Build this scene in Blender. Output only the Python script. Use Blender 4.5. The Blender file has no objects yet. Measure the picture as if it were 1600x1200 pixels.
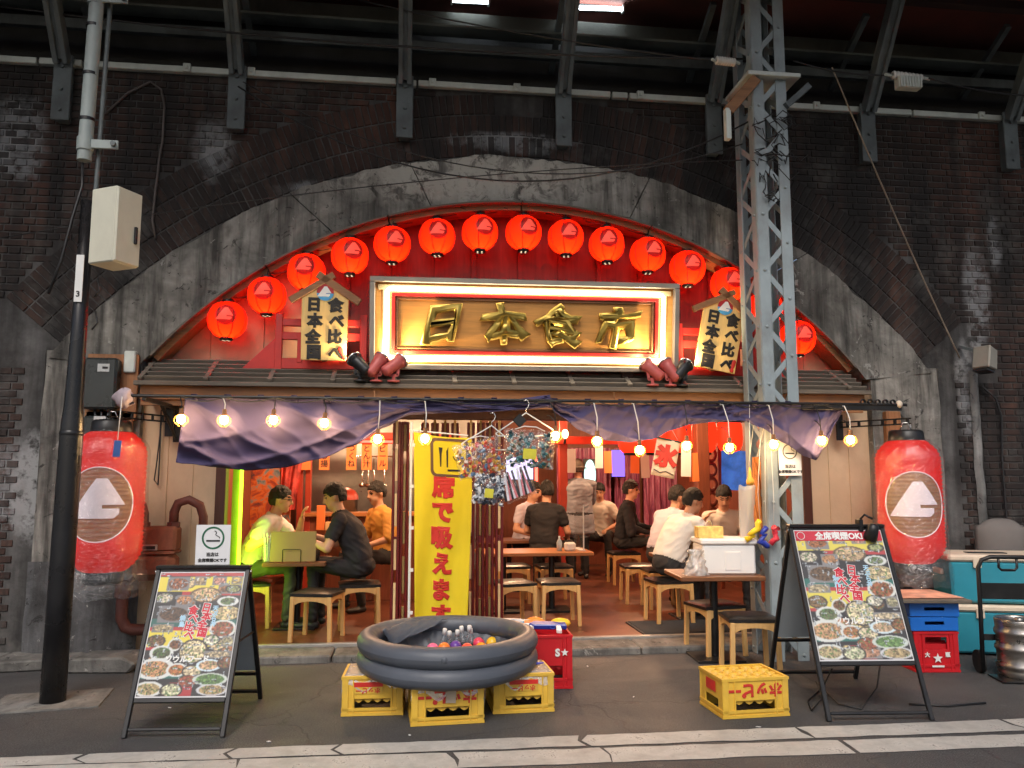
import bpy, bmesh, math, random
import numpy as np
from mathutils import Vector, Matrix, noise, Euler
R = math.radians
PI = math.pi
rnd = random.Random(7)
sc = bpy.context.scene
col = sc.collection

# ---------------------------------------------------------------- camera
FPX, YAW, PIT, CAMH = 1250.0, R(7.1), R(6.62), 1.6
cam = bpy.data.cameras.new('camera')
cam_ob = bpy.data.objects.new('camera', cam); col.objects.link(cam_ob)
cam.sensor_width = 36.0; cam.lens = 36.0 * FPX / 1600.0
cam.clip_start = 0.05; cam.clip_end = 300
cam_ob.location = (0, 0, CAMH)
cam_ob.rotation_euler = (R(90) + PIT, 0, -YAW)
sc.camera = cam_ob

# ---------------------------------------------------------------- sky, sun, exposure
SUN_EL, SUN_AZ = R(48), R(195)          # a soft veiled sky behind the viewer
wd = bpy.data.worlds.new('World'); sc.world = wd; wd.use_nodes = True
wn = wd.node_tree; wn.nodes.clear()
sky = wn.nodes.new('ShaderNodeTexSky'); sky.sky_type = 'NISHITA'; sky.sun_disc = False
sky.sun_elevation = SUN_EL; sky.sun_rotation = SUN_AZ
sky.air_density = 1.0; sky.dust_density = 4.0; sky.ozone_density = 1.0
bg = wn.nodes.new('ShaderNodeBackground'); bg.inputs['Strength'].default_value = 0.095
wo = wn.nodes.new('ShaderNodeOutputWorld')
wn.links.new(sky.outputs[0], bg.inputs[0]); wn.links.new(bg.outputs[0], wo.inputs[0])
sun = bpy.data.lights.new('sun', 'SUN'); sun.energy = 1.2; sun.angle = R(26); sun.color = (1.0, 0.975, 0.95)
sun_ob = bpy.data.objects.new('sun', sun); col.objects.link(sun_ob)
sun_dir = Vector((math.sin(SUN_AZ) * math.cos(SUN_EL), math.cos(SUN_AZ) * math.cos(SUN_EL), math.sin(SUN_EL)))
sun_ob.rotation_euler = sun_dir.to_track_quat('Z', 'Y').to_euler()
sun_ob.location = (0, -8, 10)
sc.view_settings.view_transform = 'Standard'; sc.view_settings.look = 'None'
sc.view_settings.exposure = 0.36; sc.view_settings.gamma = 1.0
sc.render.engine = 'CYCLES'
cy = sc.cycles
cy.use_denoising = True
cy.use_adaptive_sampling = True; cy.adaptive_threshold = 0.04; cy.adaptive_min_samples = 16
cy.max_bounces = 6; cy.diffuse_bounces = 3; cy.glossy_bounces = 2; cy.transmission_bounces = 4
cy.transparent_max_bounces = 12; cy.sample_clamp_indirect = 4.0; cy.caustics_reflective = False; cy.caustics_refractive = False

# ---------------------------------------------------------------- measuring helpers (real places worked out from the photograph)
_cy, _sy, _cp, _sp = math.cos(YAW), math.sin(YAW), math.cos(PIT), math.sin(PIT)
_fw = Vector((_sy * _cp, _cy * _cp, _sp)); _rt = Vector((_cy, -_sy, 0)); _up = Vector((-_sy * _sp, -_cy * _sp, _cp))
def ray(px, py):
    return _fw + _rt * ((px - 800) / FPX) + _up * ((600 - py) / FPX)
def at(px, py, Y):
    d = ray(px, py); t = Y / d.y
    return Vector((d.x * t, Y, CAMH + d.z * t))
def gz(px, py, z=0.0):
    d = ray(px, py); t = (z - CAMH) / d.z
    return Vector((d.x * t, d.y * t, z))
def proj(p):
    v = Vector(p) - Vector((0, 0, CAMH)); c = v.dot(_fw)
    return 800 + FPX * v.dot(_rt) / c, 600 - FPX * v.dot(_up) / c

# ---------------------------------------------------------------- materials
def C(r, g, b):
    f = lambda c: (c / 12.92 if c <= 0.04045 else ((c + 0.055) / 1.055) ** 2.4)
    return (f(r / 255), f(g / 255), f(b / 255))
_mats = {}
class NT:
    def __init__(s, name):
        s.m = bpy.data.materials.new(name); s.m.use_nodes = True; s.t = s.m.node_tree; s.t.nodes.clear()
        s.out = s.t.nodes.new('ShaderNodeOutputMaterial')
    def n(s, kind, **kw):
        nd = s.t.nodes.new('ShaderNode' + kind)
        for k, v in kw.items(): setattr(nd, k, v)
        return nd
    def l(s, a, b): s.t.links.new(a, b)
    def coord(s, which='Object'):
        return s.n('TexCoord').outputs[which]
    def pos(s):
        return s.n('NewGeometry').outputs['Position']
    def noise(s, vec, scale, detail=4, rough=0.55, dist=0.0):
        nd = s.n('TexNoise'); nd.inputs['Scale'].default_value = scale; nd.inputs['Detail'].default_value = detail
        nd.inputs['Roughness'].default_value = rough; nd.inputs['Distortion'].default_value = dist
        if vec is not None: s.l(vec, nd.inputs['Vector'])
        return nd.outputs['Fac']
    def ramp(s, fac, stops):
        nd = s.n('ValToRGB'); e = nd.color_ramp.elements
        while len(e) < len(stops): e.new(0.5)
        for i, (p, c) in enumerate(stops):
            e[i].position = p
            e[i].color = (c, c, c, 1) if isinstance(c, (int, float)) else (*c, 1)
        s.l(fac, nd.inputs[0]); return nd.outputs[0]
    def mix(s, fac, a, b, blend='MIX'):
        nd = s.n('Mix', data_type='RGBA', blend_type=blend)
        for sock, v in ((nd.inputs[0], fac), (nd.inputs[6], a), (nd.inputs[7], b)):
            if hasattr(v, 'links') or hasattr(v, 'is_linked'): s.l(v, sock)
            elif isinstance(v, (int, float)) and sock is nd.inputs[0]: sock.default_value = v
            else: sock.default_value = (*v, 1) if not isinstance(v, (int, float)) else (v, v, v, 1)
        return nd.outputs[2]
    def math(s, op, a, b=None, clamp=False):
        nd = s.n('Math', operation=op, use_clamp=clamp)
        for i, v in enumerate((a, b)):
            if v is None: continue
            if hasattr(v, 'is_linked'): s.l(v, nd.inputs[i])
            else: nd.inputs[i].default_value = v
        return nd.outputs[0]
    def mapping(s, vec, scale=(1, 1, 1), loc=(0, 0, 0), rot=(0, 0, 0)):
        nd = s.n('Mapping'); nd.inputs['Scale'].default_value = scale; nd.inputs['Location'].default_value = loc; nd.inputs['Rotation'].default_value = rot
        s.l(vec, nd.inputs['Vector']); return nd.outputs[0]
    def bump(s, h, strength=0.3, dist=0.01):
        nd = s.n('Bump'); nd.inputs['Strength'].default_value = strength; nd.inputs['Distance'].default_value = dist
        s.l(h, nd.inputs['Height']); return nd.outputs[0]
    def bsdf(s, color, rough=0.6, metal=0.0, normal=None, spec=0.5):
        b = s.n('BsdfPrincipled')
        for sock, v in ((b.inputs['Base Color'], color), (b.inputs['Roughness'], rough), (b.inputs['Metallic'], metal)):
            if hasattr(v, 'is_linked'): s.l(v, sock)
            elif isinstance(v, (int, float)): sock.default_value = v
            else: sock.default_value = (*v, 1)
        b.inputs['Specular IOR Level'].default_value = spec
        if normal is not None: s.l(normal, b.inputs['Normal'])
        return b
    def done(s, shader): s.l(shader, s.out.inputs['Surface']); return s.m
def M(name, c, rough=0.55, metal=0.0, var=0.18, vs=6.0, bump=0.12, bs=60.0, dirt=0.0, dirtc=(0.03, 0.026, 0.022), ds=3.0, spec=0.5, emit=0.0, trans=0.0, stretch=(1, 1, 1), objrand=0.0):
    if name in _mats: return _mats[name]
    t = NT(name); v = t.mapping(t.coord(), stretch)
    n1 = t.noise(v, vs, 5)
    lo = tuple(max(0, x * (1 - var)) for x in c); hi = tuple(min(1, x * (1 + var)) for x in c)
    base = t.ramp(n1, [(0.3, lo), (0.7, hi)])
    if objrand:
        oi = t.n('ObjectInfo').outputs['Random']
        base = t.mix(objrand, base, t.ramp(oi, [(0.0, tuple(x * 0.45 for x in c)), (1.0, tuple(min(1, x * 1.5) for x in c))]))
    if dirt:
        dn = t.noise(t.mapping(t.coord(), (1, 1, 0.6)), ds, 8, 0.68)
        base = t.mix(t.math('MULTIPLY', t.ramp(dn, [(0.45, 0.0), (0.72, 1.0)]), dirt), base, dirtc)
    n2 = t.noise(v, bs, 3)
    rg = t.ramp(n1, [(0.2, max(0.03, rough - 0.1)), (0.8, min(1, rough + 0.1))])
    b = t.bsdf(base, rg, metal, t.bump(n2, bump, 0.01) if bump else None, spec)
    if emit:
        t.l(base, b.inputs['Emission Color']); b.inputs['Emission Strength'].default_value = emit
    sh = b.outputs[0]
    if trans:
        tr = t.n('BsdfTranslucent'); t.l(base, tr.inputs['Color'])
        mx = t.n('MixShader'); mx.inputs[0].default_value = trans; t.l(sh, mx.inputs[1]); t.l(tr.outputs[0], mx.inputs[2]); sh = mx.outputs[0]
    _mats[name] = t.done(sh); return _mats[name]
def EM(name, c, strength):
    if name in _mats: return _mats[name]
    t = NT(name); e = t.n('Emission'); e.inputs[0].default_value = (*c, 1); e.inputs[1].default_value = strength
    _mats[name] = t.done(e.outputs[0]); return _mats[name]
def WOOD(name, c, rough=0.5, grain=(1, 14, 14), var=0.35, dirt=0.2):
    if name in _mats: return _mats[name]
    t = NT(name); v = t.mapping(t.coord(), grain)
    n1 = t.noise(v, 2.2, 8, 0.62, 0.6); n2 = t.noise(t.coord(), 1.7, 4)
    base = t.ramp(n1, [(0.25, tuple(x * (1 - var) for x in c)), (0.75, tuple(min(1, x * (1 + var)) for x in c))])
    base = t.mix(t.math('MULTIPLY', t.ramp(n2, [(0.4, 0.0), (0.75, 1.0)]), dirt), base, tuple(x * 0.3 for x in c))
    _mats[name] = t.done(t.bsdf(base, rough, 0, t.bump(n1, 0.15, 0.01)).outputs[0]); return _mats[name]
def CLEAR(name, tint=(1, 1, 1), gloss=0.12, rough=0.08, milk=0.0, wr=25):
    if name in _mats: return _mats[name]
    t = NT(name); n = t.noise(t.coord(), wr, 4, 0.6, 0.5); nb = t.bump(n, 0.9, 0.02)
    tr = t.n('BsdfTransparent'); tr.inputs[0].default_value = (*tint, 1)
    g = t.n('BsdfGlossy'); g.inputs['Roughness'].default_value = rough; t.l(nb, g.inputs['Normal'])
    mx = t.n('MixShader'); t.l(t.math('MULTIPLY', t.ramp(n, [(0.3, 0.3), (0.75, 1.0)]), gloss), mx.inputs[0]); t.l(tr.outputs[0], mx.inputs[1]); t.l(g.outputs[0], mx.inputs[2])
    sh = mx.outputs[0]
    if milk:
        d = t.n('BsdfDiffuse'); d.inputs[0].default_value = (0.8, 0.8, 0.8, 1)
        m2 = t.n('MixShader'); m2.inputs[0].default_value = milk; t.l(sh, m2.inputs[1]); t.l(d.outputs[0], m2.inputs[2]); sh = m2.outputs[0]
    _mats[name] = t.done(sh); return _mats[name]
def VCOL(name, rough=0.45, spec=0.4):
    if name in _mats: return _mats[name]
    t = NT(name); a = t.n('VertexColor', layer_name='print')
    _mats[name] = t.done(t.bsdf(a.outputs[0], rough, 0, None, spec).outputs[0]); return _mats[name]

# ---------------------------------------------------------------- mesh helpers
def frame_of(d, up=(0, 0, 1)):
    d = Vector(d).normalized(); u = Vector(up)
    if abs(d.dot(u)) > 0.97: u = Vector((1, 0, 0)) if abs(d.x) < 0.9 else Vector((0, 1, 0))
    x = u.cross(d).normalized(); return x, d.cross(x).normalized(), d
class MB:
    def __init__(s): s.v = []; s.f = []; s.s = []; s.mi = []
    def add(s, vs, fs, sm=False, mi=0):
        o = len(s.v); s.v += [tuple(v) for v in vs]
        for f in fs: s.f.append([i + o for i in f]); s.s.append(sm); s.mi.append(mi)
        return s
    def box(s, c, d, rot=None, mi=0):
        c = Vector(c); h = Vector(d) / 2
        vs = [Vector((sx * h.x, sy * h.y, sz * h.z)) for sx in (-1, 1) for sy in (-1, 1) for sz in (-1, 1)]
        if rot is not None:
            m = rot if isinstance(rot, Matrix) else Euler(rot).to_matrix(); vs = [m @ v for v in vs]
        return s.add([c + v for v in vs], [(0, 1, 3, 2), (4, 6, 7, 5), (0, 4, 5, 1), (2, 3, 7, 6), (0, 2, 6, 4), (1, 5, 7, 3)], False, mi)
    def bar(s, a, b, w, h, up=(0, 0, 1), mi=0):
        a, b = Vector(a), Vector(b); x, y, d = frame_of(b - a, up)
        vs = [p + x * sx * w / 2 + y * sy * h / 2 for p in (a, b) for sx, sy in ((-1, -1), (1, -1), (1, 1), (-1, 1))]
        return s.add(vs, [(3, 2, 1, 0), (4, 5, 6, 7), (0, 1, 5, 4), (1, 2, 6, 5), (2, 3, 7, 6), (3, 0, 4, 7)], False, mi)
    def cyl(s, a, b, r0, r1=None, n=12, caps=True, mi=0, sm=True):
        a, b = Vector(a), Vector(b); r1 = r0 if r1 is None else r1; x, y, d = frame_of(b - a)
        vs = [p + (x * math.cos(2 * PI * i / n) + y * math.sin(2 * PI * i / n)) * r for p, r in ((a, r0), (b, r1)) for i in range(n)]
        s.add(vs, [(i, (i + 1) % n, n + (i + 1) % n, n + i) for i in range(n)], sm, mi)
        if caps:
            s.add([vs[i] for i in range(n)], [tuple(range(n - 1, -1, -1))], False, mi); s.add([vs[n + i] for i in range(n)], [tuple(range(n))], False, mi)
        return s
    def tube(s, pts, r, n=8, mi=0, caps=True):
        pts = [Vector(p) for p in pts]; rs = r if isinstance(r, (list, tuple)) else [r] * len(pts)
        vs = []; px = None
        for i, p in enumerate(pts):
            d = (pts[min(i + 1, len(pts) - 1)] - pts[max(i - 1, 0)])
            x, y, d = frame_of(d)
            if px is not None:
                x = (px - d * px.dot(d));
                x = x.normalized() if x.length > 1e-6 else frame_of(d)[0]; y = d.cross(x)
            px = x
            vs += [p + (x * math.cos(2 * PI * k / n) + y * math.sin(2 * PI * k / n)) * rs[i] for k in range(n)]
        fs = [(i * n + k, i * n + (k + 1) % n, (i + 1) * n + (k + 1) % n, (i + 1) * n + k) for i in range(len(pts) - 1) for k in range(n)]
        if caps: fs += [tuple(range(n - 1, -1, -1)), tuple((len(pts) - 1) * n + k for k in range(n))]
        return s.add(vs, fs, True, mi)
    def lathe(s, prof, n=24, c=(0, 0, 0), mi=0, sm=True, a0=0, a1=2 * PI):
        c = Vector(c); full = abs(a1 - a0 - 2 * PI) < 1e-6; m = n if full else n + 1
        vs = [c + Vector((r * math.cos(a0 + (a1 - a0) * k / n), r * math.sin(a0 + (a1 - a0) * k / n), z)) for r, z in prof for k in range(m)]
        fs = [(i * m + k, i * m + (k + 1) % m, (i + 1) * m + (k + 1) % m, (i + 1) * m + k) for i in range(len(prof) - 1) for k in range(n)]
        return s.add(vs, fs, sm, mi)
    def sphere(s, c, r, n=14, m=9, mi=0):
        r = r if isinstance(r, (tuple, list)) else (r, r, r); c = Vector(c); vs = [c + Vector((0, 0, -r[2]))]
        for j in range(1, m):
            a = -PI / 2 + PI * j / m
            vs += [c + Vector((r[0] * math.cos(a) * math.cos(2 * PI * k / n), r[1] * math.cos(a) * math.sin(2 * PI * k / n), r[2] * math.sin(a))) for k in range(n)]
        vs.append(c + Vector((0, 0, r[2]))); e = len(vs) - 1
        fs = [(0, 1 + (k + 1) % n, 1 + k) for k in range(n)]
        fs += [(1 + j * n + k, 1 + j * n + (k + 1) % n, 1 + (j + 1) * n + (k + 1) % n, 1 + (j + 1) * n + k) for j in range(m - 2) for k in range(n)]
        fs += [(1 + (m - 2) * n + k, 1 + (m - 2) * n + (k + 1) % n, e) for k in range(n)]
        return s.add(vs, fs, True, mi)
    def prism(s, poly, y0, y1, mi=0):
        """polygon in x,z extruded along y"""
        n = len(poly); vs = [(x, y0, z) for x, z in poly] + [(x, y1, z) for x, z in poly]
        return s.add(vs, [tuple(range(n)), tuple(range(2 * n - 1, n - 1, -1))] + [(i, i + n, (i + 1) % n + n, (i + 1) % n) for i in range(n)], False, mi)
    def grid(s, fn, nu, nv, sm=True, mi=0, thick=0.0):
        P = [[Vector(fn(i / nu, j / nv)) for j in range(nv + 1)] for i in range(nu + 1)]
        vs = [p for r_ in P for p in r_]; w = nv + 1
        fs = [(i * w + j, (i + 1) * w + j, (i + 1) * w + j + 1, i * w + j + 1) for i in range(nu) for j in range(nv)]
        return s.add(vs, fs, sm, mi)
    def mesh(s, name, bev=0.0, fix=True):
        me = bpy.data.meshes.new(name); me.from_pydata(s.v, [], s.f)
        me.polygons.foreach_set('use_smooth', s.s); me.polygons.foreach_set('material_index', s.mi)
        if bev or fix:
            bm = bmesh.new(); bm.from_mesh(me)
            if fix: bmesh.ops.recalc_face_normals(bm, faces=bm.faces)
            if bev:
                es = [e for e in bm.edges if len(e.link_faces) == 2 and e.calc_face_angle(0) > 0.6]
                bmesh.ops.bevel(bm, geom=es, offset=bev, segments=1, affect='EDGES', clamp_overlap=True)
            bm.to_mesh(me); bm.free()
        me.update(); return me
    def build(s, name, mat, parent=None, bev=0.0, fix=True, solid=0.0):
        me = s.mesh(name, bev, fix)
        for m in (mat if isinstance(mat, (list, tuple)) else [mat]): me.materials.append(m)
        o = link(name, me, parent)
        if solid:
            md = o.modifiers.new('thickness', 'SOLIDIFY'); md.thickness = solid; md.offset = 0
        return o
def link(name, data, parent=None, loc=None, rot=None):
    o = bpy.data.objects.new(name, data); col.objects.link(o)
    if parent is not None: o.parent = parent
    if loc is not None: o.location = loc
    if rot is not None: o.rotation_euler = rot
    return o
def tag(o, label=None, cat=None, group=None, kind=None):
    if label: o['label'] = label
    if cat: o['category'] = cat
    if group: o['group'] = group
    if kind: o['kind'] = kind
    return o
def thing(name, label, cat, loc=(0, 0, 0), rz=0.0, group=None, rot=None):
    o = link(name, None, None, loc, rot or (0, 0, rz)); o.empty_display_size = 0.1
    return tag(o, label, cat, group)
def copy_tree(o, parent=None):
    c = o.copy(); col.objects.link(c)
    if parent is not None: c.parent = parent
    for ch in list(o.children): copy_tree(ch, c)
    return c
def struct(o): o['kind'] = 'structure'; return o
_bench = bpy.data.scenes.new('workbench')           # scratch scene for turning curves and modifiers into plain meshes
def baked(ob):
    _bench.collection.objects.link(ob); vl = _bench.view_layers[0]; vl.update()
    me = bpy.data.meshes.new_from_object(ob.evaluated_get(vl.depsgraph)); _bench.collection.objects.unlink(ob); return me
_tcache = {}
def text_mesh(body, size, bold=0.0, ext=0.0015, flat=0.15, spacing=1.0, line=1.0, res=3):
    """upright lettering in x,z facing -y, centred on its own middle"""
    key = (body, size, bold, ext, flat, spacing, line)
    if key in _tcache: return _tcache[key].copy()
    cu = bpy.data.curves.new('lettering', 'FONT'); cu.body = body; cu.size = size; cu.extrude = ext; cu.bevel_depth = bold
    cu.bevel_resolution = 1; cu.resolution_u = res; cu.space_character = spacing; cu.space_line = line; cu.align_x = 'CENTER'
    ob = bpy.data.objects.new('lettering', cu); me = baked(ob)
    bpy.data.objects.remove(ob); bpy.data.curves.remove(cu)
    n = len(me.vertices); co = np.empty(n * 3); me.vertices.foreach_get('co', co); co = co.reshape(-1, 3)
    co[:, :2] -= (co[:, :2].max(0) + co[:, :2].min(0)) / 2
    k = flat if bold else 1.0
    new = np.stack([co[:, 0], -co[:, 2] * k, co[:, 1]], 1); me.vertices.foreach_set('co', new.ravel()); me.materials.clear(); me.update()
    _tcache[key] = me; return me.copy()
def text(body, size, mat, parent, loc, rot=(0, 0, 0), name='lettering', warp=None, **kw):
    me = text_mesh(body, size, **kw); me.materials.append(mat)
    if warp:
        for v in me.vertices: v.co = warp(v.co + Vector(loc))
        return link(name, me, parent)
    return link(name, me, parent, loc, rot)
def vtext(body): return '\n'.join(body)
def arc(c, r, a0, a1, n, plane='xz'):
    out = []
    for i in range(n + 1):
        a = a0 + (a1 - a0) * i / n; u, w = r * math.cos(a), r * math.sin(a)
        out.append(Vector(c) + (Vector((u, 0, w)) if plane == 'xz' else Vector((u, w, 0))))
    return out
def sag(a, b, drop, n=12):
    a, b = Vector(a), Vector(b)
    return [a.lerp(b, i / n) - Vector((0, 0, drop * 4 * (i / n) * (1 - i / n))) for i in range(n + 1)]
def nz(x, y=0.0, z=0.0): return noise.noise(Vector((x, y, z)))
def lamp(name, loc, color, energy, radius, parent=None):
    l = bpy.data.lights.new(name, 'POINT'); l.energy = energy; l.color = color; l.shadow_soft_size = radius
    return link(name, l, parent, loc)
# ================================================================ THE SETTING
YW = 7.7                                    # face of the viaduct wall
IC, IR = Vector((1.05, -0.19)), 4.51         # inner circle of the arch (x, z), radius
OC, OR_ = Vector((1.03, -0.70)), 5.47        # outer circle of its stone ring
SOOT = (0.020, 0.018, 0.0175)

def asphalt_mat():
    t = NT('asphalt'); p = t.pos()
    n = t.noise(p, 105, 5, 0.8); big = t.noise(p, 0.9, 6, 0.6, 0.4); med = t.noise(p, 9, 5, 0.6)
    base = t.ramp(n, [(0.34, (0.026, 0.026, 0.027)), (0.5, (0.062, 0.062, 0.064)), (0.66, (0.19, 0.187, 0.183))])
    base = t.mix(t.ramp(big, [(0.35, 0.0), (0.7, 0.65)]), base, (0.041, 0.040, 0.041))
    base = t.mix(t.ramp(med, [(0.55, 0.0), (0.75, 0.35)]), base, (0.074, 0.072, 0.072))
    cr = t.n('TexVoronoi', feature='DISTANCE_TO_EDGE'); cr.inputs['Scale'].default_value = 0.62
    wv = t.n('VectorMath', operation='ADD'); nn = t.n('TexNoise'); nn.inputs['Scale'].default_value = 3.0; nn.inputs['Detail'].default_value = 6
    t.l(p, nn.inputs['Vector']); sc_ = t.n('VectorMath', operation='SCALE'); sc_.inputs['Scale'].default_value = 0.35; t.l(nn.outputs['Color'], sc_.inputs[0])
    t.l(p, wv.inputs[0]); t.l(sc_.outputs[0], wv.inputs[1]); t.l(wv.outputs[0], cr.inputs['Vector'])
    gv = t.n('TexVoronoi'); gv.inputs['Scale'].default_value = 3.1; t.l(p, gv.inputs['Vector']); gum = t.ramp(gv.outputs['Distance'], [(0.0, 1.0), (0.055, 0.8), (0.075, 0.0)])
    base = t.mix(t.math('MULTIPLY', gum, 0.55), base, (0.13, 0.125, 0.12))
    crack = t.ramp(cr.outputs['Distance'], [(0.0, 1.0), (0.006, 0.0)])
    base = t.mix(t.math('MULTIPLY', crack, 0.35), base, (0.008, 0.008, 0.008))
    rg = t.ramp(big, [(0.3, 0.55), (0.7, 0.85)])
    return t.done(t.bsdf(base, rg, 0, t.bump(t.math('SUBTRACT', n, crack), 0.5, 0.006), 0.4).outputs[0])
def paint_mat():
    t = NT('road_paint'); p = t.pos()
    n = t.noise(p, 5.5, 8, 0.7); f = t.noise(p, 90, 3); g = t.noise(p, 1.1, 4)
    base = t.ramp(n, [(0.3, (0.33, 0.32, 0.295)), (0.65, (0.53, 0.515, 0.475))])
    wear = t.ramp(t.math('ADD', t.math('MULTIPLY', n, 0.65), t.math('MULTIPLY', f, 0.4)), [(0.60, 0.0), (0.66, 1.0)])
    base = t.mix(t.math('MULTIPLY', wear, 0.8), base, (0.09, 0.085, 0.08))
    base = t.mix(t.ramp(g, [(0.45, 0.0), (0.75, 0.4)]), base, (0.22, 0.2, 0.18))
    return t.done(t.bsdf(base, 0.7, 0, t.bump(f, 0.25, 0.004)).outputs[0])
def blob(t, sep, nf, cx, cz, rx, rz, edge=0.5, na=1.2):
    """a stain of its own shape round (cx, cz) on the wall"""
    dx = t.math('DIVIDE', t.math('SUBTRACT', sep.outputs[0], cx), rx); dz = t.math('DIVIDE', t.math('SUBTRACT', sep.outputs[2], cz), rz)
    d = t.math('ADD', t.math('MULTIPLY', dx, dx), t.math('MULTIPLY', dz, dz))
    d = t.math('ADD', d, t.math('MULTIPLY', t.math('SUBTRACT', nf, 0.5), na * 2))
    return t.ramp(d, [(max(0.0, 1 - edge) * 0.5, 1.0), (0.5 + edge * 0.4, 0.0)])
def brick_mat(kind):
    t = NT('old_' + kind); p = t.pos()
    big = t.noise(p, 0.55, 3, 0.6, 0.3); med = t.noise(p, 2.6, 5, 0.68); fine = t.noise(p, 55, 2)
    if kind == 'brick':
        g = t.n('NewGeometry').outputs['Random Per Island']; oi = t.n('ObjectInfo').outputs['Random']
        rr = t.math('FRACT', t.math('ADD', g, oi))
        base = t.ramp(rr, [(0.0, (0.026, 0.017, 0.015)), (0.5, (0.050, 0.030, 0.024)), (1.0, (0.085, 0.048, 0.036))])
        red = t.ramp(rr, [(0.0, (0.08, 0.034, 0.023)), (1.0, (0.15, 0.062, 0.042))])
        base = t.mix(t.ramp(big, [(0.48, 0.0), (0.66, 0.75)]), base, red)
        soot = 1.0; pale_c = (0.27, 0.28, 0.29)
    else:
        base = t.ramp(med, [(0.3, (0.04, 0.037, 0.035)), (0.72, (0.18, 0.175, 0.17))])
        soot = 0.8; pale_c = (0.36, 0.36, 0.36)
    sepz = t.n('SeparateXYZ'); t.l(p, sepz.inputs[0])
    streak = t.noise(t.mapping(p, (2.2, 1, 0.22)), 1.6, 4, 0.66)
    base = t.mix(t.math('MULTIPLY', t.ramp(streak, [(0.34, 0.0), (0.60, 1.0)]), soot), base, SOOT)
    # lime bloom and old white paint where the photograph shows it
    spots = [(5.95, 3.55, 0.20, 0.85), (5.75, 2.5, 0.14, 0.7), (-1.95, 4.72, 0.26, 0.42), (-3.4, 1.5, 0.5, 0.6), (6.2, 4.1, 0.12, 0.4), (1.0, 4.95, 0.9, 0.14), (-0.6, 4.35, 0.8, 0.18), (-3.7, 4.75, 0.35, 0.55)]
    tot = None
    for i, (cx, cz, rx, rz) in enumerate(spots):
        b = blob(t, sepz, med, cx, cz, rx, rz, 0.6, 0.9)
        tot = b if tot is None else t.math('MAXIMUM', tot, b)
    rough_edge = t.ramp(t.noise(p, 9, 4, 0.7), [(0.36, 0.0), (0.52, 1.0)])
    if kind == 'brick': rough_edge = t.math('MULTIPLY', rough_edge, t.ramp(rr, [(0.25, 0.15), (0.55, 1.0)]))
    base = t.mix(t.math('MULTIPLY', t.math('MULTIPLY', tot, rough_edge), 0.75), base, pale_c)
    bloom = t.ramp(t.noise(p, 1.9, 4, 0.72), [(0.55, 0.0), (0.74, 0.75)])
    base = t.mix(bloom, base, (0.115, 0.108, 0.10))
    return t.done(t.bsdf(base, 0.8, 0, t.bump(fine, 0.5, 0.006), 0.3).outputs[0])
def stone_mat(name='arch_concrete', lo=(0.13, 0.124, 0.112), hi=(0.45, 0.43, 0.385), soot=0.82):
    t = NT(name); p = t.pos()
    n = t.noise(p, 2.1, 5, 0.66, 0.35); f = t.noise(p, 38, 3, 0.6); st = t.noise(t.mapping(p, (5.0, 2, 0.5)), 1.3, 4, 0.7)
    base = t.ramp(n, [(0.28, tuple(x * 0.55 for x in lo)), (0.46, tuple((a + b) * 0.42 for a, b in zip(lo, hi))), (0.72, hi)])
    if name == 'arch_concrete':                       # paler patches near the crown
        sp_ = t.n('SeparateXYZ'); t.l(p, sp_.inputs[0]); cr = blob(t, sp_, n, 0.55, 4.6, 1.9, 0.5, 0.8, 1.1); cr2 = t.ramp(t.noise(p, 6.0, 4, 0.7, 0.6), [(0.42, 0.0), (0.52, 1.0)])
        dk = t.ramp(t.noise(p, 0.8, 5, 0.7, 0.8), [(0.42, 0.0), (0.64, 0.65)]); base = t.mix(dk, base, (0.045, 0.042, 0.038))
    base = t.mix(t.math('MULTIPLY', t.ramp(st, [(0.43, 0.0), (0.66, 1.0)]), soot), base, (0.028, 0.026, 0.024))
    chip = t.ramp(t.noise(p, 4.3, 5, 0.75, 0.8), [(0.62, 0.0), (0.66, 1.0)])
    base = t.mix(t.math('MULTIPLY', chip, 0.65), base, (0.40, 0.39, 0.36))
    pit = t.ramp(t.noise(p, 7.7, 5, 0.72, 1.2), [(0.34, 1.0), (0.40, 0.0)])
    base = t.mix(t.math('MULTIPLY', pit, 0.8), base, (0.02, 0.019, 0.018))
    if name == 'arch_concrete': base = t.mix(t.math('MULTIPLY', t.math('MULTIPLY', cr, cr2), 0.75), base, (0.54, 0.52, 0.46))
    h = t.math('ADD', t.math('MULTIPLY', f, 0.4), t.math('ADD', n, t.math('MULTIPLY', chip, 0.12)))
    return t.done(t.bsdf(base, 0.85, 0, t.bump(h, 0.6, 0.02), 0.25).outputs[0])
ASPH, PAINT, BRICK, MORTAR = asphalt_mat(), paint_mat(), brick_mat('brick'), brick_mat('mortar')
STONE = stone_mat(); KERB = stone_mat('kerb_stone_grey', (0.11, 0.105, 0.098), (0.27, 0.26, 0.24), 0.45)
STEEL_GREY = M('grey_painted_steel', C(150, 162, 166), 0.5, 0.0, 0.12, 3, 0.1, 30, 0.55, (0.12, 0.085, 0.06), 2.2)
STEEL_DARK = M('dark_sooty_steel', C(100, 108, 110), 0.6, 0.1, 0.3, 3, 0.2, 30, 0.7, (0.03, 0.03, 0.03), 2.0)
BLACKP = M('black_plastic', (0.012, 0.012, 0.013), 0.42, 0, 0.2, 8, 0.05)
BLACKM = M('black_metal', (0.014, 0.014, 0.015), 0.38, 0.3, 0.2, 8, 0.05, dirt=0.25, dirtc=(0.06, 0.055, 0.05))
WHITEP = M('white_plastic', (0.72, 0.72, 0.70), 0.4, 0, 0.06, 5, 0.03)

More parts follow.
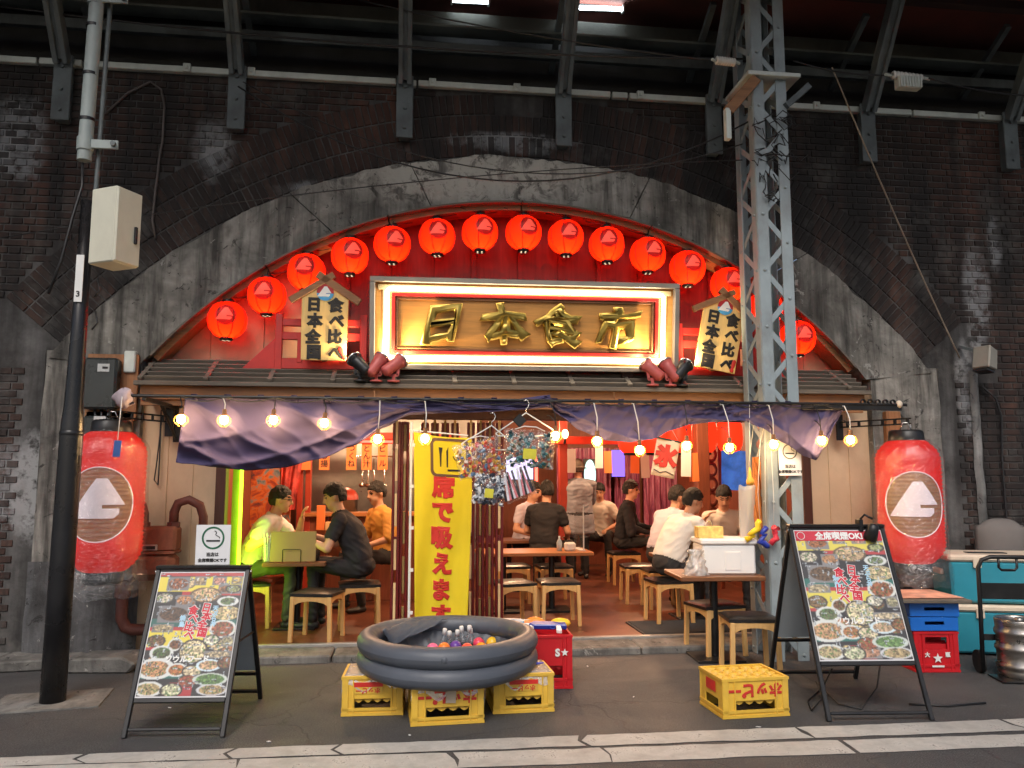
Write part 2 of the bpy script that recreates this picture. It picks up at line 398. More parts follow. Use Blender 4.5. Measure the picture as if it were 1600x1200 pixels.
# ---- road, painted bands, kerb
m = MB(); m.grid(lambda u, v: (-40 + 80 * u, -40 + 80 * v, 0), 1, 1); struct(m.build('road', ASPH))
def band(x0, x1, yt, yb, z, seed):
    """one stretch of worn road paint with ragged edges"""
    n = max(4, int((x1 - x0) / 0.06)); vs = []
    for i in range(n + 1):
        x = x0 + (x1 - x0) * i / n
        c = round(x, 1) if i in (0, n) else 0                     # neighbours share the line of the crack between them
        e = [0.10 * nz(c * 3.1, k * 1.7 + seed // 10) if i in (0, n) else 0 for k in range(3)]
        vs += [(x + e[0], yt(x) + 0.012 * nz(x * 9, seed), z), (x + e[1], (yt(x) + yb(x)) / 2, z), (x + e[2], yb(x) + 0.014 * nz(x * 7, seed + 5), z)]
    m = MB(); m.add(vs, [f for i in range(n) for f in ((3 * i, 3 * i + 1, 3 * i + 4, 3 * i + 3), (3 * i + 1, 3 * i + 2, 3 * i + 5, 3 * i + 4))])
    struct(m.build('road_line', PAINT))
y1 = lambda x: 5.10 - 0.008 * (x - 1); y1b = lambda x: 4.905 - 0.02 * (x - 1)
y2 = lambda x: 4.865 - 0.03 * (x - 1); y2b = lambda x: 4.62 - 0.02 * (x - 1)
cuts = [-6, -3.2, -1.85, -1.02, -0.42, 1.05, 2.46, 3.9, 5.6, 8]
for k in range(len(cuts) - 1): band(cuts[k] + 0.012, cuts[k + 1] - 0.012, y1, y1b, 0.004, k + 0.5)
cuts = [-6, -2.6, -0.95, 0.25, 1.15, 2.62, 4.3, 6.0, 8]
for k in range(len(cuts) - 1): band(cuts[k] + 0.015, cuts[k + 1] - 0.015, y2, y2b, 0.004, k + 20.5)

kerb = thing('kerb', 'low strip of grey kerb stones along the shop front', 'kerb'); kerb['kind'] = 'structure'
x = -6.0; k = 0
while x < 8.5:
    w = 0.75 + 0.4 * rnd.random(); front = 7.30 + 0.02 * rnd.random(); hgt = 0.05 + 0.012 * rnd.random()
    if x > 4.4 or x < -2.4: hgt += 0.02
    m = MB(); m.box((x + w / 2, (front + 7.705) / 2, hgt / 2 - 0.01), (w - 0.014, 7.705 - front, hgt + 0.02), (0.008 * rnd.uniform(-1, 1), 0.006 * rnd.uniform(-1, 1), 0))
    m.build('kerb_stone', KERB, kerb, 0.012); x += w
for (px, py, w, d, h, a) in ((60, 1046, 0.8, 0.36, 0.10, 0.1), (160, 1050, 0.62, 0.34, 0.13, -0.12), (235, 1043, 0.55, 0.3, 0.08, 0.2)):
    p = gz(px, py); m = MB()
    m.prism([(-w / 2, 0), (w / 2 - 0.06, 0), (w / 2, h * 0.6), (w / 2 - 0.12, h), (-w / 2 + 0.09, h * 0.9)], -d / 2, d / 2)
    o = m.build('broken_slab', KERB, kerb, 0.015); o.location = (p.x, p.y + 0.1, 0); o.rotation_euler = (0.05 * a, 0, a)

# ---- viaduct wall: mortar backing with the arch left open, bricks in front of it
wall = thing('viaduct_wall', 'sooty old brick wall of the railway viaduct round the arch', 'wall')
def ipt(a, r=IR, c=IC): return (c.x + r * math.cos(a), c.y + r * math.sin(a))
def outer_z(x, r=OR_):                        # height of the ring's outer edge above x, or None
    d = r * r - (x - OC.x) ** 2
    return OC.y + math.sqrt(d) if d > 0 else None
TOPZ = 5.47
XL, XR = -3.30, 5.40                          # outer sides of the two piers
m = MB()
pts = [ipt(R(141.0 - 102.0 * i / 40), OR_ - 0.06, OC) for i in range(41)]
for a, b in zip(pts, pts[1:]): m.add([(a[0], YW, a[1]), (b[0], YW, b[1]), (b[0], YW, TOPZ), (a[0], YW, TOPZ)], [(0, 1, 2, 3)])
m.add([(-14, YW, -0.1), (pts[0][0], YW, -0.1), (pts[0][0], YW, TOPZ), (-14, YW, TOPZ)], [(0, 1, 2, 3)])
m.add([(pts[-1][0], YW, -0.1), (16, YW, -0.1), (16, YW, TOPZ), (pts[-1][0], YW, TOPZ)], [(0, 1, 2, 3)])
m.add([(-14, YW, TOPZ), (16, YW, TOPZ), (16, YW + 0.6, TOPZ), (-14, YW + 0.6, TOPZ)], [(0, 1, 2, 3)])
m.build('mortar', MORTAR, wall, fix=False)
def brick_mesh(w, h, name):
    d = 0.011; c = 0.004; vs = [(-w / 2, 0, -h / 2), (w / 2, 0, -h / 2), (w / 2, 0, h / 2), (-w / 2, 0, h / 2)]
    vs += [(sx * (w / 2 - c), -d, sz * (h / 2 - c)) for sx, sz in ((-1, -1), (1, -1), (1, 1), (-1, 1))]
    return vs, [(4, 5, 6, 7), (0, 1, 5, 4), (1, 2, 6, 5), (2, 3, 7, 6), (3, 0, 4, 7)]
BV = {'s': brick_mesh(0.208, 0.058, 's'), 'h': brick_mesh(0.098, 0.058, 'h'), 'v': brick_mesh(0.060, 0.205, 'v')}
BME = {}
for k, (vs, fs) in BV.items():
    me = bpy.data.meshes.new('brick'); me.from_pydata(vs, [], fs); me.materials.append(BRICK); BME[k] = me
placed = []                                    # (kind, x, z, angle)
PITCH = 0.070; RINGS = 3
for row in range(int(TOPZ / PITCH)):
    z = PITCH * (row + 0.5); kind = 's' if row % 2 else 'h'; w = 0.22 if kind == 's' else 0.11
    x = -5.2
    while x < 9.0:
        if z > 2.6: zo = outer_z(x, OR_ + 0.22 * RINGS + 0.05); ok = zo is None or z > zo
        else: ok = x < XL - 0.10 or x > XR + 0.10
        if ok and not (z < 2.6 and XL - 0.2 < x < XR + 0.2): placed.append((kind, x, z, 0.0))
        x += w
for r_ in range(RINGS):
    rr = OR_ + 0.04 + 0.22 * r_ + 0.105; n = int(rr * R(100) / 0.070)
    for i in range(n + 1):
        a = R(140) - R(100) * i / n
        zz = OC.y + rr * math.sin(a); xx = OC.x + rr * math.cos(a)
        if zz < TOPZ - 0.12 and zz > 2.55: placed.append(('v', xx, zz, a - PI / 2))
PATCH = ((0, 150, 90, 360), (300, 170, 380, 275), (415, 185, 610, 300), (1475, 620, 1575, 840), (1505, 280, 1600, 470))
single, rest = [], []
for b in placed:
    px, py = proj((b[1], YW, b[2]))
    (single if any(a <= px <= c and e <= py <= d for a, e, c, d in PATCH) else rest).append(b)
rnd.shuffle(single)
vk = [b for b in single if b[0] == 'v'][:110]; nk = [b for b in single if b[0] != 'v'][:185]
keep = set(vk + nk); rest += [b for b in single if b not in keep]
for k, x, z, a in vk + nk:
    link('brick', BME[k], wall, (x, YW + rnd.uniform(-0.003, 0.003), z), (0, -a, 0))
m = MB()
for k, x, z, a in rest:
    vs, fs = BV[k]; ca, sa = math.cos(a), math.sin(a); dy = rnd.uniform(-0.003, 0.003)
    m.add([(x + vx * ca - vz * sa, YW + vy + dy, z + vx * sa + vz * ca) for vx, vy, vz in vs], fs)
tag(m.build('brickwork', BRICK, wall, fix=False), kind='stuff')

# ---- stone ring of the arch and its two piers
ring = thing('arch_ring', 'weathered grey stone ring curving over the shop front', 'arch')
def ring_block(a0, a1, n):
    """one length of ring between two outline angles; rough faced"""
    m = MB(); V = []; rows = 5
    for i in range(n + 1):
        a = a0 + (a1 - a0) * i / n
        pi_ = Vector(ipt(a)); po = Vector(ipt(a, OR_, OC))
        if po.y < 2.62: po = Vector((XL if a > PI / 2 else XR, 2.62 - 0.4 * (2.62 - po.y)))
        for j in range(rows + 1):
            p = pi_.lerp(po, j / rows)
            jit = 0.010 * nz(p.x * 5, p.y * 5, 1) + 0.014 * nz(p.x * 1.7, p.y * 1.7, 4)
            if j in (0, rows): p = p + (po - pi_).normalized() * (0.012 * nz(p.x * 7, p.y * 7, 9) + (0.035 * nz(p.x * 2.3, p.y * 2.3, 5) + 0.02 * nz(p.x * 11, p.y * 11, 2) if j else 0))
            V.append((p.x, YW - 0.09 + jit, p.y))
    w = rows + 1; N = len(V)
    fs = [(i * w + j, i * w + j + 1, (i + 1) * w + j + 1, (i + 1) * w + j) for i in range(n) for j in range(rows)]
    V2 = V + [(x, YW + 0.42, z) for x, y, z in V]
    for i in range(n):                        # soffit and back of the outer edge
        fs += [(i * w, (i + 1) * w, N + (i + 1) * w, N + i * w), (i * w + rows, N + i * w + rows, N + (i + 1) * w + rows, (i + 1) * w + rows)]
    fs += [tuple([j for j in range(w)] + [N + j for j in range(w - 1, -1, -1)]), tuple([n * w + j for j in range(w - 1, -1, -1)] + [N + n * w + j for j in range(w)])]
    m.add(V2, fs, False); return m
edges = [142, 114, 101.5, 76, 57, 38]
for a, b in zip(edges, edges[1:]): ring_block(R(a - 0.05), R(b + 0.05), int((a - b) * 3)).build('ring_stone', STONE, ring)
def pier(name, label, x0, x1, z0, z1, base):
    p = thing(name, label, 'pier')
    m = MB(); y0 = YW - 0.074
    m.grid(lambda u, v: (x0 + (x1 - x0) * u + (0.014 * nz(v * 9, u * 3, x0) if u in (0.0, 1.0) else 0), y0 + 0.018 * nz(u * 2 + x0, v * 6, 3), z0 + (z1 - z0) * v), 8, 28)
    m.add([(x0, y0, z0), (x0, YW + 0.3, z0), (x0, YW + 0.3, z1), (x0, y0, z1)], [(0, 1, 2, 3)]); m.add([(x1, y0, z0), (x1, YW + 0.3, z0), (x1, YW + 0.3, z1), (x1, y0, z1)], [(0, 3, 2, 1)])
    m.build('shaft', STONE, p, fix=False)
    if base:
        b = MB(); b.grid(lambda u, v: (x0 - 0.03 + (x1 - x0 + 0.10) * u, y0 - 0.10 * (1 - v * v) * math.sin(PI * min(1, max(0, u))) ** 0.4 - 0.015 + 0.03 * nz(u * 4 + x0, v * 4), 0.86 * v), 8, 10)
        b.build('footing', stone_mat('footing_stone', (0.05, 0.05, 0.052), (0.16, 0.16, 0.165), 0.6), p, fix=False)
pier('stone_pier', 'plastered stone pier behind the black pole with bulging dark footing', XL, -2.46, -0.05, 2.74, True)
pier('stone_pier', 'pale plastered stone pier behind the big lantern by the coolers', 4.655, XR, -0.05, 2.72, True)
# cement strip running up the brick beside the right-hand pier
m = MB(); m.grid(lambda u, v: (5.84 + 0.10 * (u - 0.5) + 0.018 * nz(v * 9, 3) , YW - 0.022 - 0.03 * math.sin(PI * u), 0.2 + 2.5 * v), 4, 30)
tag(m.build('cement_strip', stone_mat('cement_pale', (0.16, 0.16, 0.155), (0.34, 0.335, 0.32), 0.5)), 'pale ragged cement strip running up the dark brick wall', 'cement strip')

# ---- upper works: recessed wall, pale conduit, brackets, girders, deck overhead
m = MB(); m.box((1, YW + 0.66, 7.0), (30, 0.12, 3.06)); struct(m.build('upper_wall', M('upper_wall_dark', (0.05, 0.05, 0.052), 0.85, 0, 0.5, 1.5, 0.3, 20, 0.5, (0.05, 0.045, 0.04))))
cond = thing('conduit', 'pale grey metal conduit running along the top of the brick wall', 'conduit')
PALE = M('pale_galvanised', C(205, 212, 205), 0.45, 0.1, 0.12, 4, 0.08, 30, 0.35, (0.12, 0.12, 0.11), 2.5)
xs = [-5.5, -3.55, -3.15, -0.2, 0.0, 1.98, 2.16, 3.35, 5.3, 8.5]
for a, b in zip(xs, xs[1:]):
    z = 5.50 + 0.01 * nz(a * 3); m = MB(); m.box(((a + b) / 2, YW - 0.045, z), (b - a - 0.02, 0.06, 0.062), (0, 0.004 * nz(b * 2), 0)); m.build('duct', PALE, cond, 0.006)
for x in (-4.4, -2.2, -1.6, 0.15, 1.0, 2.28, 4.2, 6.1):
    m = MB(); m.box((x, YW - 0.082, 5.505), (0.07, 0.03, 0.085)); m.box((x, YW - 0.10, 5.505), (0.025, 0.02, 0.03)); m.build('clip', PALE, cond, 0.004)
for i, x in enumerate((-4.75, -3.30, -1.72, -0.12, 1.47, 3.05, 4.75, 6.4)):
    lab = ['far-left', 'left-hand', 'second left', 'third', 'fourth', 'fifth, just left of the lattice mast', 'sixth, right of the lattice mast', 'far-right'][i]
    t_ = thing('steel_bracket', f'dark steel bracket leaning out from the wall top, {lab}', 'bracket', (x, YW, 0), 0, 'steel brackets under the deck')
    m = MB(); m.box((0, -0.05, 5.22), (0.11, 0.10, 0.62)); m.box((0, -0.115, 5.22), (0.165, 0.03, 0.64)); m.build('wall_plate', STEEL_DARK, t_, 0.006)
    m = MB()
    for dx in (-0.042, 0.042): m.bar((dx, -0.14, 5.45), (dx, -0.85, 6.55), 0.045, 0.12, (0, 1, 0))
    m.bar((0, -0.175, 5.47), (0, -0.885, 6.55), 0.125, 0.02, (0, 1, 0)); m.build('strut', STEEL_DARK, t_, 0.005)
    for zz in (5.0, 5.2, 5.42):
        m = MB(); m.cyl((0, -0.13, zz), (0, -0.15, zz), 0.016, n=8); m.build('bolt', STEEL_DARK, t_)
    m = MB(); m.bar((0.0, -0.2, 6.5), (0.0, 0.6, 6.05), 0.06, 0.06); m.build('brace', STEEL_DARK, t_)
gir = thing('girder', 'long grey steel girder under the deck behind the brackets', 'girder')
m = MB(); m.box((1, YW + 0.30, 6.36), (26, 0.03, 0.26)); m.build('web', M('girder_paint', C(88, 90, 84), 0.6, 0.1, 0.3, 1.2, 0.15, 20, 0.6, (0.02, 0.02, 0.02), 1.6), gir)
m = MB(); m.box((1, YW + 0.22, 6.24), (26, 0.20, 0.025)); m.build('flange', M('flange_paint', C(120, 128, 124), 0.6, 0.1, 0.3, 1.5, 0.1, 20, 0.6, (0.03, 0.03, 0.03), 1.5), gir)
m = MB(); m.box((1, YW + 0.20, 6.03), (26, 0.06, 0.10)); m.build('cable_tray', STEEL_DARK, gir)
m = MB(); m.box((1, 6.45, 6.72), (30, 4.0, 0.12)); struct(m.build('deck', M('deck_underside', C(118, 66, 56), 0.7, 0.1, 0.3, 0.8, 0.2, 20, 0.5, (0.05, 0.04, 0.035), 1.0)))
for i, y in enumerate((7.35, 6.5)):
    m = MB(); m.box((1, y, 6.62), (30, 0.10, 0.10 + 0.04 * i))
    tag(m.build('deck_beam', M('deck_beam_paint', C(60, 44, 42), 0.7, 0.1, 0.3, 1, 0.2, 20)), ('dark rusty beam under the deck nearest the wall', 'dark rusty beam under the deck over the pavement')[i], 'beam')
# lit fluorescent tubes under the deck
for i, (px0, px1, py) in enumerate(((706, 764, 0), (878, 974, 11))):
    a, b = at(px0, py, 7.9), at(px1, py + 3, 7.9)
    t_ = thing('fluorescent_lamp', ('lit white tube lamp at the upper edge, left of the pair', 'lit white tube lamp under the girder, right of the pair')[i], 'lamp', (0, 0, 0), 0, 'fluorescent lamps under the deck')
    m = MB(); m.cyl(a, b, 0.022, n=10); m.build('tube', EM('cool_tube', (0.85, 0.95, 1.0), 14.0), t_)
    m = MB(); m.bar(a + Vector((0, 0.05, 0.05)), b + Vector((0, 0.05, 0.05)), 0.05, 0.08); m.build('housing', STEEL_DARK, t_)
    for p in (a, b):
        m = MB(); m.box(p + Vector((0, 0.01, 0.01)), (0.02, 0.07, 0.08)); m.build('end_cap', WHITEP, t_)

# ---- shop front inside the arch: boards, rim, eave
REDW = WOOD('red_stained_board', (0.20, 0.028, 0.022), 0.6, (14, 14, 1), 0.3, 0.35)
BEIGE = M('beige_plaster', C(205, 180, 148), 0.75, 0, 0.10, 2.2, 0.12, 30, 0.4, (0.22, 0.16, 0.10), 1.2)
TIMBER = WOOD('weathered_timber', C(150, 104, 66), 0.6, (1, 16, 16), 0.35, 0.35)
TIMBERV = WOOD('weathered_timber_upright', C(150, 100, 62), 0.6, (16, 16, 1), 0.35, 0.3)
GREYW = WOOD('grey_weathered_wood', C(112, 102, 90), 0.75, (1, 18, 18), 0.35, 0.4)
YB = YW + 0.28
DARKS = M('dark_sheathing', (0.02, 0.012, 0.01), 0.9)
back = thing('arch_infill', 'board wall filling the arch behind the row of red lanterns', 'wall')
def zin(x):
    d = (IR + 0.05) ** 2 - (x - IC.x) ** 2
    return IC.y + math.sqrt(d) if d > 0 else 2.5
bx = [-2.5, -1.95, -1.45, -1.08] + [-1.08 + 0.4255 * i for i in range(1, 11)] + [3.62, 4.1, 4.6]
for a, b in zip(bx, bx[1:]):
    red = -1.1 < (a + b) / 2 < 3.3; zz = 2.45; n = 5; g = 0.003
    top = [(a + g + (b - a - 2 * g) * i / n, max(zz + 0.02, zin(a + g + (b - a - 2 * g) * i / n))) for i in range(n, -1, -1)]
    m = MB(); dy = rnd.uniform(-0.004, 0.004) - (0.0 if red else 0.03)
    m.prism([(a + g, zz), (b - g, zz)] + top, YB + dy, YB + 0.03 + dy); m.build('board', REDW if red else BEIGE, back)
m = MB(); m.prism([(-2.6, 2.45), (4.7, 2.45)] + [(x / 10, max(2.47, zin(x / 10))) for x in range(46, -27, -3)], YB + 0.05, YB + 0.06); m.build('sheathing', DARKS, back)
for x in (-0.66, 0.6, 1.9, 3.1):               # cover battens
    m = MB(); m.box((x, YB - 0.015, (2.5 + zin(x)) / 2 - 0.05), (0.05, 0.025, zin(x) - 2.62)); m.build('batten', REDW, back, 0.004)
rim = thing('curved_timber', 'curved timber lining fixed under the stone arch', 'timber lining')
def rim_len(a0, a1, n, r0, r1, y0, y1):
    m = MB(); V = []
    for i in range(n + 1):
        a = a0 + (a1 - a0) * i / n
        V += [(ipt(a, r0)[0], y0, ipt(a, r0)[1]), (ipt(a, r1)[0], y0, ipt(a, r1)[1]), (ipt(a, r1)[0], y1, ipt(a, r1)[1]), (ipt(a, r0)[0], y1, ipt(a, r0)[1])]
    fs = [(4 * i + k, 4 * (i + 1) + k, 4 * (i + 1) + (k + 1) % 4, 4 * i + (k + 1) % 4) for i in range(n) for k in range(4)] + [(0, 1, 2, 3), (4 * n + 3, 4 * n + 2, 4 * n + 1, 4 * n)]
    return m.add(V, fs)
ed = [140, 123, 107, 90, 73, 57, 40]
for a, b in zip(ed, ed[1:]):
    rim_len(R(a - 0.1), R(b + 0.1), 14, IR - 0.075, IR - 0.015, YW - 0.03, YW + 0.20).build('rim_board', TIMBER, rim)
    rim_len(R(a - 0.1), R(b + 0.1), 14, IR - 0.022, IR - 0.004, YW - 0.11, YW - 0.032).build('metal_edge', GREYW, rim)

eave = thing('eave', 'small slatted timber eave over the shop front', 'eave')
EX0, EX1, EZ0, EY0, EZ1, EY1 = -2.42, 4.46, 2.435, 7.36, 2.665, 7.80
def ept(t): return EY0 + (EY1 - EY0) * t, EZ0 + (EZ1 - EZ0) * t
for k in range(5):
    (ya, za), (yb, zb) = ept(k / 5 + 0.012), ept((k + 1) / 5 - 0.022)
    m = MB(); m.bar((EX0, (ya + yb) / 2, (za + zb) / 2 + 0.004 * k), (EX1, (ya + yb) / 2, (za + zb) / 2 + 0.004 * k), math.hypot(yb - ya, zb - za), 0.018, Vector((0, -(zb - za), yb - ya)).cross(Vector((1, 0, 0))) )
    m.build('roof_board', GREYW, eave, 0.004)
m = MB(); (ya, za), (yb, zb) = ept(0.02), ept(1)
m.add([(EX0 + 0.01, ya, za - 0.03), (EX1 - 0.01, ya, za - 0.03), (EX1 - 0.01, yb, zb - 0.03), (EX0 + 0.01, yb, zb - 0.03)], [(0, 1, 2, 3)]); m.build('lining', M('eave_lining', (0.03, 0.022, 0.018), 0.8), eave)
x = EX0 + 0.03; i = 0
while x < EX1:
    (ya, za), (yb, zb) = ept(-0.03), ept(1.0)
    m = MB(); m.bar((x, ya, za + 0.032), (x, yb, zb + 0.032), 0.042, 0.03); m.build('batten', GREYW, eave, 0.004); x += 0.555; i += 1
m = MB(); m.box(((EX0 + EX1) / 2, EY0 - 0.012, EZ0 - 0.012), (EX1 - EX0 + 0.03, 0.05, 0.04)); m.build('edge_strip', GREYW, eave, 0.004)
fx = [EX0 + 0.02, -0.35, 1.9, EX1 - 0.02]
for a, b in zip(fx, fx[1:]):
    m = MB(); m.box(((a + b) / 2, EY0 + 0.045, 2.345), (b - a - 0.004, 0.03, 0.125)); m.build('fascia_board', TIMBER, eave, 0.004)
    m = MB(); m.box(((a + b) / 2, EY0 + 0.075, 2.255), (b - a - 0.004, 0.03, 0.05)); m.build('lower_trim', TIMBER, eave, 0.004)
m = MB(); m.box(((EX0 + EX1) / 2, (EY0 + YW + 0.2) / 2 + 0.06, 2.285), (EX1 - EX0 - 0.06, YW + 0.2 - EY0 - 0.08, 0.02)); m.build('soffit', TIMBER, eave)

# ---- walls either side of the opening, posts, lintel
OX0, OX1, FZ = -1.70, 3.93, 0.06
def panel(name, label, x0, x1, mat):
    t_ = thing(name, label, 'wall'); m = MB(); m.box(((x0 + x1) / 2, YW + 0.05, 1.15), (x1 - x0, 0.06, 2.25)); m.build('plaster', mat, t_)
    n = 3
    for i in range(1, n):
        m = MB(); m.box((x0 + (x1 - x0) * i / n, YW + 0.016, 1.15), (0.02, 0.012, 2.2)); m.build('joint_strip', BEIGE, t_)
panel('plaster_wall', 'beige plaster wall beside the gas meter', -2.46, OX0 - 0.08, BEIGE)
panel('plaster_wall', 'beige plaster wall between the lattice mast and the big lantern', OX1 + 0.06, 4.66, BEIGE)
DARKW = WOOD('dark_brown_wood', C(74, 40, 28), 0.5, (14, 14, 1), 0.3, 0.3)
for x, lb in ((OX0 - 0.04, 'dark wooden door post beside the lime light strip'), (OX1 + 0.02, 'dark wooden door post behind the lattice mast')):
    m = MB(); m.box((x, YW + 0.04, 1.17), (0.09, 0.14, 2.22)); tag(m.build('door_post', DARKW, None, 0.006), lb, 'post')
m = MB(); m.box(((OX0 + OX1) / 2, YW + 0.05, 2.21), (OX1 - OX0 - 0.04, 0.12, 0.12)); tag(m.build('door_lintel', DARKW, None, 0.006), 'dark wooden lintel across the shop opening', 'lintel')
m = MB(); m.box(((OX0 + OX1) / 2, YW + 0.03, 0.045), (OX1 - OX0, 0.07, 0.075)); tag(m.build('threshold', M('aluminium_sill', (0.45, 0.44, 0.42), 0.4, 0.6, 0.2, 6, 0.1, dirt=0.4), None, 0.006), 'worn metal threshold across the shop opening', 'threshold')

# ---- interior shell
FLOORM = M('worn_brown_floor', C(112, 66, 48), 0.38, 0, 0.3, 1.6, 0.15, 40, 0.6, (0.05, 0.028, 0.02), 1.8)
IX0, IX1, IY1, IZ = -1.95, 4.62, 14.2, 2.62
m = MB(); m.box(((IX0 + IX1) / 2, (YW + 0.065 + IY1) / 2, 0.03), (IX1 - IX0, IY1 - YW - 0.065, 0.06)); floor_ob = struct(m.build('shop_floor', FLOORM))
m = MB()
m.box(((IX0 + IX1) / 2, (YW + 0.13 + IY1) / 2, IZ + 0.03), (IX1 - IX0, IY1 - YW - 0.13, 0.06)); struct(m.build('ceiling', WOOD('ceiling_boards', C(120, 78, 52), 0.7, (1, 12, 12))))
INW = WOOD('interior_red_brown_boards', C(128, 68, 46), 0.55, (14, 14, 1), 0.3, 0.3)
for nm, c, d in (('wall_left', (IX0 - 0.05, (YW + 0.08 + IY1) / 2, 1.33), (0.1, IY1 - YW - 0.1, 2.6)), ('wall_right', (IX1 + 0.05, (YW + 0.1 + IY1) / 2, 1.33), (0.1, IY1 - YW - 0.1, 2.6)), ('wall_back', ((IX0 + IX1) / 2, IY1 + 0.05, 1.33), (IX1 - IX0, 0.1, 2.6))):
    m = MB(); m.box(c, d); struct(m.build(nm, INW))
# ================================================================ THINGS ON THE FACADE
WIRE = M('black_cable', (0.015, 0.015, 0.016), 0.5, 0, 0.1, 8, 0)
INK = M('black_ink', (0.012, 0.010, 0.009), 0.6, 0, 0.2, 20, 0)
REDINK = M('red_ink', (0.55, 0.03, 0.02), 0.55, 0, 0.12, 12, 0)
WHITEINK = M('white_ink', (0.78, 0.77, 0.74), 0.55, 0, 0.05, 12, 0)

# ---- round red lanterns along the arch
def lantern_mat(name, c, c2, mixt, glow):
    t = NT(name); sep = t.n('SeparateXYZ'); t.l(t.coord(), sep.inputs[0])
    tr = t.n('BsdfTranslucent'); tr.inputs[0].default_value = (*c, 1)
    d = t.bsdf(c2, 0.45, 0, None, 0.4)
    mx = t.n('MixShader'); mx.inputs[0].default_value = mixt; t.l(d.outputs[0], mx.inputs[1]); t.l(tr.outputs[0], mx.inputs[2])
    e = t.n('Emission'); e.inputs[0].default_value = (*c, 1); e.inputs[1].default_value = glow
    ad = t.n('AddShader'); t.l(mx.outputs[0], ad.inputs[0]); t.l(e.outputs[0], ad.inputs[1])
    return t.done(ad.outputs[0])
LRED = lantern_mat('lit_red_vinyl', (1.0, 0.030, 0.006), (0.6, 0.02, 0.01), 0.75, 0.12)
LPINK = lantern_mat('lit_pink_print', (0.95, 0.10, 0.055), (0.75, 0.16, 0.12), 0.5, 0.50)
LDARK = lantern_mat('lit_dark_red_print', (0.55, 0.018, 0.008), (0.25, 0.012, 0.01), 0.25, 0.13)
SEAMD = M('dark_seam', (0.10, 0.004, 0.003), 0.6)
RL, HL = 0.180, 0.178
def lan_r(z):                                   # radius of the round lantern at height z
    a = max(-1, min(1, z / HL)); return RL * (1 - abs(a) ** 2.5) ** 0.5 * 0.62 + 0.38 * RL * (1 - a * a) ** 0.5
def wrap_poly(poly, rf, off, sub=0.02):
    """flat outline (u across, z up) laid round a turned surface facing -y"""
    bm = bmesh.new(); vs = [bm.verts.new((u, 0, z)) for u, z in poly]; bm.faces.new(vs)
    for ax in (0, 2):
        lo, hi = min(v.co[ax] for v in bm.verts), max(v.co[ax] for v in bm.verts); k = lo + sub
        while k < hi:
            no = Vector((0, 0, 0)); no[ax] = 1; co = Vector((0, 0, 0)); co[ax] = k
            bmesh.ops.bisect_plane(bm, geom=bm.verts[:] + bm.edges[:] + bm.faces[:], plane_co=co, plane_no=no); k += sub
    bm.normal_update(); o = MB(); idx = {v: i for i, v in enumerate(bm.verts)}
    out = []
    for v in bm.verts:
        r = rf(v.co.z) + off; a = v.co.x / max(0.02, rf(0))
        out.append((r * math.sin(a), -r * math.cos(a), v.co.z))
    o.add(out, [[idx[v] for v in f.verts] for f in bm.faces], True); bm.free(); return o
def disc(r, n=28, rz=None): return [(r * math.cos(2 * PI * i / n), (rz or r) * math.sin(2 * PI * i / n)) for i in range(n)]
MOUNT = lambda s: [(-1.0 * s, -0.55 * s), (0.45 * s, -0.55 * s), (0.62 * s, -0.40 * s), (0.62 * s, -0.22 * s), (0.1 * s, -0.22 * s), (0.1 * s, -0.10 * s), (0.80 * s, -0.10 * s), (0.22 * s, 0.78 * s), (-0.12 * s, 0.78 * s)]
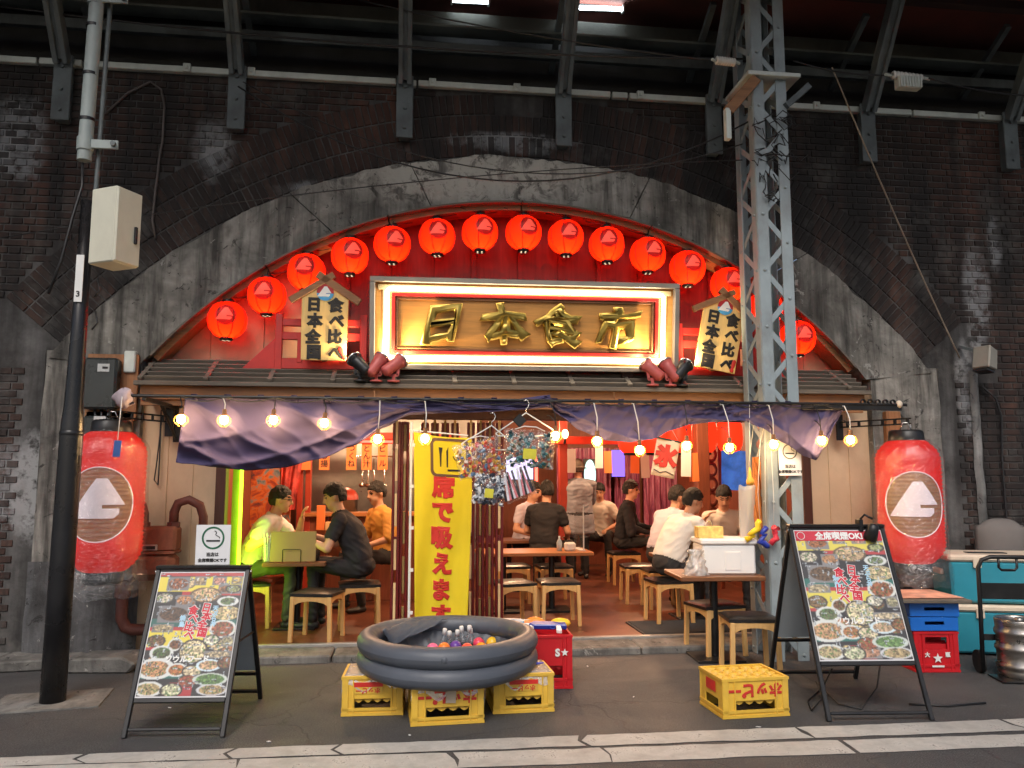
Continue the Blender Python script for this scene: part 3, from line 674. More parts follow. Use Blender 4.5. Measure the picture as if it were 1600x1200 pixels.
def make_lantern():
    t_ = thing('round_lantern', '', 'lantern', (0, 0, 0), 0, 'round red lanterns along the arch')
    m = MB(); n = 32; prof = []
    for i in range(17):
        a = -PI / 2 * 0.90 + PI * 0.90 * i / 16; prof.append((a, HL * math.sin(a)))
    V = []
    for a, z in prof:
        for k in range(n):
            th = 2 * PI * k / n; r = lan_r(z) * (1 - 0.022 * (abs(math.sin(th * 4)) ** 0.4 < 0.45))
            V.append((r * math.cos(th), r * math.sin(th), z))
    m.add(V, [(i * n + k, i * n + (k + 1) % n, (i + 1) * n + (k + 1) % n, (i + 1) * n + k) for i in range(16) for k in range(n)], True)
    m.build('shade', LRED, t_, fix=False)
    for k in range(8):
        th = PI * k / 4 + PI / 8; m = MB(); m.tube([((lan_r(z) + 0.001) * math.cos(th), (lan_r(z) + 0.001) * math.sin(th), z) for a, z in prof[::2]], 0.0045, 4); m.build('seam', SEAMD, t_)
    sh = lambda poly: [(u, z + 0.025) for u, z in poly]
    d = wrap_poly(sh(disc(0.096, 26)), lan_r, 0.0025).build('emblem', LDARK, t_, fix=False)
    wrap_poly(sh(MOUNT(0.088)), lan_r, 0.0045).build('mountain', LPINK, d, fix=False)
    m = MB(); m.lathe([(0.0, -0.196), (0.05, -0.196), (0.058, -0.190), (0.060, -0.168), (0.04, -0.160)], 18); m.build('lower_cap', BLACKP, t_)
    m = MB(); m.lathe([(0.045, 0.160), (0.058, 0.166), (0.056, 0.190), (0.03, 0.197), (0.0, 0.198)], 18); m.build('upper_cap', BLACKP, t_)
    for k in range(4):
        a = PI / 2 * k + 0.5; m = MB(); m.cyl((0.03 * math.cos(a), 0.03 * math.sin(a), -0.1962), (0.03 * math.cos(a), 0.03 * math.sin(a), -0.1975), 0.009, n=8); m.build('vent_hole', EM('vent_glow', (1.0, 0.72, 0.45), 1.4), t_)
    m = MB(); m.tube([(0.0, 0, 0.195), (0.004, 0, 0.23), (0.0, 0.05, 0.28), (0, 0.2, 0.30)], 0.006, 6); m.build('hook', BLACKP, t_)
    m = MB(); m.tube(sag((-0.2, 0.03, 0.25), (0.2, 0.03, 0.25), 0.03, 8), 0.004, 5); m.build('cable', WIRE, t_)
    lamp('lantern_bulb', (0, -0.03, -0.085), (1.0, 0.34, 0.12), 4.6, 0.03, t_)
    return t_
LAN = [(355, 500), (417, 462), (479, 425), (547, 400), (613, 382), (683, 370), (750, 364), (818, 364), (884, 371), (948, 382), (1012, 398), (1074, 419), (1138, 445), (1195, 483), (1246, 528)]
LLAB = ['lowest at the left end of the arch', 'second from the left end of the arch', 'third from the left, half behind the left wooden plaque', 'fourth from the left, above the left plaque', 'fifth from the left, above the left corner of the gold sign', 'sixth from the left, above the first gold character', 'seventh from the left, left of the top pair', 'eighth from the left, right of the top pair', 'ninth from the left, above the third gold character', 'tenth from the left, above the fourth gold character', 'eleventh from the left, above the right end of the gold sign', 'twelfth from the left, just past the gold sign corner', 'behind the top of the right wooden plaque', 'behind the left side of the lattice mast', 'lowest at the right, behind the lattice mast']
proto = make_lantern()
for i, (px, py) in enumerate(LAN):
    o = proto if i == 0 else copy_tree(proto)
    o.location = at(px, py, YW - 0.02 + 0.01 * rnd.uniform(-1, 1)); o.rotation_euler = (0.03 * rnd.uniform(-1, 1), 0.03 * rnd.uniform(-1, 1), [0.12, -0.05, 0.1, 0.15][i % 4] + 0.12 * rnd.uniform(-1, 1))
    o['label'] = 'round lit red lantern, ' + LLAB[i]

# ---- the gold-lettered sign board
a, b, c_, d_ = at(582, 430, 7.22), at(1060, 448, 7.22), at(582, 578, 7.36), at(1062, 584, 7.36)
SW, SH = 2.96, 0.86
sg = thing('sign_board', 'long wooden sign board with gold characters in a white neon frame', 'sign', ((a.x + b.x + c_.x + d_.x) / 4, 7.43, 3.03), 0, None, (R(8), R(-0.3), 0))
OAK = WOOD('warm_sign_wood', C(206, 146, 76), 0.45, (1, 12, 12), 0.22, 0.15)
GOLD = M('gold_leaf', C(188, 160, 82), 0.34, 1.0, 0.15, 9, 0.25, 30)
m = MB(); m.box((0, 0.02, 0), (SW - 0.10, 0.03, SH - 0.10)); m.build('back_panel', OAK, sg)
m = MB(); m.box((0, 0.05, 0), (SW - 0.02, 0.03, SH - 0.02)); m.build('backing', DARKW, sg)
ALU = M('grey_sign_metal', C(170, 160, 148), 0.4, 0.4, 0.12, 5, 0.08)
for (cx, cz, w, h) in ((0, SH / 2 - 0.025, SW, 0.05), (0, -SH / 2 + 0.025, SW, 0.05), (-SW / 2 + 0.025, 0, 0.05, SH - 0.102), (SW / 2 - 0.025, 0, 0.05, SH - 0.102)):
    m = MB(); m.box((cx, -0.005, cz), (w, 0.11, h)); m.build('frame_bar', ALU, sg, 0.006)
REDP = M('red_paint', C(196, 44, 36), 0.45, 0, 0.15, 6, 0.05, dirt=0.2)
CREAM = M('cream_paint', C(230, 205, 150), 0.5, 0, 0.08, 5, 0.05)
for (cx, cz, w, h) in ((0, 0.335, SW - 0.15, 0.05), (0, -0.335, SW - 0.15, 0.05), (-1.335, 0, 0.05, 0.62), (1.335, 0, 0.05, 0.62)):
    m = MB(); m.box((cx, -0.006, cz), (w, 0.022, h)); m.build('cream_border', CREAM, sg, 0.003)
for (cx, cz, w, h) in ((0, 0.268, 2.56, 0.036), (0, -0.268, 2.56, 0.036), (-1.262, 0, 0.036, 0.498), (1.262, 0, 0.036, 0.498)):
    m = MB(); m.box((cx, -0.014, cz), (w, 0.04, h)); m.build('red_border', REDP, sg, 0.003)
for (cx, cz, w, h) in ((0, 0.236, 2.48, 0.024), (0, -0.236, 2.48, 0.024), (-1.228, 0, 0.024, 0.446), (1.228, 0, 0.024, 0.446)):
    m = MB(); m.box((cx, -0.005, cz), (w, 0.022, h)); m.build('wood_border', TIMBER, sg, 0.003)
NEON = EM('white_neon', (1.0, 0.86, 0.62), 13.0)
w, h, r_ = 1.318, 0.316, 0.03
path = []
for cx, cz, a0 in ((w - r_, h - r_, 0), (-w + r_, h - r_, 90), (-w + r_, -h + r_, 180), (w - r_, -h + r_, 270)):
    path += [(cx + r_ * math.cos(R(a0 + k * 30)), -0.045, cz + r_ * math.sin(R(a0 + k * 30))) for k in range(4)]
path.append(path[0]); m = MB(); m.tube(path, 0.017, 8, caps=False); m.build('neon_tube', NEON, sg, fix=False)
for k, (ch, x) in enumerate(zip('日本食市', (-0.81, -0.24, 0.315, 0.86))):
    me = text_mesh(ch, 0.42, 0.024, 0.014, 0.9); me.materials.append(GOLD)
    sl = (0.10, 0.0, 0.06, 0.0)[k]
    for v in me.vertices:                        # swelling brush strokes
        v.co.x += 0.018 * math.sin(v.co.z * 21 + v.co.x * 13 + k); v.co.z += 0.016 * math.sin(v.co.x * 19 + 1.3 * k) + 0.05 * v.co.x
        s = 1 + 0.10 * math.sin(v.co.z * 17 + k); v.co.x = v.co.x * s * 1.02 + 0.03 * math.sin(v.co.z * 9 + k * 2) + sl * v.co.z * 0.3; v.co.z *= 0.93
        v.co.y *= 1.0 + 0.5 * math.sin(v.co.x * 20 + k)
    for f in me.polygons: f.use_smooth = True
    link('character', me, sg, (x, -0.05, 0.0))
m = MB()
for sx in (-0.9, 1.0): m.box((sx, 0.0, -0.46), (0.12, 0.05, 0.10))
for i, sx in enumerate((-0.9, 1.0)):
    m = MB(); m.box((sx, 0.06, -0.46), (0.12, 0.05, 0.12)); m.build('foot_block', DARKW, sg, 0.005)

# ---- the two plaques with little gable roofs
PLQ = WOOD('pale_plaque_wood', C(236, 196, 122), 0.55, (14, 14, 1), 0.18, 0.12)
RMARK = M('emblem_red', C(176, 34, 40), 0.5); BMARK = M('emblem_blue', C(70, 150, 200), 0.5)
def emblem(parent, loc, r, mat_top=None, split=True):
    e = link('emblem', None, parent, loc); n = 28
    top = [(r * math.cos(PI * i / 14 - 0.25), r * math.sin(PI * i / 14 - 0.25)) for i in range(17)]
    bot = [(r * math.cos(PI + PI * i / 14 + 0.1), r * math.sin(PI + PI * i / 14 + 0.1)) for i in range(14)]
    m = MB(); m.prism(top, -0.003, 0); m.build('red_half', RMARK, e)
    m = MB(); m.prism(bot, -0.0035, 0); m.build('blue_half', BMARK, e)
    m = MB(); m.prism(MOUNT(r * 0.9), -0.007, 0); m.build('white_mountain', WHITEINK, e)
    return e
def plaque(label, loc, roll, w, h, mirror):
    t_ = thing('wooden_plaque', label, 'plaque', loc, 0, 'gabled wooden plaques on the eave', (R(2), roll, 0))
    m = MB(); m.prism([(-w / 2 + 0.01, 0), (w / 2 - 0.01, 0), (w / 2, h), (0, h + 0.15), (-w / 2, h)], 0, 0.03); m.build('board', PLQ, t_, 0.003)
    for s in (-1, 1):
        m = MB(); m.bar((s * 0.315, 0.005, h - 0.055), (-s * 0.075, 0.005, h + 0.20), 0.07 if s > 0 else 0.062, 0.042, (0, 1, 0)); m.build('roof_bar', TIMBER, t_, 0.004)
    emblem(t_, (0.0, -0.006, h + 0.03), 0.078)
    for txt, x, sz in (('日本全国', -0.098, 0.135), ('食べ比べ', 0.098, 0.135)):
        for k, ch in enumerate(txt):
            text(ch, sz, INK, t_, (x + 0.012 * (k % 2), -0.004, h - 0.085 - k * 0.147), bold=0.0085, flat=0.2)
    text('!', 0.15, REDINK, t_, (0.17, -0.008, 0.07), (0, -0.5 if not mirror else 0.15, 0), bold=0.012, flat=0.2)
    m = MB(); m.box((0, 0.07, 0.3), (0.04, 0.10, 0.6)); m.build('stay', TIMBER, t_)
    return t_
pl = at(505, 563, 7.42); plaque('gabled wooden plaque with brush lettering left of the gold sign', (pl.x, 7.42, pl.z), R(0.5), 0.425, 0.60, False)
pr = at(1117, 578, 7.42); plaque('gabled wooden plaque leaning to the right beside the lattice mast', (pr.x, 7.42, pr.z), R(10.5), 0.425, 0.60, True)

# ---- red ornamental railing behind the plaques
for i, (x0, x1) in enumerate(((-1.25, -0.47), (2.62, 3.42))):
    t_ = thing('red_railing', ('red wooden railing behind the left plaque', 'red wooden railing behind the right plaque')[i], 'railing', (0, 0, 0), 0, 'red railings on the eave')
    y = 7.60; zb = 2.60
    for zz, hh in ((0.05, 0.10), (0.31, 0.07), (0.44, 0.07)):
        m = MB(); m.box(((x0 + x1) / 2, y, zb + zz), (x1 - x0 + 0.06, 0.05, hh)); m.build('rail', REDP, t_, 0.004)
    n = 5
    for k in range(n):
        x = x0 + (x1 - x0) * k / (n - 1); m = MB(); m.box((x, y - 0.004, zb + (0.24 if k in (0, n - 1) else 0.19)), (0.065 if k in (0, n - 1) else 0.045, 0.06, 0.56 if k in (0, n - 1) else 0.26)); m.build('post', REDP, t_, 0.004)
    s = -1 if i == 0 else 1; xe = x0 if i == 0 else x1
    m = MB(); m.prism([(xe - s * 0.02, zb), (xe + s * 0.32, zb), (xe - s * 0.02, zb + 0.34)], y - 0.015, y + 0.01); m.build('wing', REDP, t_)

# ---- spotlights on the eave
SPRED = M('faded_red_enamel', C(188, 92, 88), 0.45, 0.1, 0.15, 8, 0.05, dirt=0.2)
CHROME = M('reflector_chrome', (0.8, 0.8, 0.78), 0.15, 1.0, 0.05, 5, 0)
def spot(label, p, aim, mat, lit):
    t_ = thing('spotlight', label, 'spotlight', p, 0, 'small spotlights on the eave')
    m = MB(); m.lathe([(0, 0), (0.045, 0), (0.045, 0.012), (0.012, 0.018), (0.012, 0.06), (0, 0.06)], 14); m.build('base', mat, t_)
    m = MB()
    for s in (-1, 1): m.bar((s * 0.03, 0, 0.05), (s * 0.036, 0, 0.12), 0.008, 0.02)
    m.bar((-0.034, 0, 0.052), (0.034, 0, 0.052), 0.008, 0.02); m.build('yoke', mat, t_)
    t_.scale = (1.25, 1.25, 1.25)
    h = link('head', None, t_, (0, 0, 0.125)); h.rotation_euler = Vector(aim).to_track_quat('Z', 'Y').to_euler()
    m = MB(); m.lathe([(0, -0.10), (0.03, -0.10), (0.042, -0.085), (0.042, -0.01), (0.047, 0.0), (0.047, 0.03), (0.058, 0.07), (0.054, 0.07), (0.042, 0.03), (0.0, 0.03)], 18); m.build('housing', mat, h)
    m = MB(); m.lathe([(0.054, 0.071), (0.062, 0.072), (0.062, 0.085), (0.056, 0.085)], 18); m.build('rim', CHROME, h)
    m = MB(); m.sphere((0, 0, 0.045), (0.036, 0.036, 0.02), 12, 6); m.build('bulb', EM('spot_bulb', (1.0, 0.74, 0.38), 22.0) if lit else CHROME, h)
    if lit:
        l = bpy.data.lights.new('spot_beam', 'SPOT'); l.energy = 34; l.color = (1.0, 0.72, 0.36); l.spot_size = R(95); l.spot_blend = 0.6; l.shadow_soft_size = 0.03
        lo = link('spot_beam', l, h, (0, 0, 0.09), (PI, 0, 0))
def eave_p(px, py): p = at(px, py, 7.37); return Vector((p.x, 7.335, 2.458))
spot('black spotlight tilted toward the left plaque', eave_p(563, 588), (-0.62, 0.42, 0.62), BLACKP, True)
spot('faded red spotlight beside the black one, left of the sign', eave_p(588, 590), (0.50, 0.42, 0.75), SPRED, True)
spot('faded red spotlight leaning right under the left sign corner', eave_p(615, 590), (0.75, 0.42, 0.62), SPRED, True)
spot('faded red spotlight leaning left under the right sign corner', eave_p(1018, 596), (-0.65, 0.42, 0.70), SPRED, True)
spot('faded red spotlight beside the black one, right of the sign', eave_p(1046, 597), (-0.45, 0.42, 0.8), SPRED, True)
spot('black spotlight tilted toward the right plaque', eave_p(1064, 598), (0.62, 0.42, 0.62), BLACKP, True)

# ---- rod with its arms, cloth, bulb string
RY = 6.70
ra, rb = at(205, 620, RY), at(1408, 631, RY); RZ = 2.245
rod = thing('curtain_rod', 'long black rod held out in front of the shop carrying cloth and bulbs', 'rod')
m = MB(); m.cyl((ra.x, RY, RZ), (rb.x + 0.05, RY, RZ), 0.014, n=10); m.build('pole', BLACKM, rod)
for x, nm in ((-2.14, 0), (3.98, 1)):
    m = MB(); m.bar((x, RY, RZ - 0.02), (x, YW - 0.06, RZ - 0.02), 0.03, 0.035); m.bar((x, RY + 0.45, RZ - 0.03), (x, YW - 0.06, RZ - 0.30), 0.02, 0.025); m.build('arm', BLACKM, rod, 0.003)
    m = MB(); m.box((x, YW - 0.05, RZ - 0.12), (0.06, 0.012, 0.42)); m.build('arm_plate', BLACKM, rod, 0.003)
m = MB(); m.box((3.90, RY + 0.004, RZ - 0.03), (0.95, 0.02, 0.045)); m.build('end_bar', BLACKM, rod, 0.003)
for k in range(5):
    m = MB(); m.lathe([(0.016, -0.012), (0.026, -0.012), (0.026, 0.012), (0.016, 0.012), (0.016, -0.012)], 12); o = m.build('end_ring', BLACKM, rod); o.location = (4.0 + 0.072 * k, RY - 0.005, RZ + 0.022); o.rotation_euler = (PI / 2, 0, 0)
m = MB(); m.sphere((rb.x - 0.02, RY, RZ + 0.005), (0.03, 0.03, 0.035), 12, 8); m.build('end_knob', M('dirty_ivory', C(205, 190, 170), 0.6, 0, 0.2), rod)

CLOTH = M('purple_blue_cloth', C(80, 72, 108), 0.85, 0, 0.14, 3, 0.25, 320, trans=0.15)
def interp(pts, x):
    if x <= pts[0][0]: return pts[0][1]
    for (a, ya), (b, yb) in zip(pts, pts[1:]):
        if x <= b:
            t = (x - a) / (b - a); t = t * t * (3 - 2 * t) * 0.5 + t * 0.5; return ya + (yb - ya) * t
    return pts[-1][1]
def curtain(label, topc, botc, x0, x1, n, seed, foldf):
    t_ = thing('shop_curtain', label, 'curtain', (0, 0, 0))
    def fn(u, v):
        px = x0 + (x1 - x0) * u; top = interp(topc, px); bot = interp(botc, px); py = top + (bot - top) * v
        shift = foldf(u, v); y = RY + 0.035 + shift
        return at(px - (15 * v if u < 0.02 else 0), py, y)
    m = MB(); m.grid(fn, n * 2, 44); m.build('cloth', CLOTH, t_, fix=False, solid=0.006)
    for k in range(int((x1 - x0) / 52)):
        px = x0 + 14 + k * 52; p = at(px, interp(topc, px), RY); m = MB()
        m.grid(lambda u, v: (p.x + 0.05 * (u - 0.5), RY - 0.018 + 0.05 * abs(v - 0.5) ** 1.2 * 1.2, RZ - 0.035 + 0.055 * math.sin(PI * v) if True else 0), 2, 8); m.build('loop', CLOTH, t_, fix=False, solid=0.004)
    return t_
def ridge(x, k=1.6): return (0.5 - abs((x % 1.0) - 0.5)) * 2 ** 1.0
def sharp(x): r_ = 1 - abs(math.sin(PI * x)); return r_ * r_
def foldL(u, v):
    q = u * 4.2 - v * (1.5 - u) * 1.1; w = u * 2.6 + v * v * 1.7
    d1 = 0.085 * sharp(q + 0.25 * nz(u * 3, v * 2)) * min(1, 0.25 + v) * (1 - 0.5 * u); d2 = 0.07 * sharp(w + 0.2) * v * (1 - 0.4 * u)
    d3 = 0.028 * sharp(u * 11 - v * 2.2 + 0.3 * nz(u * 6, v * 3, 5)) * (0.4 + v * 0.6)
    return -d1 - d2 - d3 + 0.10 * v * v * (1 - u) + 0.02 * nz(u * 9, v * 5, 2)
def foldR(u, v):
    q = u * 6.3 + v * 0.5 * math.sin(u * 15); d1 = 0.075 * sharp(q) * (0.3 + v * 0.7); d2 = 0.05 * sharp(u * 3.3 - v * 1.5 + 0.4) * v
    d3 = 0.022 * sharp(u * 17 + v * 1.7 + 0.3 * nz(u * 7, v * 3, 5))
    return -d1 - d2 - d3 + 0.06 * v + 0.018 * nz(u * 11, v * 5, 8)
TL = [(285, 619), (640, 626), (780, 627), (860, 617)]
BL = [(285, 722), (330, 729), (385, 735), (440, 731), (500, 717), (550, 697), (600, 668), (640, 648), (700, 645), (770, 643), (820, 640), (862, 636)]
curtain('purple cloth curtain hanging loose at the left and drawn up to the middle', TL, BL, 290, 860, 90, 1, foldL)
TR = [(852, 618), (880, 632), (1000, 632), (1160, 630), (1318, 632)]
BR = [(852, 630), (880, 652), (905, 672), (945, 688), (985, 691), (1020, 686), (1050, 672), (1080, 663), (1115, 659), (1160, 657), (1190, 668), (1225, 692), (1258, 713), (1275, 719), (1290, 695), (1305, 662), (1318, 640)]
curtain('purple cloth curtain bunched along the right half of the rod', TR, BR, 852, 1318, 90, 5, foldR)

GLOW = EM('warm_bulb_glow', (1.0, 0.62, 0.26), 150.0)
def make_bulb():
    t_ = thing('cage_bulb', '', 'bulb', (0, 0, 0), 0, 'bare bulbs strung along the rod')
    m = MB(); m.sphere((0, 0, 0), (0.032, 0.032, 0.036), 14, 9); m.build('glass', GLOW, t_)
    m = MB(); m.cyl((0, 0, 0.032), (0, 0, 0.085), 0.02, 0.016, 12); m.build('socket', M('brown_socket', C(120, 84, 52), 0.5), t_)
    cg = link('cage', None, t_)
    for k in range(6):
        a = PI * k / 3; ca, sa = math.cos(a), math.sin(a); m = MB()
        m.tube([(0.018 * ca, 0.018 * sa, 0.045), (0.052 * ca, 0.052 * sa, 0.012), (0.052 * ca, 0.052 * sa, -0.02), (0.02 * ca, 0.02 * sa, -0.055), (0, 0, -0.058)], 0.0022, 5); m.build('cage_wire', M('brass_wire', C(190, 140, 60), 0.35, 0.9), cg)
    m = MB(); m.lathe([(0.0515, 0.010), (0.0535, 0.012), (0.0515, 0.014), (0.050, 0.012), (0.0515, 0.010)], 18); m.build('hoop', _mats['brass_wire'], cg)
    return t_
BUL = [(283, 655), (350, 656), (427, 656), (507, 661), (590, 686), (664, 685), (868, 681), (933, 689), (1000, 703), (1073, 696), (1140, 699), (1209, 694), (1284, 688), (1329, 687)]
BLAB = ['at the left end, over the beige wall', 'second from the left, over the purple cloth', 'third from the left, over the purple cloth', 'fourth from the left, low on the purple cloth', 'fifth from the left, beside the orange paper strips', 'in front of the yellow banner', 'right of the hanging bags', 'under the right cloth, left of the standing man', 'left of the red ice sign', 'right of the red ice sign', 'above the blue poster', 'in front of the lattice mast', 'over the right beige wall, left of the last one', 'at the right end of the rod']
proto = make_bulb()
for i, (px, py) in enumerate(BUL):
    o = proto if i == 0 else copy_tree(proto); o.location = at(px, py, RY - 0.085)
    o['label'] = 'lit bulb in a wire cage, ' + BLAB[i]
    ln = RZ - 0.02 - (o.location.z + 0.08); m = MB(); m.tube([(0, 0, 0.08), (0.004, 0.01, 0.08 + ln * 0.5), (0, 0.06, 0.08 + ln), (0, 0.09, 0.085 + ln)], 0.0045, 6); m.build('cord', WHITEP if i % 3 else WIRE, o)
    o.rotation_euler = (0, 0.06 * rnd.uniform(-1, 1), rnd.random())
m = MB(); pts = []
for (a, _), (b, __) in zip(BUL, BUL[1:]):
    p0, p1 = at(a, 622, RY), at(b, 622, RY); pts += sag((p0.x, RY - 0.02, RZ - 0.005), (p1.x, RY - 0.02, RZ - 0.005), 0.035, 6)[:-1]
m.tube(pts, 0.005, 5); tag(m.build('lamp_cable', WIRE), 'black cable looping along the rod between the bulbs', 'cable')

# ---- the two tall lanterns in clear covers
RB, HB = 0.285, 0.56
def big_r(z):
    a = abs(z) / HB; return RB * (1 - 0.42 * max(0, (a - 0.66) / 0.34) ** 2.2)
BIGRED = lantern_mat('big_lantern_red', (0.95, 0.022, 0.012), (0.62, 0.02, 0.016), 0.35, 0.04)
IVORY = lantern_mat('big_lantern_ivory', (0.75, 0.52, 0.26), (0.30, 0.22, 0.11), 0.3, 0.03)
PALEPR = M('pale_lilac_print', C(236, 218, 222), 0.5, 0, 0.05, 4, 0, trans=0.0, emit=0.22)
def big_lantern(label, loc, rz, strips):
    t_ = thing('tall_lantern', label, 'lantern', loc, rz, 'tall red lanterns in clear covers')
    N = 32; prof = []
    for i in range(N * 2 + 1):
        z = -HB + 2 * HB * i / (N * 2); prof.append((big_r(z) * (1.0 if i % 2 else 0.952), z))
    m = MB(); m.lathe(prof, 40); m.build('shade', BIGRED, t_, fix=False)
    rf = lambda z: big_r(z)
    sh = lambda poly, dx, dz: [(u + dx, z + dz) for u, z in poly]
    e = wrap_poly(sh(disc(0.262, 40, 0.292), 0.0, -0.02), rf, 0.004, 0.012)
    rr = {}
    e.v = [(x * (1 - 0.03 * (round((z + HB) / (HB / N)) % 2 == 0)), y * (1 - 0.03 * (round((z + HB) / (HB / N)) % 2 == 0)), z) for x, y, z in e.v]
    ed = e.build('emblem', IVORY, t_, fix=False)
    wrap_poly(sh(MOUNT(0.235), 0.01, 0.0), rf, 0.006).build('mountain', PALEPR, ed, fix=False)
    m = MB(); m.tube([((RB + 0.006) * math.sin((0.262 * math.cos(a)) / RB), -(RB + 0.006) * math.cos((0.262 * math.cos(a)) / RB), 0.292 * math.sin(a) - 0.02) for a in [2 * PI * k / 40 for k in range(41)]], 0.005, 5); m.build('emblem_edge', PALEPR, ed)
    for s, nm in ((1, 'upper_cap'), (-1, 'lower_cap')):
        m = MB(); m.lathe([(0.0, s * (HB + 0.10)), (0.13, s * (HB + 0.10)), (0.15, s * (HB + 0.085)), (0.158, s * (HB + 0.0)), (0.155, s * (HB - 0.012))], 24); m.build(nm, BLACKP, t_)
    def cov(u, v):
        th = 2 * PI * u; z = HB * 1.02 - v * (2 * HB * 1.02 + 0.18)
        r = (big_r(max(-HB, min(HB, z))) if z > -HB * 0.55 else big_r(-HB * 0.5)) + 0.022 + 0.020 * nz(math.cos(th) * 3, math.sin(th) * 3, z * 3) + (0.02 if z < -HB else 0)
        return (r * math.cos(th), r * math.sin(th), z + (0.04 * nz(math.cos(th) * 5, math.sin(th) * 5) if v > 0.97 else 0))
    m = MB(); m.grid(cov, 48, 40); m.build('clear_cover', CLEAR('clear_vinyl', (0.98, 0.98, 0.98), 0.24, 0.07, 0.012), t_, fix=False)
    m = MB(); m.tube([(-0.05, 0, HB + 0.10), (-0.02, 0, HB + 0.17), (0.02, 0, HB + 0.17), (0.05, 0, HB + 0.10)], 0.005, 6); m.build('bail', CHROME, t_)
    for zz in (-0.25, 0.25): lamp('lantern_bulb', (0, 0, zz), (1.0, 0.5, 0.24), 1.8, 0.05, t_)
    return t_
big_lantern('tall red paper lantern in a clear cover, half behind the black pole', (at(168, 780, 6.95).x, 6.95, 1.405), 0.10, True)
big_lantern('tall red paper lantern in a clear cover, right of the lattice mast', (at(1421, 780, 7.0).x, 7.0, 1.375), -0.40, False)
for i, (px, py, Y) in enumerate(((1421, 660, 7.0), (168, 652, 6.95))):
    x = at(px, py, Y).x; z = 2.115
    t_ = thing('lantern_bracket', ('black pierced steel arm holding the right tall lantern', 'black pierced steel arm holding the left tall lantern')[i], 'bracket')
    m = MB(); m.bar((x, Y - 0.03, z + 0.03), (x + (-0.36 if i == 0 else 0.30), YW - 0.1, z + 0.03), 0.014, 0.014); m.bar((x, Y - 0.03, z - 0.02), (x + (-0.36 if i == 0 else 0.30), YW - 0.1, z - 0.02), 0.014, 0.014)
    m.build('arm', BLACKM, t_)
    for k in range(6):
        q = Vector((x, Y - 0.03, z + 0.005)).lerp(Vector((x + (-0.36 if i == 0 else 0.30), YW - 0.1, z + 0.005)), (k + 0.3) / 6); m = MB(); m.box(q, (0.016, 0.03, 0.055)); m.build('web', BLACKM, t_)
    m = MB(); m.box((x + (-0.36 if i == 0 else 0.30), YW - 0.095, z - 0.02), (0.07, 0.02, 0.26)); m.build('wall_plate', BLACKM, t_, 0.004)
    m = MB(); m.tube([(x, Y, z - 0.02), (x + 0.012, Y, z - 0.05), (x - 0.008, Y, z - 0.075), (x, Y, z - 0.10)], 0.005, 6); m.build('hook', CHROME, t_)
m = MB(); m.box((at(1385, 700, YW).x, YW - 0.12, 2.0), (0.16, 0.07, 0.52)); tag(m.build('timber_mount', TIMBERV, None, 0.008), 'upright timber block on the pier behind the right lantern arm', 'timber block')
# ================================================================ STREET THINGS
# ---- black utility pole with its sleeve, cables and cabinet
POLEP = M('black_gloss_pole', (0.016, 0.016, 0.018), 0.28, 0.2, 0.3, 3, 0.05, 20, 0.3, (0.05, 0.045, 0.04), 2)
SLEEVE = M('grey_sleeve', C(150, 160, 158), 0.5, 0, 0.15, 3, 0.1, 30, 0.5, (0.10, 0.09, 0.08), 2.5)
b0 = gz(82, 1098); pole = thing('utility_pole', 'black steel utility pole with grey sleeve at the left', 'pole', (b0.x, b0.y, 0))
ptop = at(160, 0, b0.y) - Vector((b0.x, b0.y, 0)); pd = lambda z: Vector((ptop.x * z / ptop.z, 0, z))
m = MB(); m.tube([pd(z) for z in (0, 1.0, 1.85, 2.0, 2.12, 2.6, 3.7)], [0.086, 0.083, 0.080, 0.076, 0.066, 0.056, 0.048], 24); m.build('shaft', POLEP, pole)
m = MB(); m.lathe([(0.078, 1.90), (0.0825, 1.91), (0.0825, 1.93), (0.076, 1.94)], 24); m.build('collar', POLEP, pole).location = (pd(1.92).x, 0, 0)
m = MB(); m.cyl(pd(3.55) + Vector((0.03, 0.05, 0)), pd(6.8) + Vector((0.05, 0.05, 0)), 0.018, n=12); m.build('inner_conduit', STEEL_DARK, pole)
m = MB(); m.cyl(pd(4.02) - Vector((0.05, 0, 0)), pd(6.9) - Vector((0.03, 0, 0)), 0.052, 0.055, 20); m.build('sleeve', SLEEVE, pole)
for z in (4.35, 4.72, 5.12):
    m = MB(); m.cyl(pd(z) - Vector((0.05, 0, 0.012)), pd(z) - Vector((0.05, 0, -0.012)), 0.057, n=20); m.build('strap', BLACKM, pole)
for z in (4.15, 5.35):
    m = MB(); m.box(pd(z) + Vector((0.10, -0.02, 0)), (0.20, 0.02, 0.07)); m.cyl(pd(z) - Vector((0.05, 0, 0.05)), pd(z) - Vector((0.05, 0, -0.05)), 0.061, n=20); m.build('clamp', SLEEVE, pole, 0.004)
    m = MB(); m.cyl(pd(z) + Vector((0.17, -0.03, 0)), pd(z) + Vector((0.17, -0.06, 0)), 0.02, n=8); m.build('clamp_bolt', STEEL_DARK, pole)
m = MB(); m.box(pd(3.08) + Vector((0.0, -0.062, 0)), (0.055, 0.006, 0.36)); st = m.build('number_plate', WHITEP, pole)
text('3', 0.06, INK, st, pd(2.96) + Vector((0, -0.067, 0)), bold=0.002)
for z in (2.7, 2.95, 3.4): m = MB(); m.tube([pd(z) + Vector((0.1, -0.02, 0)), pd(z + 0.05) + Vector((0.14, -0.03, 0)), pd(z + 0.15) + Vector((0.10, 0.02, 0))], 0.007, 6); m.build('stay_wire', WIRE, pole)
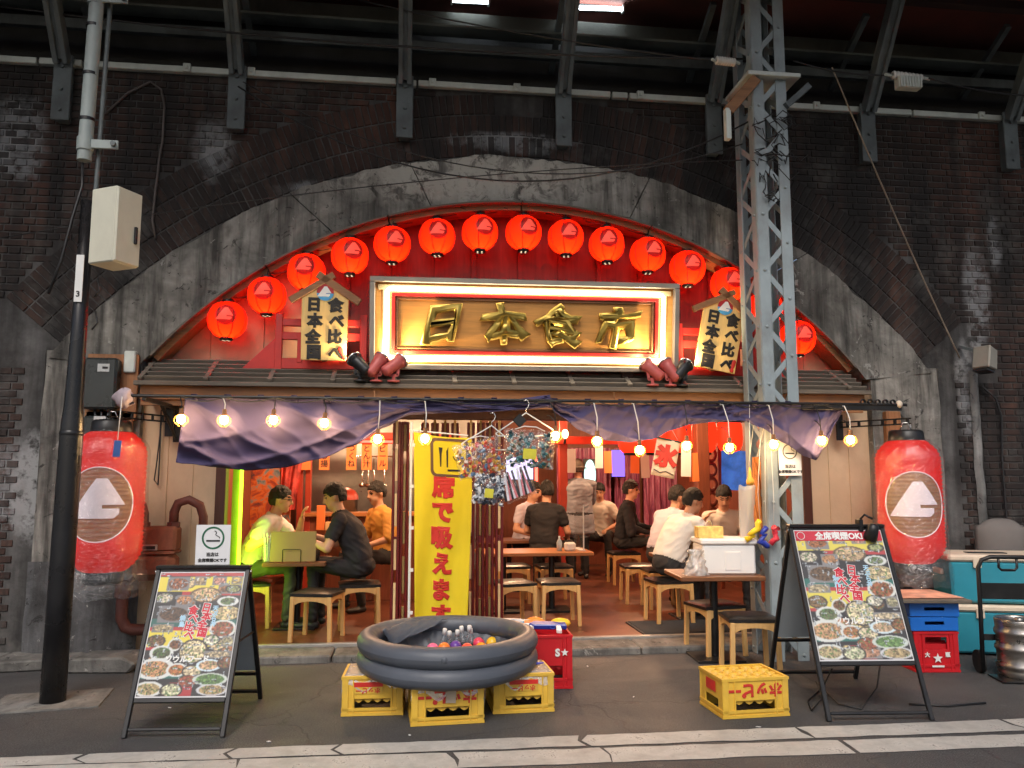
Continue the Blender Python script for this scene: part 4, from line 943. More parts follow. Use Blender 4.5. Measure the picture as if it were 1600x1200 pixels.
m = MB(); m.tube([pd(4.0) - Vector((0.06, 0, 0)), pd(3.8) - Vector((0.03, 0.05, 0)), pd(3.55) - Vector((0.06, 0.1, 0)), pd(3.2) - Vector((0.12, 0.1, 0)), pd(2.95) - Vector((0.2, 0.08, 0))], 0.011, 6); m.build('loose_cable', WIRE, pole)
m = MB(); m.box((-0.02, 0.03, 0.005), (0.72, 0.50, 0.012), (0, 0, 0.14)); tag(m.build('base_slab', KERB), 'square of pale concrete let into the road round the black pole', 'slab'); bpy.data.objects['base_slab'].location = (b0.x, b0.y, 0)
cb = at(180, 358, 6.12)
cab = thing('cable_cabinet', 'beige metal cabinet mounted high on the black pole', 'cabinet', (cb.x, 6.12, cb.z), R(62))
BGE = M('beige_enamel', C(206, 204, 186), 0.4, 0, 0.06, 3, 0.03, 30, 0.25, (0.25, 0.2, 0.15), 2)
m = MB(); m.box((0, 0, 0), (0.235, 0.245, 0.57)); m.build('body', BGE, cab, 0.010)
m = MB(); m.box((0, -0.128, 0), (0.222, 0.016, 0.555)); d = m.build('door', BGE, cab, 0.005)
m = MB(); m.box((0.06, -0.142, -0.05), (0.022, 0.02, 0.13)); m.build('handle', BLACKP, d, 0.003)
m = MB(); m.box((0.0, 0.135, 0), (0.08, 0.05, 0.4)); m.build('mount', STEEL_DARK, cab)

# ---- riveted lattice mast
TX0, TX1, TY0, TY1, THT = 3.15, 3.48, 6.86, 7.30, 7.2
tw = thing('lattice_mast', 'tall riveted grey steel lattice mast standing before the shop', 'mast', (0, 0, 0))
LW, LT = 0.105, 0.012
for sx, x in ((1, TX0), (-1, TX1)):
    for sy, y in ((1, TY0), (-1, TY1)):
        m = MB(); m.box((x + sx * LW / 2, y, THT / 2), (LW, LT, THT)); m.box((x, y + sy * (LW / 2 + LT / 2 + 0.001), THT / 2), (LT, LW, THT)); m.build('leg', STEEL_GREY, tw, 0.002)
PT = 0.265
n = int(THT / PT); riv = MB(); riv.sphere((0, 0, 0), (0.016, 0.016, 0.009), 8, 5); rv = riv.mesh('rivet'); rv.materials.append(STEEL_GREY)
def bars(a0, a1, nrm, name):
    """zigzag of flat bars between two upright edges"""
    me = {}
    for k in range(n):
        p, q = (a0, a1) if k % 2 else (a1, a0); p = Vector(p) + Vector((0, 0, 0.05 + k * PT)); q = Vector(q) + Vector((0, 0, 0.05 + (k + 1) * PT))
        if k % 2 not in me:
            mb = MB(); mb.bar((0, 0, 0), q - p, 0.05, 0.008, nrm); me[k % 2] = mb.mesh('lacing_bar'); me[k % 2].materials.append(STEEL_GREY)
        link('lacing_bar', me[k % 2], tw, p)
        if nrm[1] == -1 or nrm[0] == -1: link('rivet', rv, tw, p + Vector(nrm) * 0.022, (PI / 2, 0, 0) if nrm[1] else (0, PI / 2, 0))
g = 0.05
bars((TX0 + g, TY0 + 0.012, 0), (TX1 - g, TY0 + 0.012, 0), (0, -1, 0), 'f'); bars((TX0 + g, TY1 - 0.012, 0), (TX1 - g, TY1 - 0.012, 0), (0, 1, 0), 'b')
bars((TX0 + 0.012, TY0 + g, 0), (TX0 + 0.012, TY1 - g, 0), (-1, 0, 0), 'l'); bars((TX1 - 0.012, TY0 + g, 0), (TX1 - 0.012, TY1 - g, 0), (1, 0, 0), 'r')
m = MB(); m.box(((TX0 + TX1) / 2 + 0.02, (TY0 + TY1) / 2 - 0.02, 5.37), (0.52, 0.56, 0.04)); m.build('collar_plate', PALE, tw, 0.004)
m = MB(); m.bar((TX0 + 0.02, TY0 - 0.03, 5.33), (TX0 - 0.26, TY0 - 0.02, 5.00), 0.07, 0.10); m.build('timber_brace', TIMBER, tw, 0.004)
m = MB(); m.bar((TX0 - 0.27, TY0 - 0.02, 5.02), (TX0 - 0.27, TY0 - 0.02, 4.72), 0.07, 0.05); m.build('brace_foot', PALE, tw, 0.004)
m = MB(); m.bar((TX1 - 0.02, TY0 - 0.03, 5.08), (TX1 + 0.22, TY0 - 0.03, 5.30), 0.05, 0.06); m.build('side_brace', STEEL_DARK, tw, 0.004)
r2 = random.Random(3)
m = MB()
for k in range(16):
    p = Vector((3.35 + r2.uniform(-0.16, 0.2), 6.82, 4.65 + r2.uniform(-0.3, 0.35))); q = [p]
    for j in range(6): q.append(q[-1] + Vector((r2.uniform(-0.11, 0.11), r2.uniform(-0.03, 0.02), r2.uniform(-0.12, 0.09))))
    m.tube(q, 0.004 + 0.003 * r2.random(), 4)
tag(m.build('wire_tangle', WIRE), 'tangle of old black wires caught on the lattice mast', 'wires', kind='stuff')
sp = at(1234, 715, 6.83)
t_ = thing('smoking_notice', 'white smoking-allowed notice fixed on the lattice mast', 'notice', (sp.x, 6.83, sp.z))
GREENINK = M('dark_green_ink', C(36, 96, 70), 0.5); GREYINK = M('grey_ink', C(90, 90, 88), 0.5)
PAPER = M('white_card', (0.74, 0.74, 0.75), 0.5, 0, 0.04, 3, 0.02)
def smoke_sign(t_, w, h, ringmat):
    m = MB(); m.box((0, 0, 0), (w, 0.006, h)); m.build('card', PAPER, t_)
    r_ = w * 0.33; zc = h * 0.17; m = MB(); V = []
    for k in range(33):
        a = 2 * PI * k / 32; V += [(r_ * math.cos(a), -0.005, zc + r_ * math.sin(a)), (r_ * 0.84 * math.cos(a), -0.005, zc + r_ * 0.84 * math.sin(a))]
    m.add(V, [(2 * k, 2 * k + 2, 2 * k + 3, 2 * k + 1) for k in range(32)]); m.build('ring', ringmat, t_)
    m = MB(); m.box((0, -0.005, zc - r_ * 0.25), (r_ * 1.2, 0.002, r_ * 0.14)); m.build('cigarette', INK, t_)
    m = MB(); m.tube([(r_ * (0.1 + 0.42 * s + 0.10 * math.sin(s * 9)), -0.005, zc + r_ * (0.62 - 0.66 * s)) for s in [i / 10 for i in range(11)]], r_ * 0.035, 5); m.build('smoke', INK, t_)
    text('当店は', h * 0.105, INK, t_, (0, -0.0045, -h * 0.245), bold=0.0012, flat=0.1); text('全席喫煙OKです', h * 0.098, INK, t_, (0, -0.0045, -h * 0.39), bold=0.0012, flat=0.1)
smoke_sign(t_, 0.21, 0.32, GREYINK)

# ---- cables, insulators, floodlight, meters
INSUL = M('white_porcelain', (0.74, 0.74, 0.70), 0.25, 0, 0.06, 5, 0)
def insulator(label, p, L):
    t_ = thing('insulator', label, 'insulator', p); m = MB(); prof = []
    for k in range(8): z = -L / 2 + L * k / 8; prof += [(0.018, z), (0.042, z + L * 0.03), (0.038, z + L * 0.07), (0.018, z + L * 0.10)]
    m.lathe(prof, 12); o = m.build('discs', INSUL, t_); o.rotation_euler = (0, PI / 2, 0.1)
    for s in (-1, 1):
        m = MB(); m.cyl((s * L * 0.5, 0, 0), (s * L * 0.72, s * 0.02, 0.0), 0.014, n=8); m.build('end_fitting', PALE, t_)
insulator('white porcelain insulator left of the lattice mast', at(1134, 96, 6.9), 0.2)
ip = at(1418, 120, 6.9); insulator('white porcelain insulator on the wire right of the mast', ip, 0.34)
t_ = thing('wire_terminal', 'pale ribbed terminal block hung under the right insulator', 'terminal', ip - Vector((0, 0, 0.07)))
m = MB(); m.box((0, 0, 0), (0.24, 0.09, 0.12)); m.build('case', PALE, t_, 0.008)
for k in range(8): m = MB(); m.box((-0.105 + 0.03 * k, -0.05, 0), (0.012, 0.016, 0.11)); m.build('rib', PALE, t_)
def cable(label, pts, r=0.008, mat=WIRE): m = MB(); m.tube(pts, r, 6); return tag(m.build('overhead_cable', mat), label, 'cable')
cable('thin black cable slung across the arch below the conduit', sag(at(380, 128, 7.3), at(1160, 225, 6.9), 0.55, 20), 0.006)
cable('black cable drooping from the second bracket over the keystone', sag(at(372, 135, 7.4), at(1170, 190, 7.0), 0.75, 20), 0.008)
cable('thin black cable crossing low over the stone arch', sag(at(0, 372, 7.3), at(1160, 250, 7.0), -0.12, 20), 0.005)
cable('black cable running along under the girder', sag(at(0, 10, 7.4), at(1180, 92, 7.0), 0.12, 20), 0.010)
cable('second black cable along under the girder', sag(at(560, 0, 7.2), at(1134, 96, 6.9), 0.06, 16), 0.007)
cable('cable running off right from the insulator', sag(ip + Vector((0.22, 0, 0)), at(1640, 150, 6.9), 0.05, 10), 0.008)
cable('cable between the mast and the right insulator', sag(at(1240, 95, 6.9), ip - Vector((0.22, 0, 0)), 0.04, 10), 0.008)
PW = M('pale_wire', C(150, 135, 118), 0.6)
cable('pale wire slanting down the wall right of the mast', sag(at(1300, 105, 7.2), at(1500, 560, YW - 0.04), 0.06, 14), 0.008, PW)
cable('grey cable looped on the brick wall right of the pole', [at(*p, YW - 0.03) for p in ((165, 178), (200, 145), (235, 128), (252, 140), (257, 165), (254, 220), (250, 240), (244, 290), (238, 345), (243, 372))], 0.012, M('grey_cable', C(96, 88, 84), 0.6))
cable('black cable running up the brick wall at the right', [at(*p, YW - 0.05) for p in ((1530, 600), (1555, 622), (1565, 650), (1566, 720), (1572, 800), (1574, 880), (1576, 980))], 0.011)
cable('thin cable hanging looped on the beige wall', [at(*p, YW - 0.02) for p in ((252, 640), (250, 680), (244, 730), (241, 750), (247, 758), (250, 700), (252, 655))], 0.006)
fl = at(1536, 560, YW - 0.28)
t_ = thing('floodlight', 'small grey floodlight on the brick wall at the right', 'floodlight', fl, 0.4)
m = MB(); m.prism([(-0.08, -0.10), (0.07, -0.13), (0.10, 0.08), (-0.03, 0.13)], -0.10, 0.08); m.build('housing', M('grey_lamp_case', C(150, 146, 136), 0.5, 0.1, 0.1, 5, 0.05, dirt=0.3), t_, 0.012)
m = MB(); m.box((-0.02, -0.01, -0.135), (0.13, 0.15, 0.02), (0, 0.2, 0)); m.build('lens', BLACKP, t_)
m = MB(); m.bar((0.04, 0.05, 0.08), (0.05, 0.26, 0.16), 0.03, 0.03); m.build('arm', STEEL_DARK, t_)
for i, (px, py, w, h, lb) in enumerate(((165, 600, 0.34, 0.46, 'black electricity meter on a timber board above the left lantern'), (160, 668, 0.30, 0.2, 'small black meter box just above the left lantern'))):
    p = at(px, py, YW - 0.2); t_ = thing('electric_meter', lb, 'meter', (p.x, YW - 0.2, p.z))
    m = MB(); m.box((0.03, 0.08, -0.02), (w + 0.10, 0.03, h + 0.14)); m.build('board', TIMBERV, t_, 0.004)
    m = MB(); m.box((-0.03, 0, 0), (w - 0.06, 0.13, h)); m.build('case', M('meter_black', (0.03, 0.035, 0.035), 0.3, 0, 0.2, 5, 0.03), t_, 0.02)
    m = MB(); m.box((0.0, -0.068, h * 0.3), (0.10, 0.01, 0.07)); w_ = m.build('dial_window', M('meter_dial', (0.55, 0.56, 0.55), 0.3), t_)
    m = MB(); m.box((0.015, -0.075, h * 0.3), (0.045, 0.004, 0.018)); m.build('counter', INK, w_)
    for k in range(3): m = MB(); m.tube([(-0.08 + 0.06 * k, 0.0, -h / 2), (-0.06 + 0.05 * k, -0.02, -h / 2 - 0.08), (0.02 * k, 0.04, -h / 2 - 0.16)], 0.012, 6); m.build('lead', WIRE, t_)
RUST = M('rusty_iron', C(142, 86, 62), 0.75, 0.1, 0.3, 5, 0.4, 45, 0.6, (0.06, 0.026, 0.016), 4)
RUSTP = M('rust_brown_pipe', C(96, 52, 42), 0.6, 0.1, 0.3, 6, 0.3, 40, 0.4, (0.05, 0.025, 0.02), 4)
gp = at(245, 862, YW - 0.25); gm = thing('gas_meter', 'rusty brown gas meter on pipes beside the beige wall', 'gas meter', (gp.x, YW - 0.25, gp.z))
m = MB(); m.box((0, 0, 0.11), (0.36, 0.2, 0.22)); m.build('upper_case', RUST, gm, 0.025)
m = MB(); m.box((0, -0.01, -0.12), (0.36, 0.24, 0.24)); m.build('lower_case', RUST, gm, 0.06)
m = MB(); m.box((-0.02, -0.01, -0.002), (0.40, 0.23, 0.025)); m.build('flange', RUST, gm, 0.006)
m = MB(); m.box((-0.03, -0.11, 0.045), (0.13, 0.02, 0.05)); w_ = m.build('counter_frame', M('dull_zinc', (0.4, 0.38, 0.35), 0.5, 0.5), gm, 0.005)
m = MB(); m.box((-0.03, -0.121, 0.045), (0.10, 0.004, 0.028)); m.build('counter', INK, w_)
m = MB(); m.tube([(-0.12, 0, 0.20), (-0.12, 0, 0.33), (-0.14, 0, 0.40), (-0.20, 0, 0.43), (-0.28, 0.02, 0.43)], 0.038, 10); m.build('inlet_pipe', RUSTP, gm)
m = MB(); m.tube([(0.13, 0, 0.20), (0.13, 0, 0.34), (0.16, 0, 0.42), (0.25, 0, 0.45), (0.34, 0.02, 0.40), (0.37, 0.04, 0.30), (0.37, 0.05, -0.3)], 0.040, 10); m.build('outlet_pipe', RUSTP, gm)
for x in (-0.12, 0.13): m = MB(); m.cyl((x, 0, 0.21), (x, 0, 0.255), 0.055, n=6, sm=False); m.build('coupling', RUSTP, gm)
q = at(190, 960, YW - 0.2)
t_ = thing('rusty_pipe', 'rusty pipe elbow at the foot of the beige wall', 'pipe', (q.x, YW - 0.2, 0))
m = MB(); m.tube([(0.0, 0, 0.66), (0.0, 0, 0.38), (0.04, 0, 0.30), (0.10, 0, 0.28), (0.2, 0, 0.28), (0.26, 0, 0.24), (0.28, 0, 0.18), (0.28, 0, 0.02)], 0.05, 10); m.build('pipe', RUSTP, t_)
m = MB(); m.cyl((0, 0, 0.56), (0, 0, 0.70), 0.066, n=12); m.cyl((0.02, 0, 0.64), (0.10, -0.02, 0.74), 0.02, n=8); m.build('valve', RUSTP, t_)
m = MB(); m.box((at(205, 560, YW - 0.12).x, YW - 0.13, at(205, 566, YW - 0.12).z), (0.10, 0.07, 0.20)); tag(m.build('junction_box', PALE, None, 0.01), 'small pale junction box at the left end of the eave', 'junction box')
p = at(195, 617, 6.72); t_ = thing('cloth_rag', 'crumpled pale rag tied round the left end of the rod', 'rag')
m = MB(); m.grid(lambda u, v: (p.x + 0.075 * math.sin(PI * v) * math.cos(2 * PI * u) * (1 + 0.7 * nz(u * 6, v * 5)), 6.70 + 0.06 * math.sin(PI * v) * math.sin(2 * PI * u), RZ - 0.02 + 0.07 * -math.cos(PI * v) * (1 + 0.7 * nz(u * 5, 3))), 18, 10); m.build('cloth', M('pale_rag', C(196, 178, 184), 0.9, 0, 0.2, 8, 0.3, 90), t_, fix=False)
t_ = thing('string_tag', 'blue paper tag on a string before the left tall lantern', 'tag'); q = at(183, 701, 6.60)
m = MB(); m.tube([(p.x, 6.66, RZ), (q.x + 0.004, 6.63, q.z + 0.4), (q.x, 6.6, q.z + 0.07)], 0.004, 5); m.build('string', PAPER, t_)
m = MB(); m.box((q.x, 6.6, q.z), (0.055, 0.004, 0.13), (0, 0.06, 0)); m.build('card', M('blue_tag', C(60, 96, 160), 0.5), t_)
# ---- printed menu posters: a small painted grid of colours carried by the poster's own faces
def paint_menu(W, H, seed, pale):
    r = np.random.RandomState(seed); img = np.zeros((H, W, 3)); img[:] = (26, 24, 28)
    def band(v0, v1, u0, u1, c): img[int(v0 * H):max(int(v0 * H) + 1, int(v1 * H)), int(u0 * W):int(u1 * W)] = c
    Y_, RD, GR, BK = (226, 206, 70), (176, 44, 48), (26, 92, 84), (24, 22, 26)
    band(0, .03, 0, 1, RD); band(.035, .165, 0, 1, Y_); band(.165, .20, .3, 1, RD); band(.39, .46, .0, .55, GR); band(.46, .49, 0, 1, RD)
    band(.49, .62, 0, .78, Y_); band(.62, .645, 0, .4, RD); band(.80, .87, 0, .7, GR); band(.90, 1.0, .35, .62, (170, 40, 46)); band(.40, .44, .75, 1, GR)
    yy, xx = np.mgrid[0:H, 0:W]; u = (xx + .5) / W; v = (yy + .5) / H; asp = H / W
    tex = r.rand(H, W, 1); tex2 = r.rand((H + 2) // 3 + 1, (W + 2) // 3 + 1, 1).repeat(3, 0).repeat(3, 1)[:H, :W]
    tex3 = r.rand((H + 2) // 2 + 1, (W + 2) // 2 + 1, 1).repeat(2, 0).repeat(2, 1)[:H, :W]
    pal = [(196, 150, 96), (160, 104, 62), (214, 196, 160), (120, 72, 44), (198, 178, 120), (176, 120, 90)]
    def plate(cu, cv, ru, rv, rim, food, inner=.78, green=.1):
        d = ((u - cu) / ru) ** 2 + ((v - cv) / rv) ** 2
        img[d < 1] = rim
        k = d < inner ** 2; f = np.array(food) * (0.45 + .55 * tex2 + .45 * tex) * np.array((1, .96, .9)) + 18 * (tex3 - .5); g = tex3[..., 0] > 1 - green * .8; dk = tex3[..., 0] < .14; f[dk] = f[dk] * .55
        f[g] = (70, 110, 52); img[k] = f[k]
    WH, DK = (214, 216, 212), (46, 40, 38)
    def photo(u0, u1, v0, v1, food):
        k = (u > u0) & (u < u1) & (v > v0) & (v < v1); base = np.array((120, 118, 120)) * np.ones_like(img); img[k] = base[k]
        d = ((u - (u0 + u1) / 2) / ((u1 - u0) * .45)) ** 2 + ((v - (v0 + v1) / 2) / ((v1 - v0) * .40)) ** 2; kk = k & (d < 1)
        f = np.array(food) * (.4 + .6 * tex2 + .45 * tex); dk = tex3[..., 0] < .2; f[dk] = f[dk] * .6; img[kk] = f[kk]
    for _ in range(10):
        a, b = r.rand(), r.rand(); w_, h_ = .05 + .09 * r.rand(), .02 + .035 * r.rand(); f0 = pal[r.randint(6)]
        (photo(a - w_, a + w_, b - h_, b + h_, f0) if r.rand() < .5 else plate(a, b, w_, h_, (60, 54, 50), f0, .9))
    photo(.10, .36, .035, .15, (150, 82, 44)); photo(.42, .56, .03, .11, (176, 150, 110)); photo(.64, .80, .035, .11, (200, 140, 120)); photo(.86, .99, .03, .10, (190, 160, 90))
    plate(.90, .14, .10, .035, DK, (150, 160, 110)); plate(.58, .19, .19, .065, (90, 70, 50), (206, 176, 140), .86); plate(.10, .215, .12, .05, DK, (210, 205, 190), .8)
    photo(.24, .44, .19, .28, (190, 130, 84)); plate(.86, .245, .13, .042, WH, (110, 120, 90), .7, .3); photo(.06, .42, .28, .42, (92, 64, 44)); plate(.87, .345, .16, .058, (200, 180, 120), (206, 190, 150), .9)
    plate(.85, .475, .16, .075, WH, (150, 82, 52), .8); photo(.02, .27, .43, .50, (190, 170, 130)); plate(.10, .57, .11, .05, DK, (120, 90, 60), .85); plate(.33, .60, .085, .052, WH, (110, 70, 44), .75)
    plate(.19, .665, .14, .06, WH, (90, 100, 70), .72, .35); plate(.55, .655, .17, .10, DK, (224, 214, 180), .88, .14); plate(.74, .565, .10, .045, DK, (216, 216, 206), .85); photo(.86, 1, .53, .62, (170, 160, 120))
    photo(.68, 1, .65, .71, (196, 176, 140)); plate(.15, .79, .23, .085, WH, (196, 150, 110), .72, .12); plate(.40, .80, .12, .055, WH, (176, 112, 66), .75); plate(.58, .81, .12, .05, DK, (206, 196, 170), .85)
    plate(.76, .765, .15, .048, (205, 225, 235), (190, 160, 130), .75); plate(.95, .745, .10, .05, DK, (130, 80, 50), .85); plate(.12, .945, .17, .06, WH, (176, 160, 120), .75); plate(.38, .955, .13, .055, DK, (200, 206, 180), .85)
    plate(.55, .885, .12, .045, (60, 44, 40), (140, 70, 50), .9); plate(.80, .875, .20, .05, (196, 204, 196), (106, 150, 84), .8, .5); plate(.84, .955, .18, .045, (200, 200, 204), (170, 150, 110), .8)
    for _ in range(150):                                         # little price slips
        a, b = r.rand() * .95, r.rand() * .96; w_, h_ = (.016, .028) if r.rand() < .6 else (.055, .010)
        k = (u > a) & (u < a + w_) & (v > b) & (v < b + h_); img[k] = (214, 226, 232); k &= (tex[..., 0] > .55); img[k] = (60, 60, 70)
    for _ in range(1): img = (img * 2 + np.roll(img, 1, 0) + np.roll(img, 1, 1) + np.roll(img, -1, 0) * .5 + np.roll(img, -1, 1) * .5) / 5
    img = img * .96
    if pale:
        img = img * .80 + np.array((226, 230, 222)) * .20  # reflection on the poster, painted into its colours as a pale veil
    return np.clip(img, 0, 255)
def s2l(a): a = a / 255.0; return np.where(a <= 0.04045, a / 12.92, ((a + 0.055) / 1.055) ** 2.4)
PRINT = VCOL('poster_print', 0.35, 0.5)
def print_sheet(name, w, h, img, parent, loc):
    H, W = img.shape[:2]; xs = np.linspace(-w / 2, w / 2, W + 1); zs = np.linspace(h / 2, -h / 2, H + 1)
    co = np.zeros((H + 1, W + 1, 3)); co[..., 0] = xs[None, :]; co[..., 2] = zs[:, None]
    i, j = np.mgrid[0:H, 0:W]; a = (i * (W + 1) + j).ravel(); fs = np.stack([a, a + W + 1, a + W + 2, a + 1], 1)
    me = bpy.data.meshes.new(name); me.vertices.add((H + 1) * (W + 1)); me.vertices.foreach_set('co', co.ravel())
    me.loops.add(fs.size); me.loops.foreach_set('vertex_index', fs.ravel()); me.polygons.add(len(fs)); me.polygons.foreach_set('loop_start', np.arange(len(fs)) * 4); me.polygons.foreach_set('loop_total', np.full(len(fs), 4))
    me.update(calc_edges=True); at_ = me.color_attributes.new('print', 'FLOAT_COLOR', 'CORNER')
    c = np.ones((len(fs), 4, 4)); c[..., :3] = s2l(img).reshape(-1, 1, 3); at_.data.foreach_set('color', c.ravel().astype(np.float32)); me.materials.append(PRINT)
    return link(name, me, parent, loc)
BRUSHRED = M('brush_red', C(200, 40, 60), 0.5); SKYINK = M('pale_blue_ink', C(170, 205, 225), 0.5)
def a_frame(label, loc, rz, w, h, d, zb, seed, pale, rounded):
    t_ = thing('menu_stand', label, 'menu stand', loc, rz, 'folding menu stands on the pavement')
    sl = math.hypot(h, d / 2); ang = math.atan2(d / 2, h); tb = 0.03
    f = link('front_frame', None, t_, (0, -d / 2, 0), (-ang, 0, 0)); zb_ = zb / h * sl; top = sl
    for s in (-1, 1):
        m = MB(); m.box((s * (w / 2 - tb / 2), 0, sl / 2), (tb, 0.028, sl)); m.build('upright', BLACKM, f, 0.004)
    for zz, hh in ((top - tb / 2, tb), (zb_, tb), (0.05, 0.02)):
        m = MB(); m.box((0, 0, zz), (w - 2 * tb - 0.002, 0.026, hh)); m.build('rail', BLACKM, f, 0.004)
    bw, bh = w - 2 * tb, top - zb_ - tb * 1.5; bz = (top - tb + zb_ + tb / 2) / 2
    m = MB(); m.box((0, 0.004, bz), (bw, 0.012, bh)); m.build('panel', PAPER, f)
    ps = print_sheet('poster', bw - 0.015, bh - 0.02, paint_menu(132, 204, seed, pale), f, (0, -0.006, bz)); W_, H_ = bw - 0.015, bh - 0.02
    def lay(txt, uu, vv, sz, mat, bold, off, rot=0.0, **kw): return text(txt, sz, mat, f, ((uu - .5) * W_, -0.0065 - off, bz + (.5 - vv) * H_), (0, rot, 0), bold=bold, flat=0.06, **kw)
    ox = 0 if not pale else -.06; oy = 0 if not pale else .02
    for txt, uu in (('日本全国', .62), ('食べ比べ', .47)):
        for k, ch in enumerate(txt):
            lay(ch, uu + ox + .02 * math.sin(k * 2.1), .30 + oy + k * .068 + (.02 if uu < .5 else 0), W_ * .115, WHITEINK, 0.0062, 0.0004, 0.12); lay(ch, uu + ox + .02 * math.sin(k * 2.1), .30 + oy + k * .068 + (.02 if uu < .5 else 0), W_ * .115, BRUSHRED, 0.0026, 0.0020, 0.12)
    lay('ソウルフード', .50, .715, W_ * .085, WHITEINK, 0.002, 0.001)
    for k, ch in enumerate('焼鳥'): lay(ch, .36, .385 + .05 * k, W_ * .07, SKYINK, 0.002, 0.001)
    for k, ch in enumerate('天ぷら丼'): lay(ch, .73, .305 + .042 * k, W_ * .065, SKYINK, 0.002, 0.001)
    if pale:
        m = MB(); m.box((0, -0.0065, bz + H_ * .5 - .038), (W_, 0.003, 0.075)); m.build('heading', M('heading_red', C(190, 40, 60), 0.4), f)
        lay('全席喫煙OK!', .50, .042, .062, WHITEINK, 0.0025, 0.004); lay('飲食店', .90, .035, .025, WHITEINK, 0.001, 0.004)
        m = MB(); m.lathe([(0.026, 0), (0.030, 0), (0.030, 0.003), (0.026, 0.003), (0.026, 0)], 20); o = m.build('ring_mark', WHITEINK, f); o.location = (-W_ * .5 + .04, -0.0085, bz + H_ * .5 - .038); o.rotation_euler = (PI / 2, 0, 0)
    b = link('back_frame', None, t_, (0, d / 2, 0), (ang, 0, 0))
    for s in (-1, 1):
        m = MB(); m.box((s * (w / 2 - tb / 2), 0.0, sl / 2 - 0.02), (tb, 0.028, sl - 0.05)); m.build('upright', BLACKM, b, 0.004)
    for zz in (zb_, 0.07): m = MB(); m.box((0, 0, zz), (w - 2 * tb - 0.002, 0.02, 0.025)); m.build('rail', BLACKM, b, 0.003)
    m = MB(); m.box((0, 0, (zb_ + sl) / 2), (w - 2 * tb - 0.002, 0.008, sl - zb_ - 0.06)); m.build('panel', M('grey_back_panel', C(150, 160, 166), 0.6, 0, 0.08, 3, 0.03), b)
    m = MB(); m.bar((w / 2 - 0.015, -d / 2 * 0.45, h * 0.53), (w / 2 - 0.015, d / 2 * 0.45, h * 0.53), 0.008, 0.012); m.build('stay', BLACKM, t_)
    m = MB(); m.box((0, 0.0, h + 0.004), (w, 0.07, 0.022)); m.build('hinge_rail', BLACKM, t_, 0.005)
    for s in (-1, 1): m = MB(); m.cyl((s * (w / 2 + 0.001), 0.0, h - 0.03), (s * (w / 2 + 0.008), 0.0, h - 0.03), 0.014, n=10); m.build('hinge_bolt', CHROME, t_)
    return t_
a_frame('folding menu stand with food poster at the left before the gas meter', (-1.40, 5.80, 0), R(-5), 0.63, 0.985, 0.86, 0.20, 4, False, False)
sa = at(333, 851, 5.83)
t_ = thing('smoking_notice', 'white smoking-allowed notice with green ring on top of the left menu stand', 'notice', (sa.x, 5.83, sa.z - 0.0), R(-5)); smoke_sign(t_, 0.235, 0.27, GREENINK)
rf = a_frame('taller folding menu stand with food poster under a painted-in reflection at the right', (3.14, 5.70, 0), R(-5), 0.72, 1.235, 1.10, 0.335, 9, True, True)
cl = at(1362, 832, 5.62)
t_ = thing('clip_lamp', 'black clip-on lamp clamped to the right menu stand', 'lamp', cl)
m = MB(); m.box((-0.06, 0.06, 0.05), (0.03, 0.07, 0.09)); m.build('clamp', BLACKP, t_, 0.005)
m = MB(); m.tube([(-0.06, 0.05, 0.09), (-0.05, 0.0, 0.13), (0.0, -0.02, 0.10)], 0.009, 8); m.build('neck', BLACKP, t_)
m = MB(); m.lathe([(0.0, 0.07), (0.03, 0.065), (0.042, 0.03), (0.052, -0.05), (0.048, -0.05), (0.036, 0.02), (0, 0.03)], 16); m.build('shade', BLACKP, t_).rotation_euler = (0.35, 0.15, 0)

# ---- crates
YEL = M('yellow_crate_plastic', C(226, 182, 66), 0.42, 0, 0.10, 4, 0.06, 40, 0.42, (0.30, 0.20, 0.07), 3.5)
RCR = M('red_crate_plastic', C(196, 26, 36), 0.38, 0, 0.10, 4, 0.05, 40, 0.25, (0.20, 0.02, 0.02), 3.5)
def holed(w, h, x0, x1, z0, z1, t, chamf=0.02):
    """upright plate in x,z with one opening, thickness t toward +y"""
    xs, zs = [-w / 2, x0, x1, w / 2], [0, z0, z1, h]; m = MB(); vs = []
    for y in (0, t):
        for k, z in enumerate(zs):
            for j, x in enumerate(xs): vs.append((x, y, z))
    n = 16; fs = []
    for k in range(3):
        for j in range(3):
            if (k, j) == (1, 1): continue
            a = k * 4 + j; fs += [(a, a + 1, a + 5, a + 4), (n + a, n + a + 4, n + a + 5, n + a + 1)]
    fs += [(5, 6, n + 6, n + 5), (10, 9, n + 9, n + 10), (9, 5, n + 5, n + 9), (6, 10, n + 10, n + 6)]
    for j in range(3): fs += [(j, n + j, n + j + 1, j + 1), (12 + j, 13 + j, n + 13 + j, n + 12 + j)]
    for k in range(3): fs += [(k * 4, k * 4 + 4, n + k * 4 + 4, n + k * 4), (k * 4 + 3, n + k * 4 + 3, n + k * 4 + 7, k * 4 + 7)]
    m.add(vs, fs); return m
STICKR, FILM = M('sticker_red', C(206, 48, 40), 0.4), CLEAR('milky_film', (0.97, 0.96, 0.95), 0.35, 0.18, 0.28, 14)
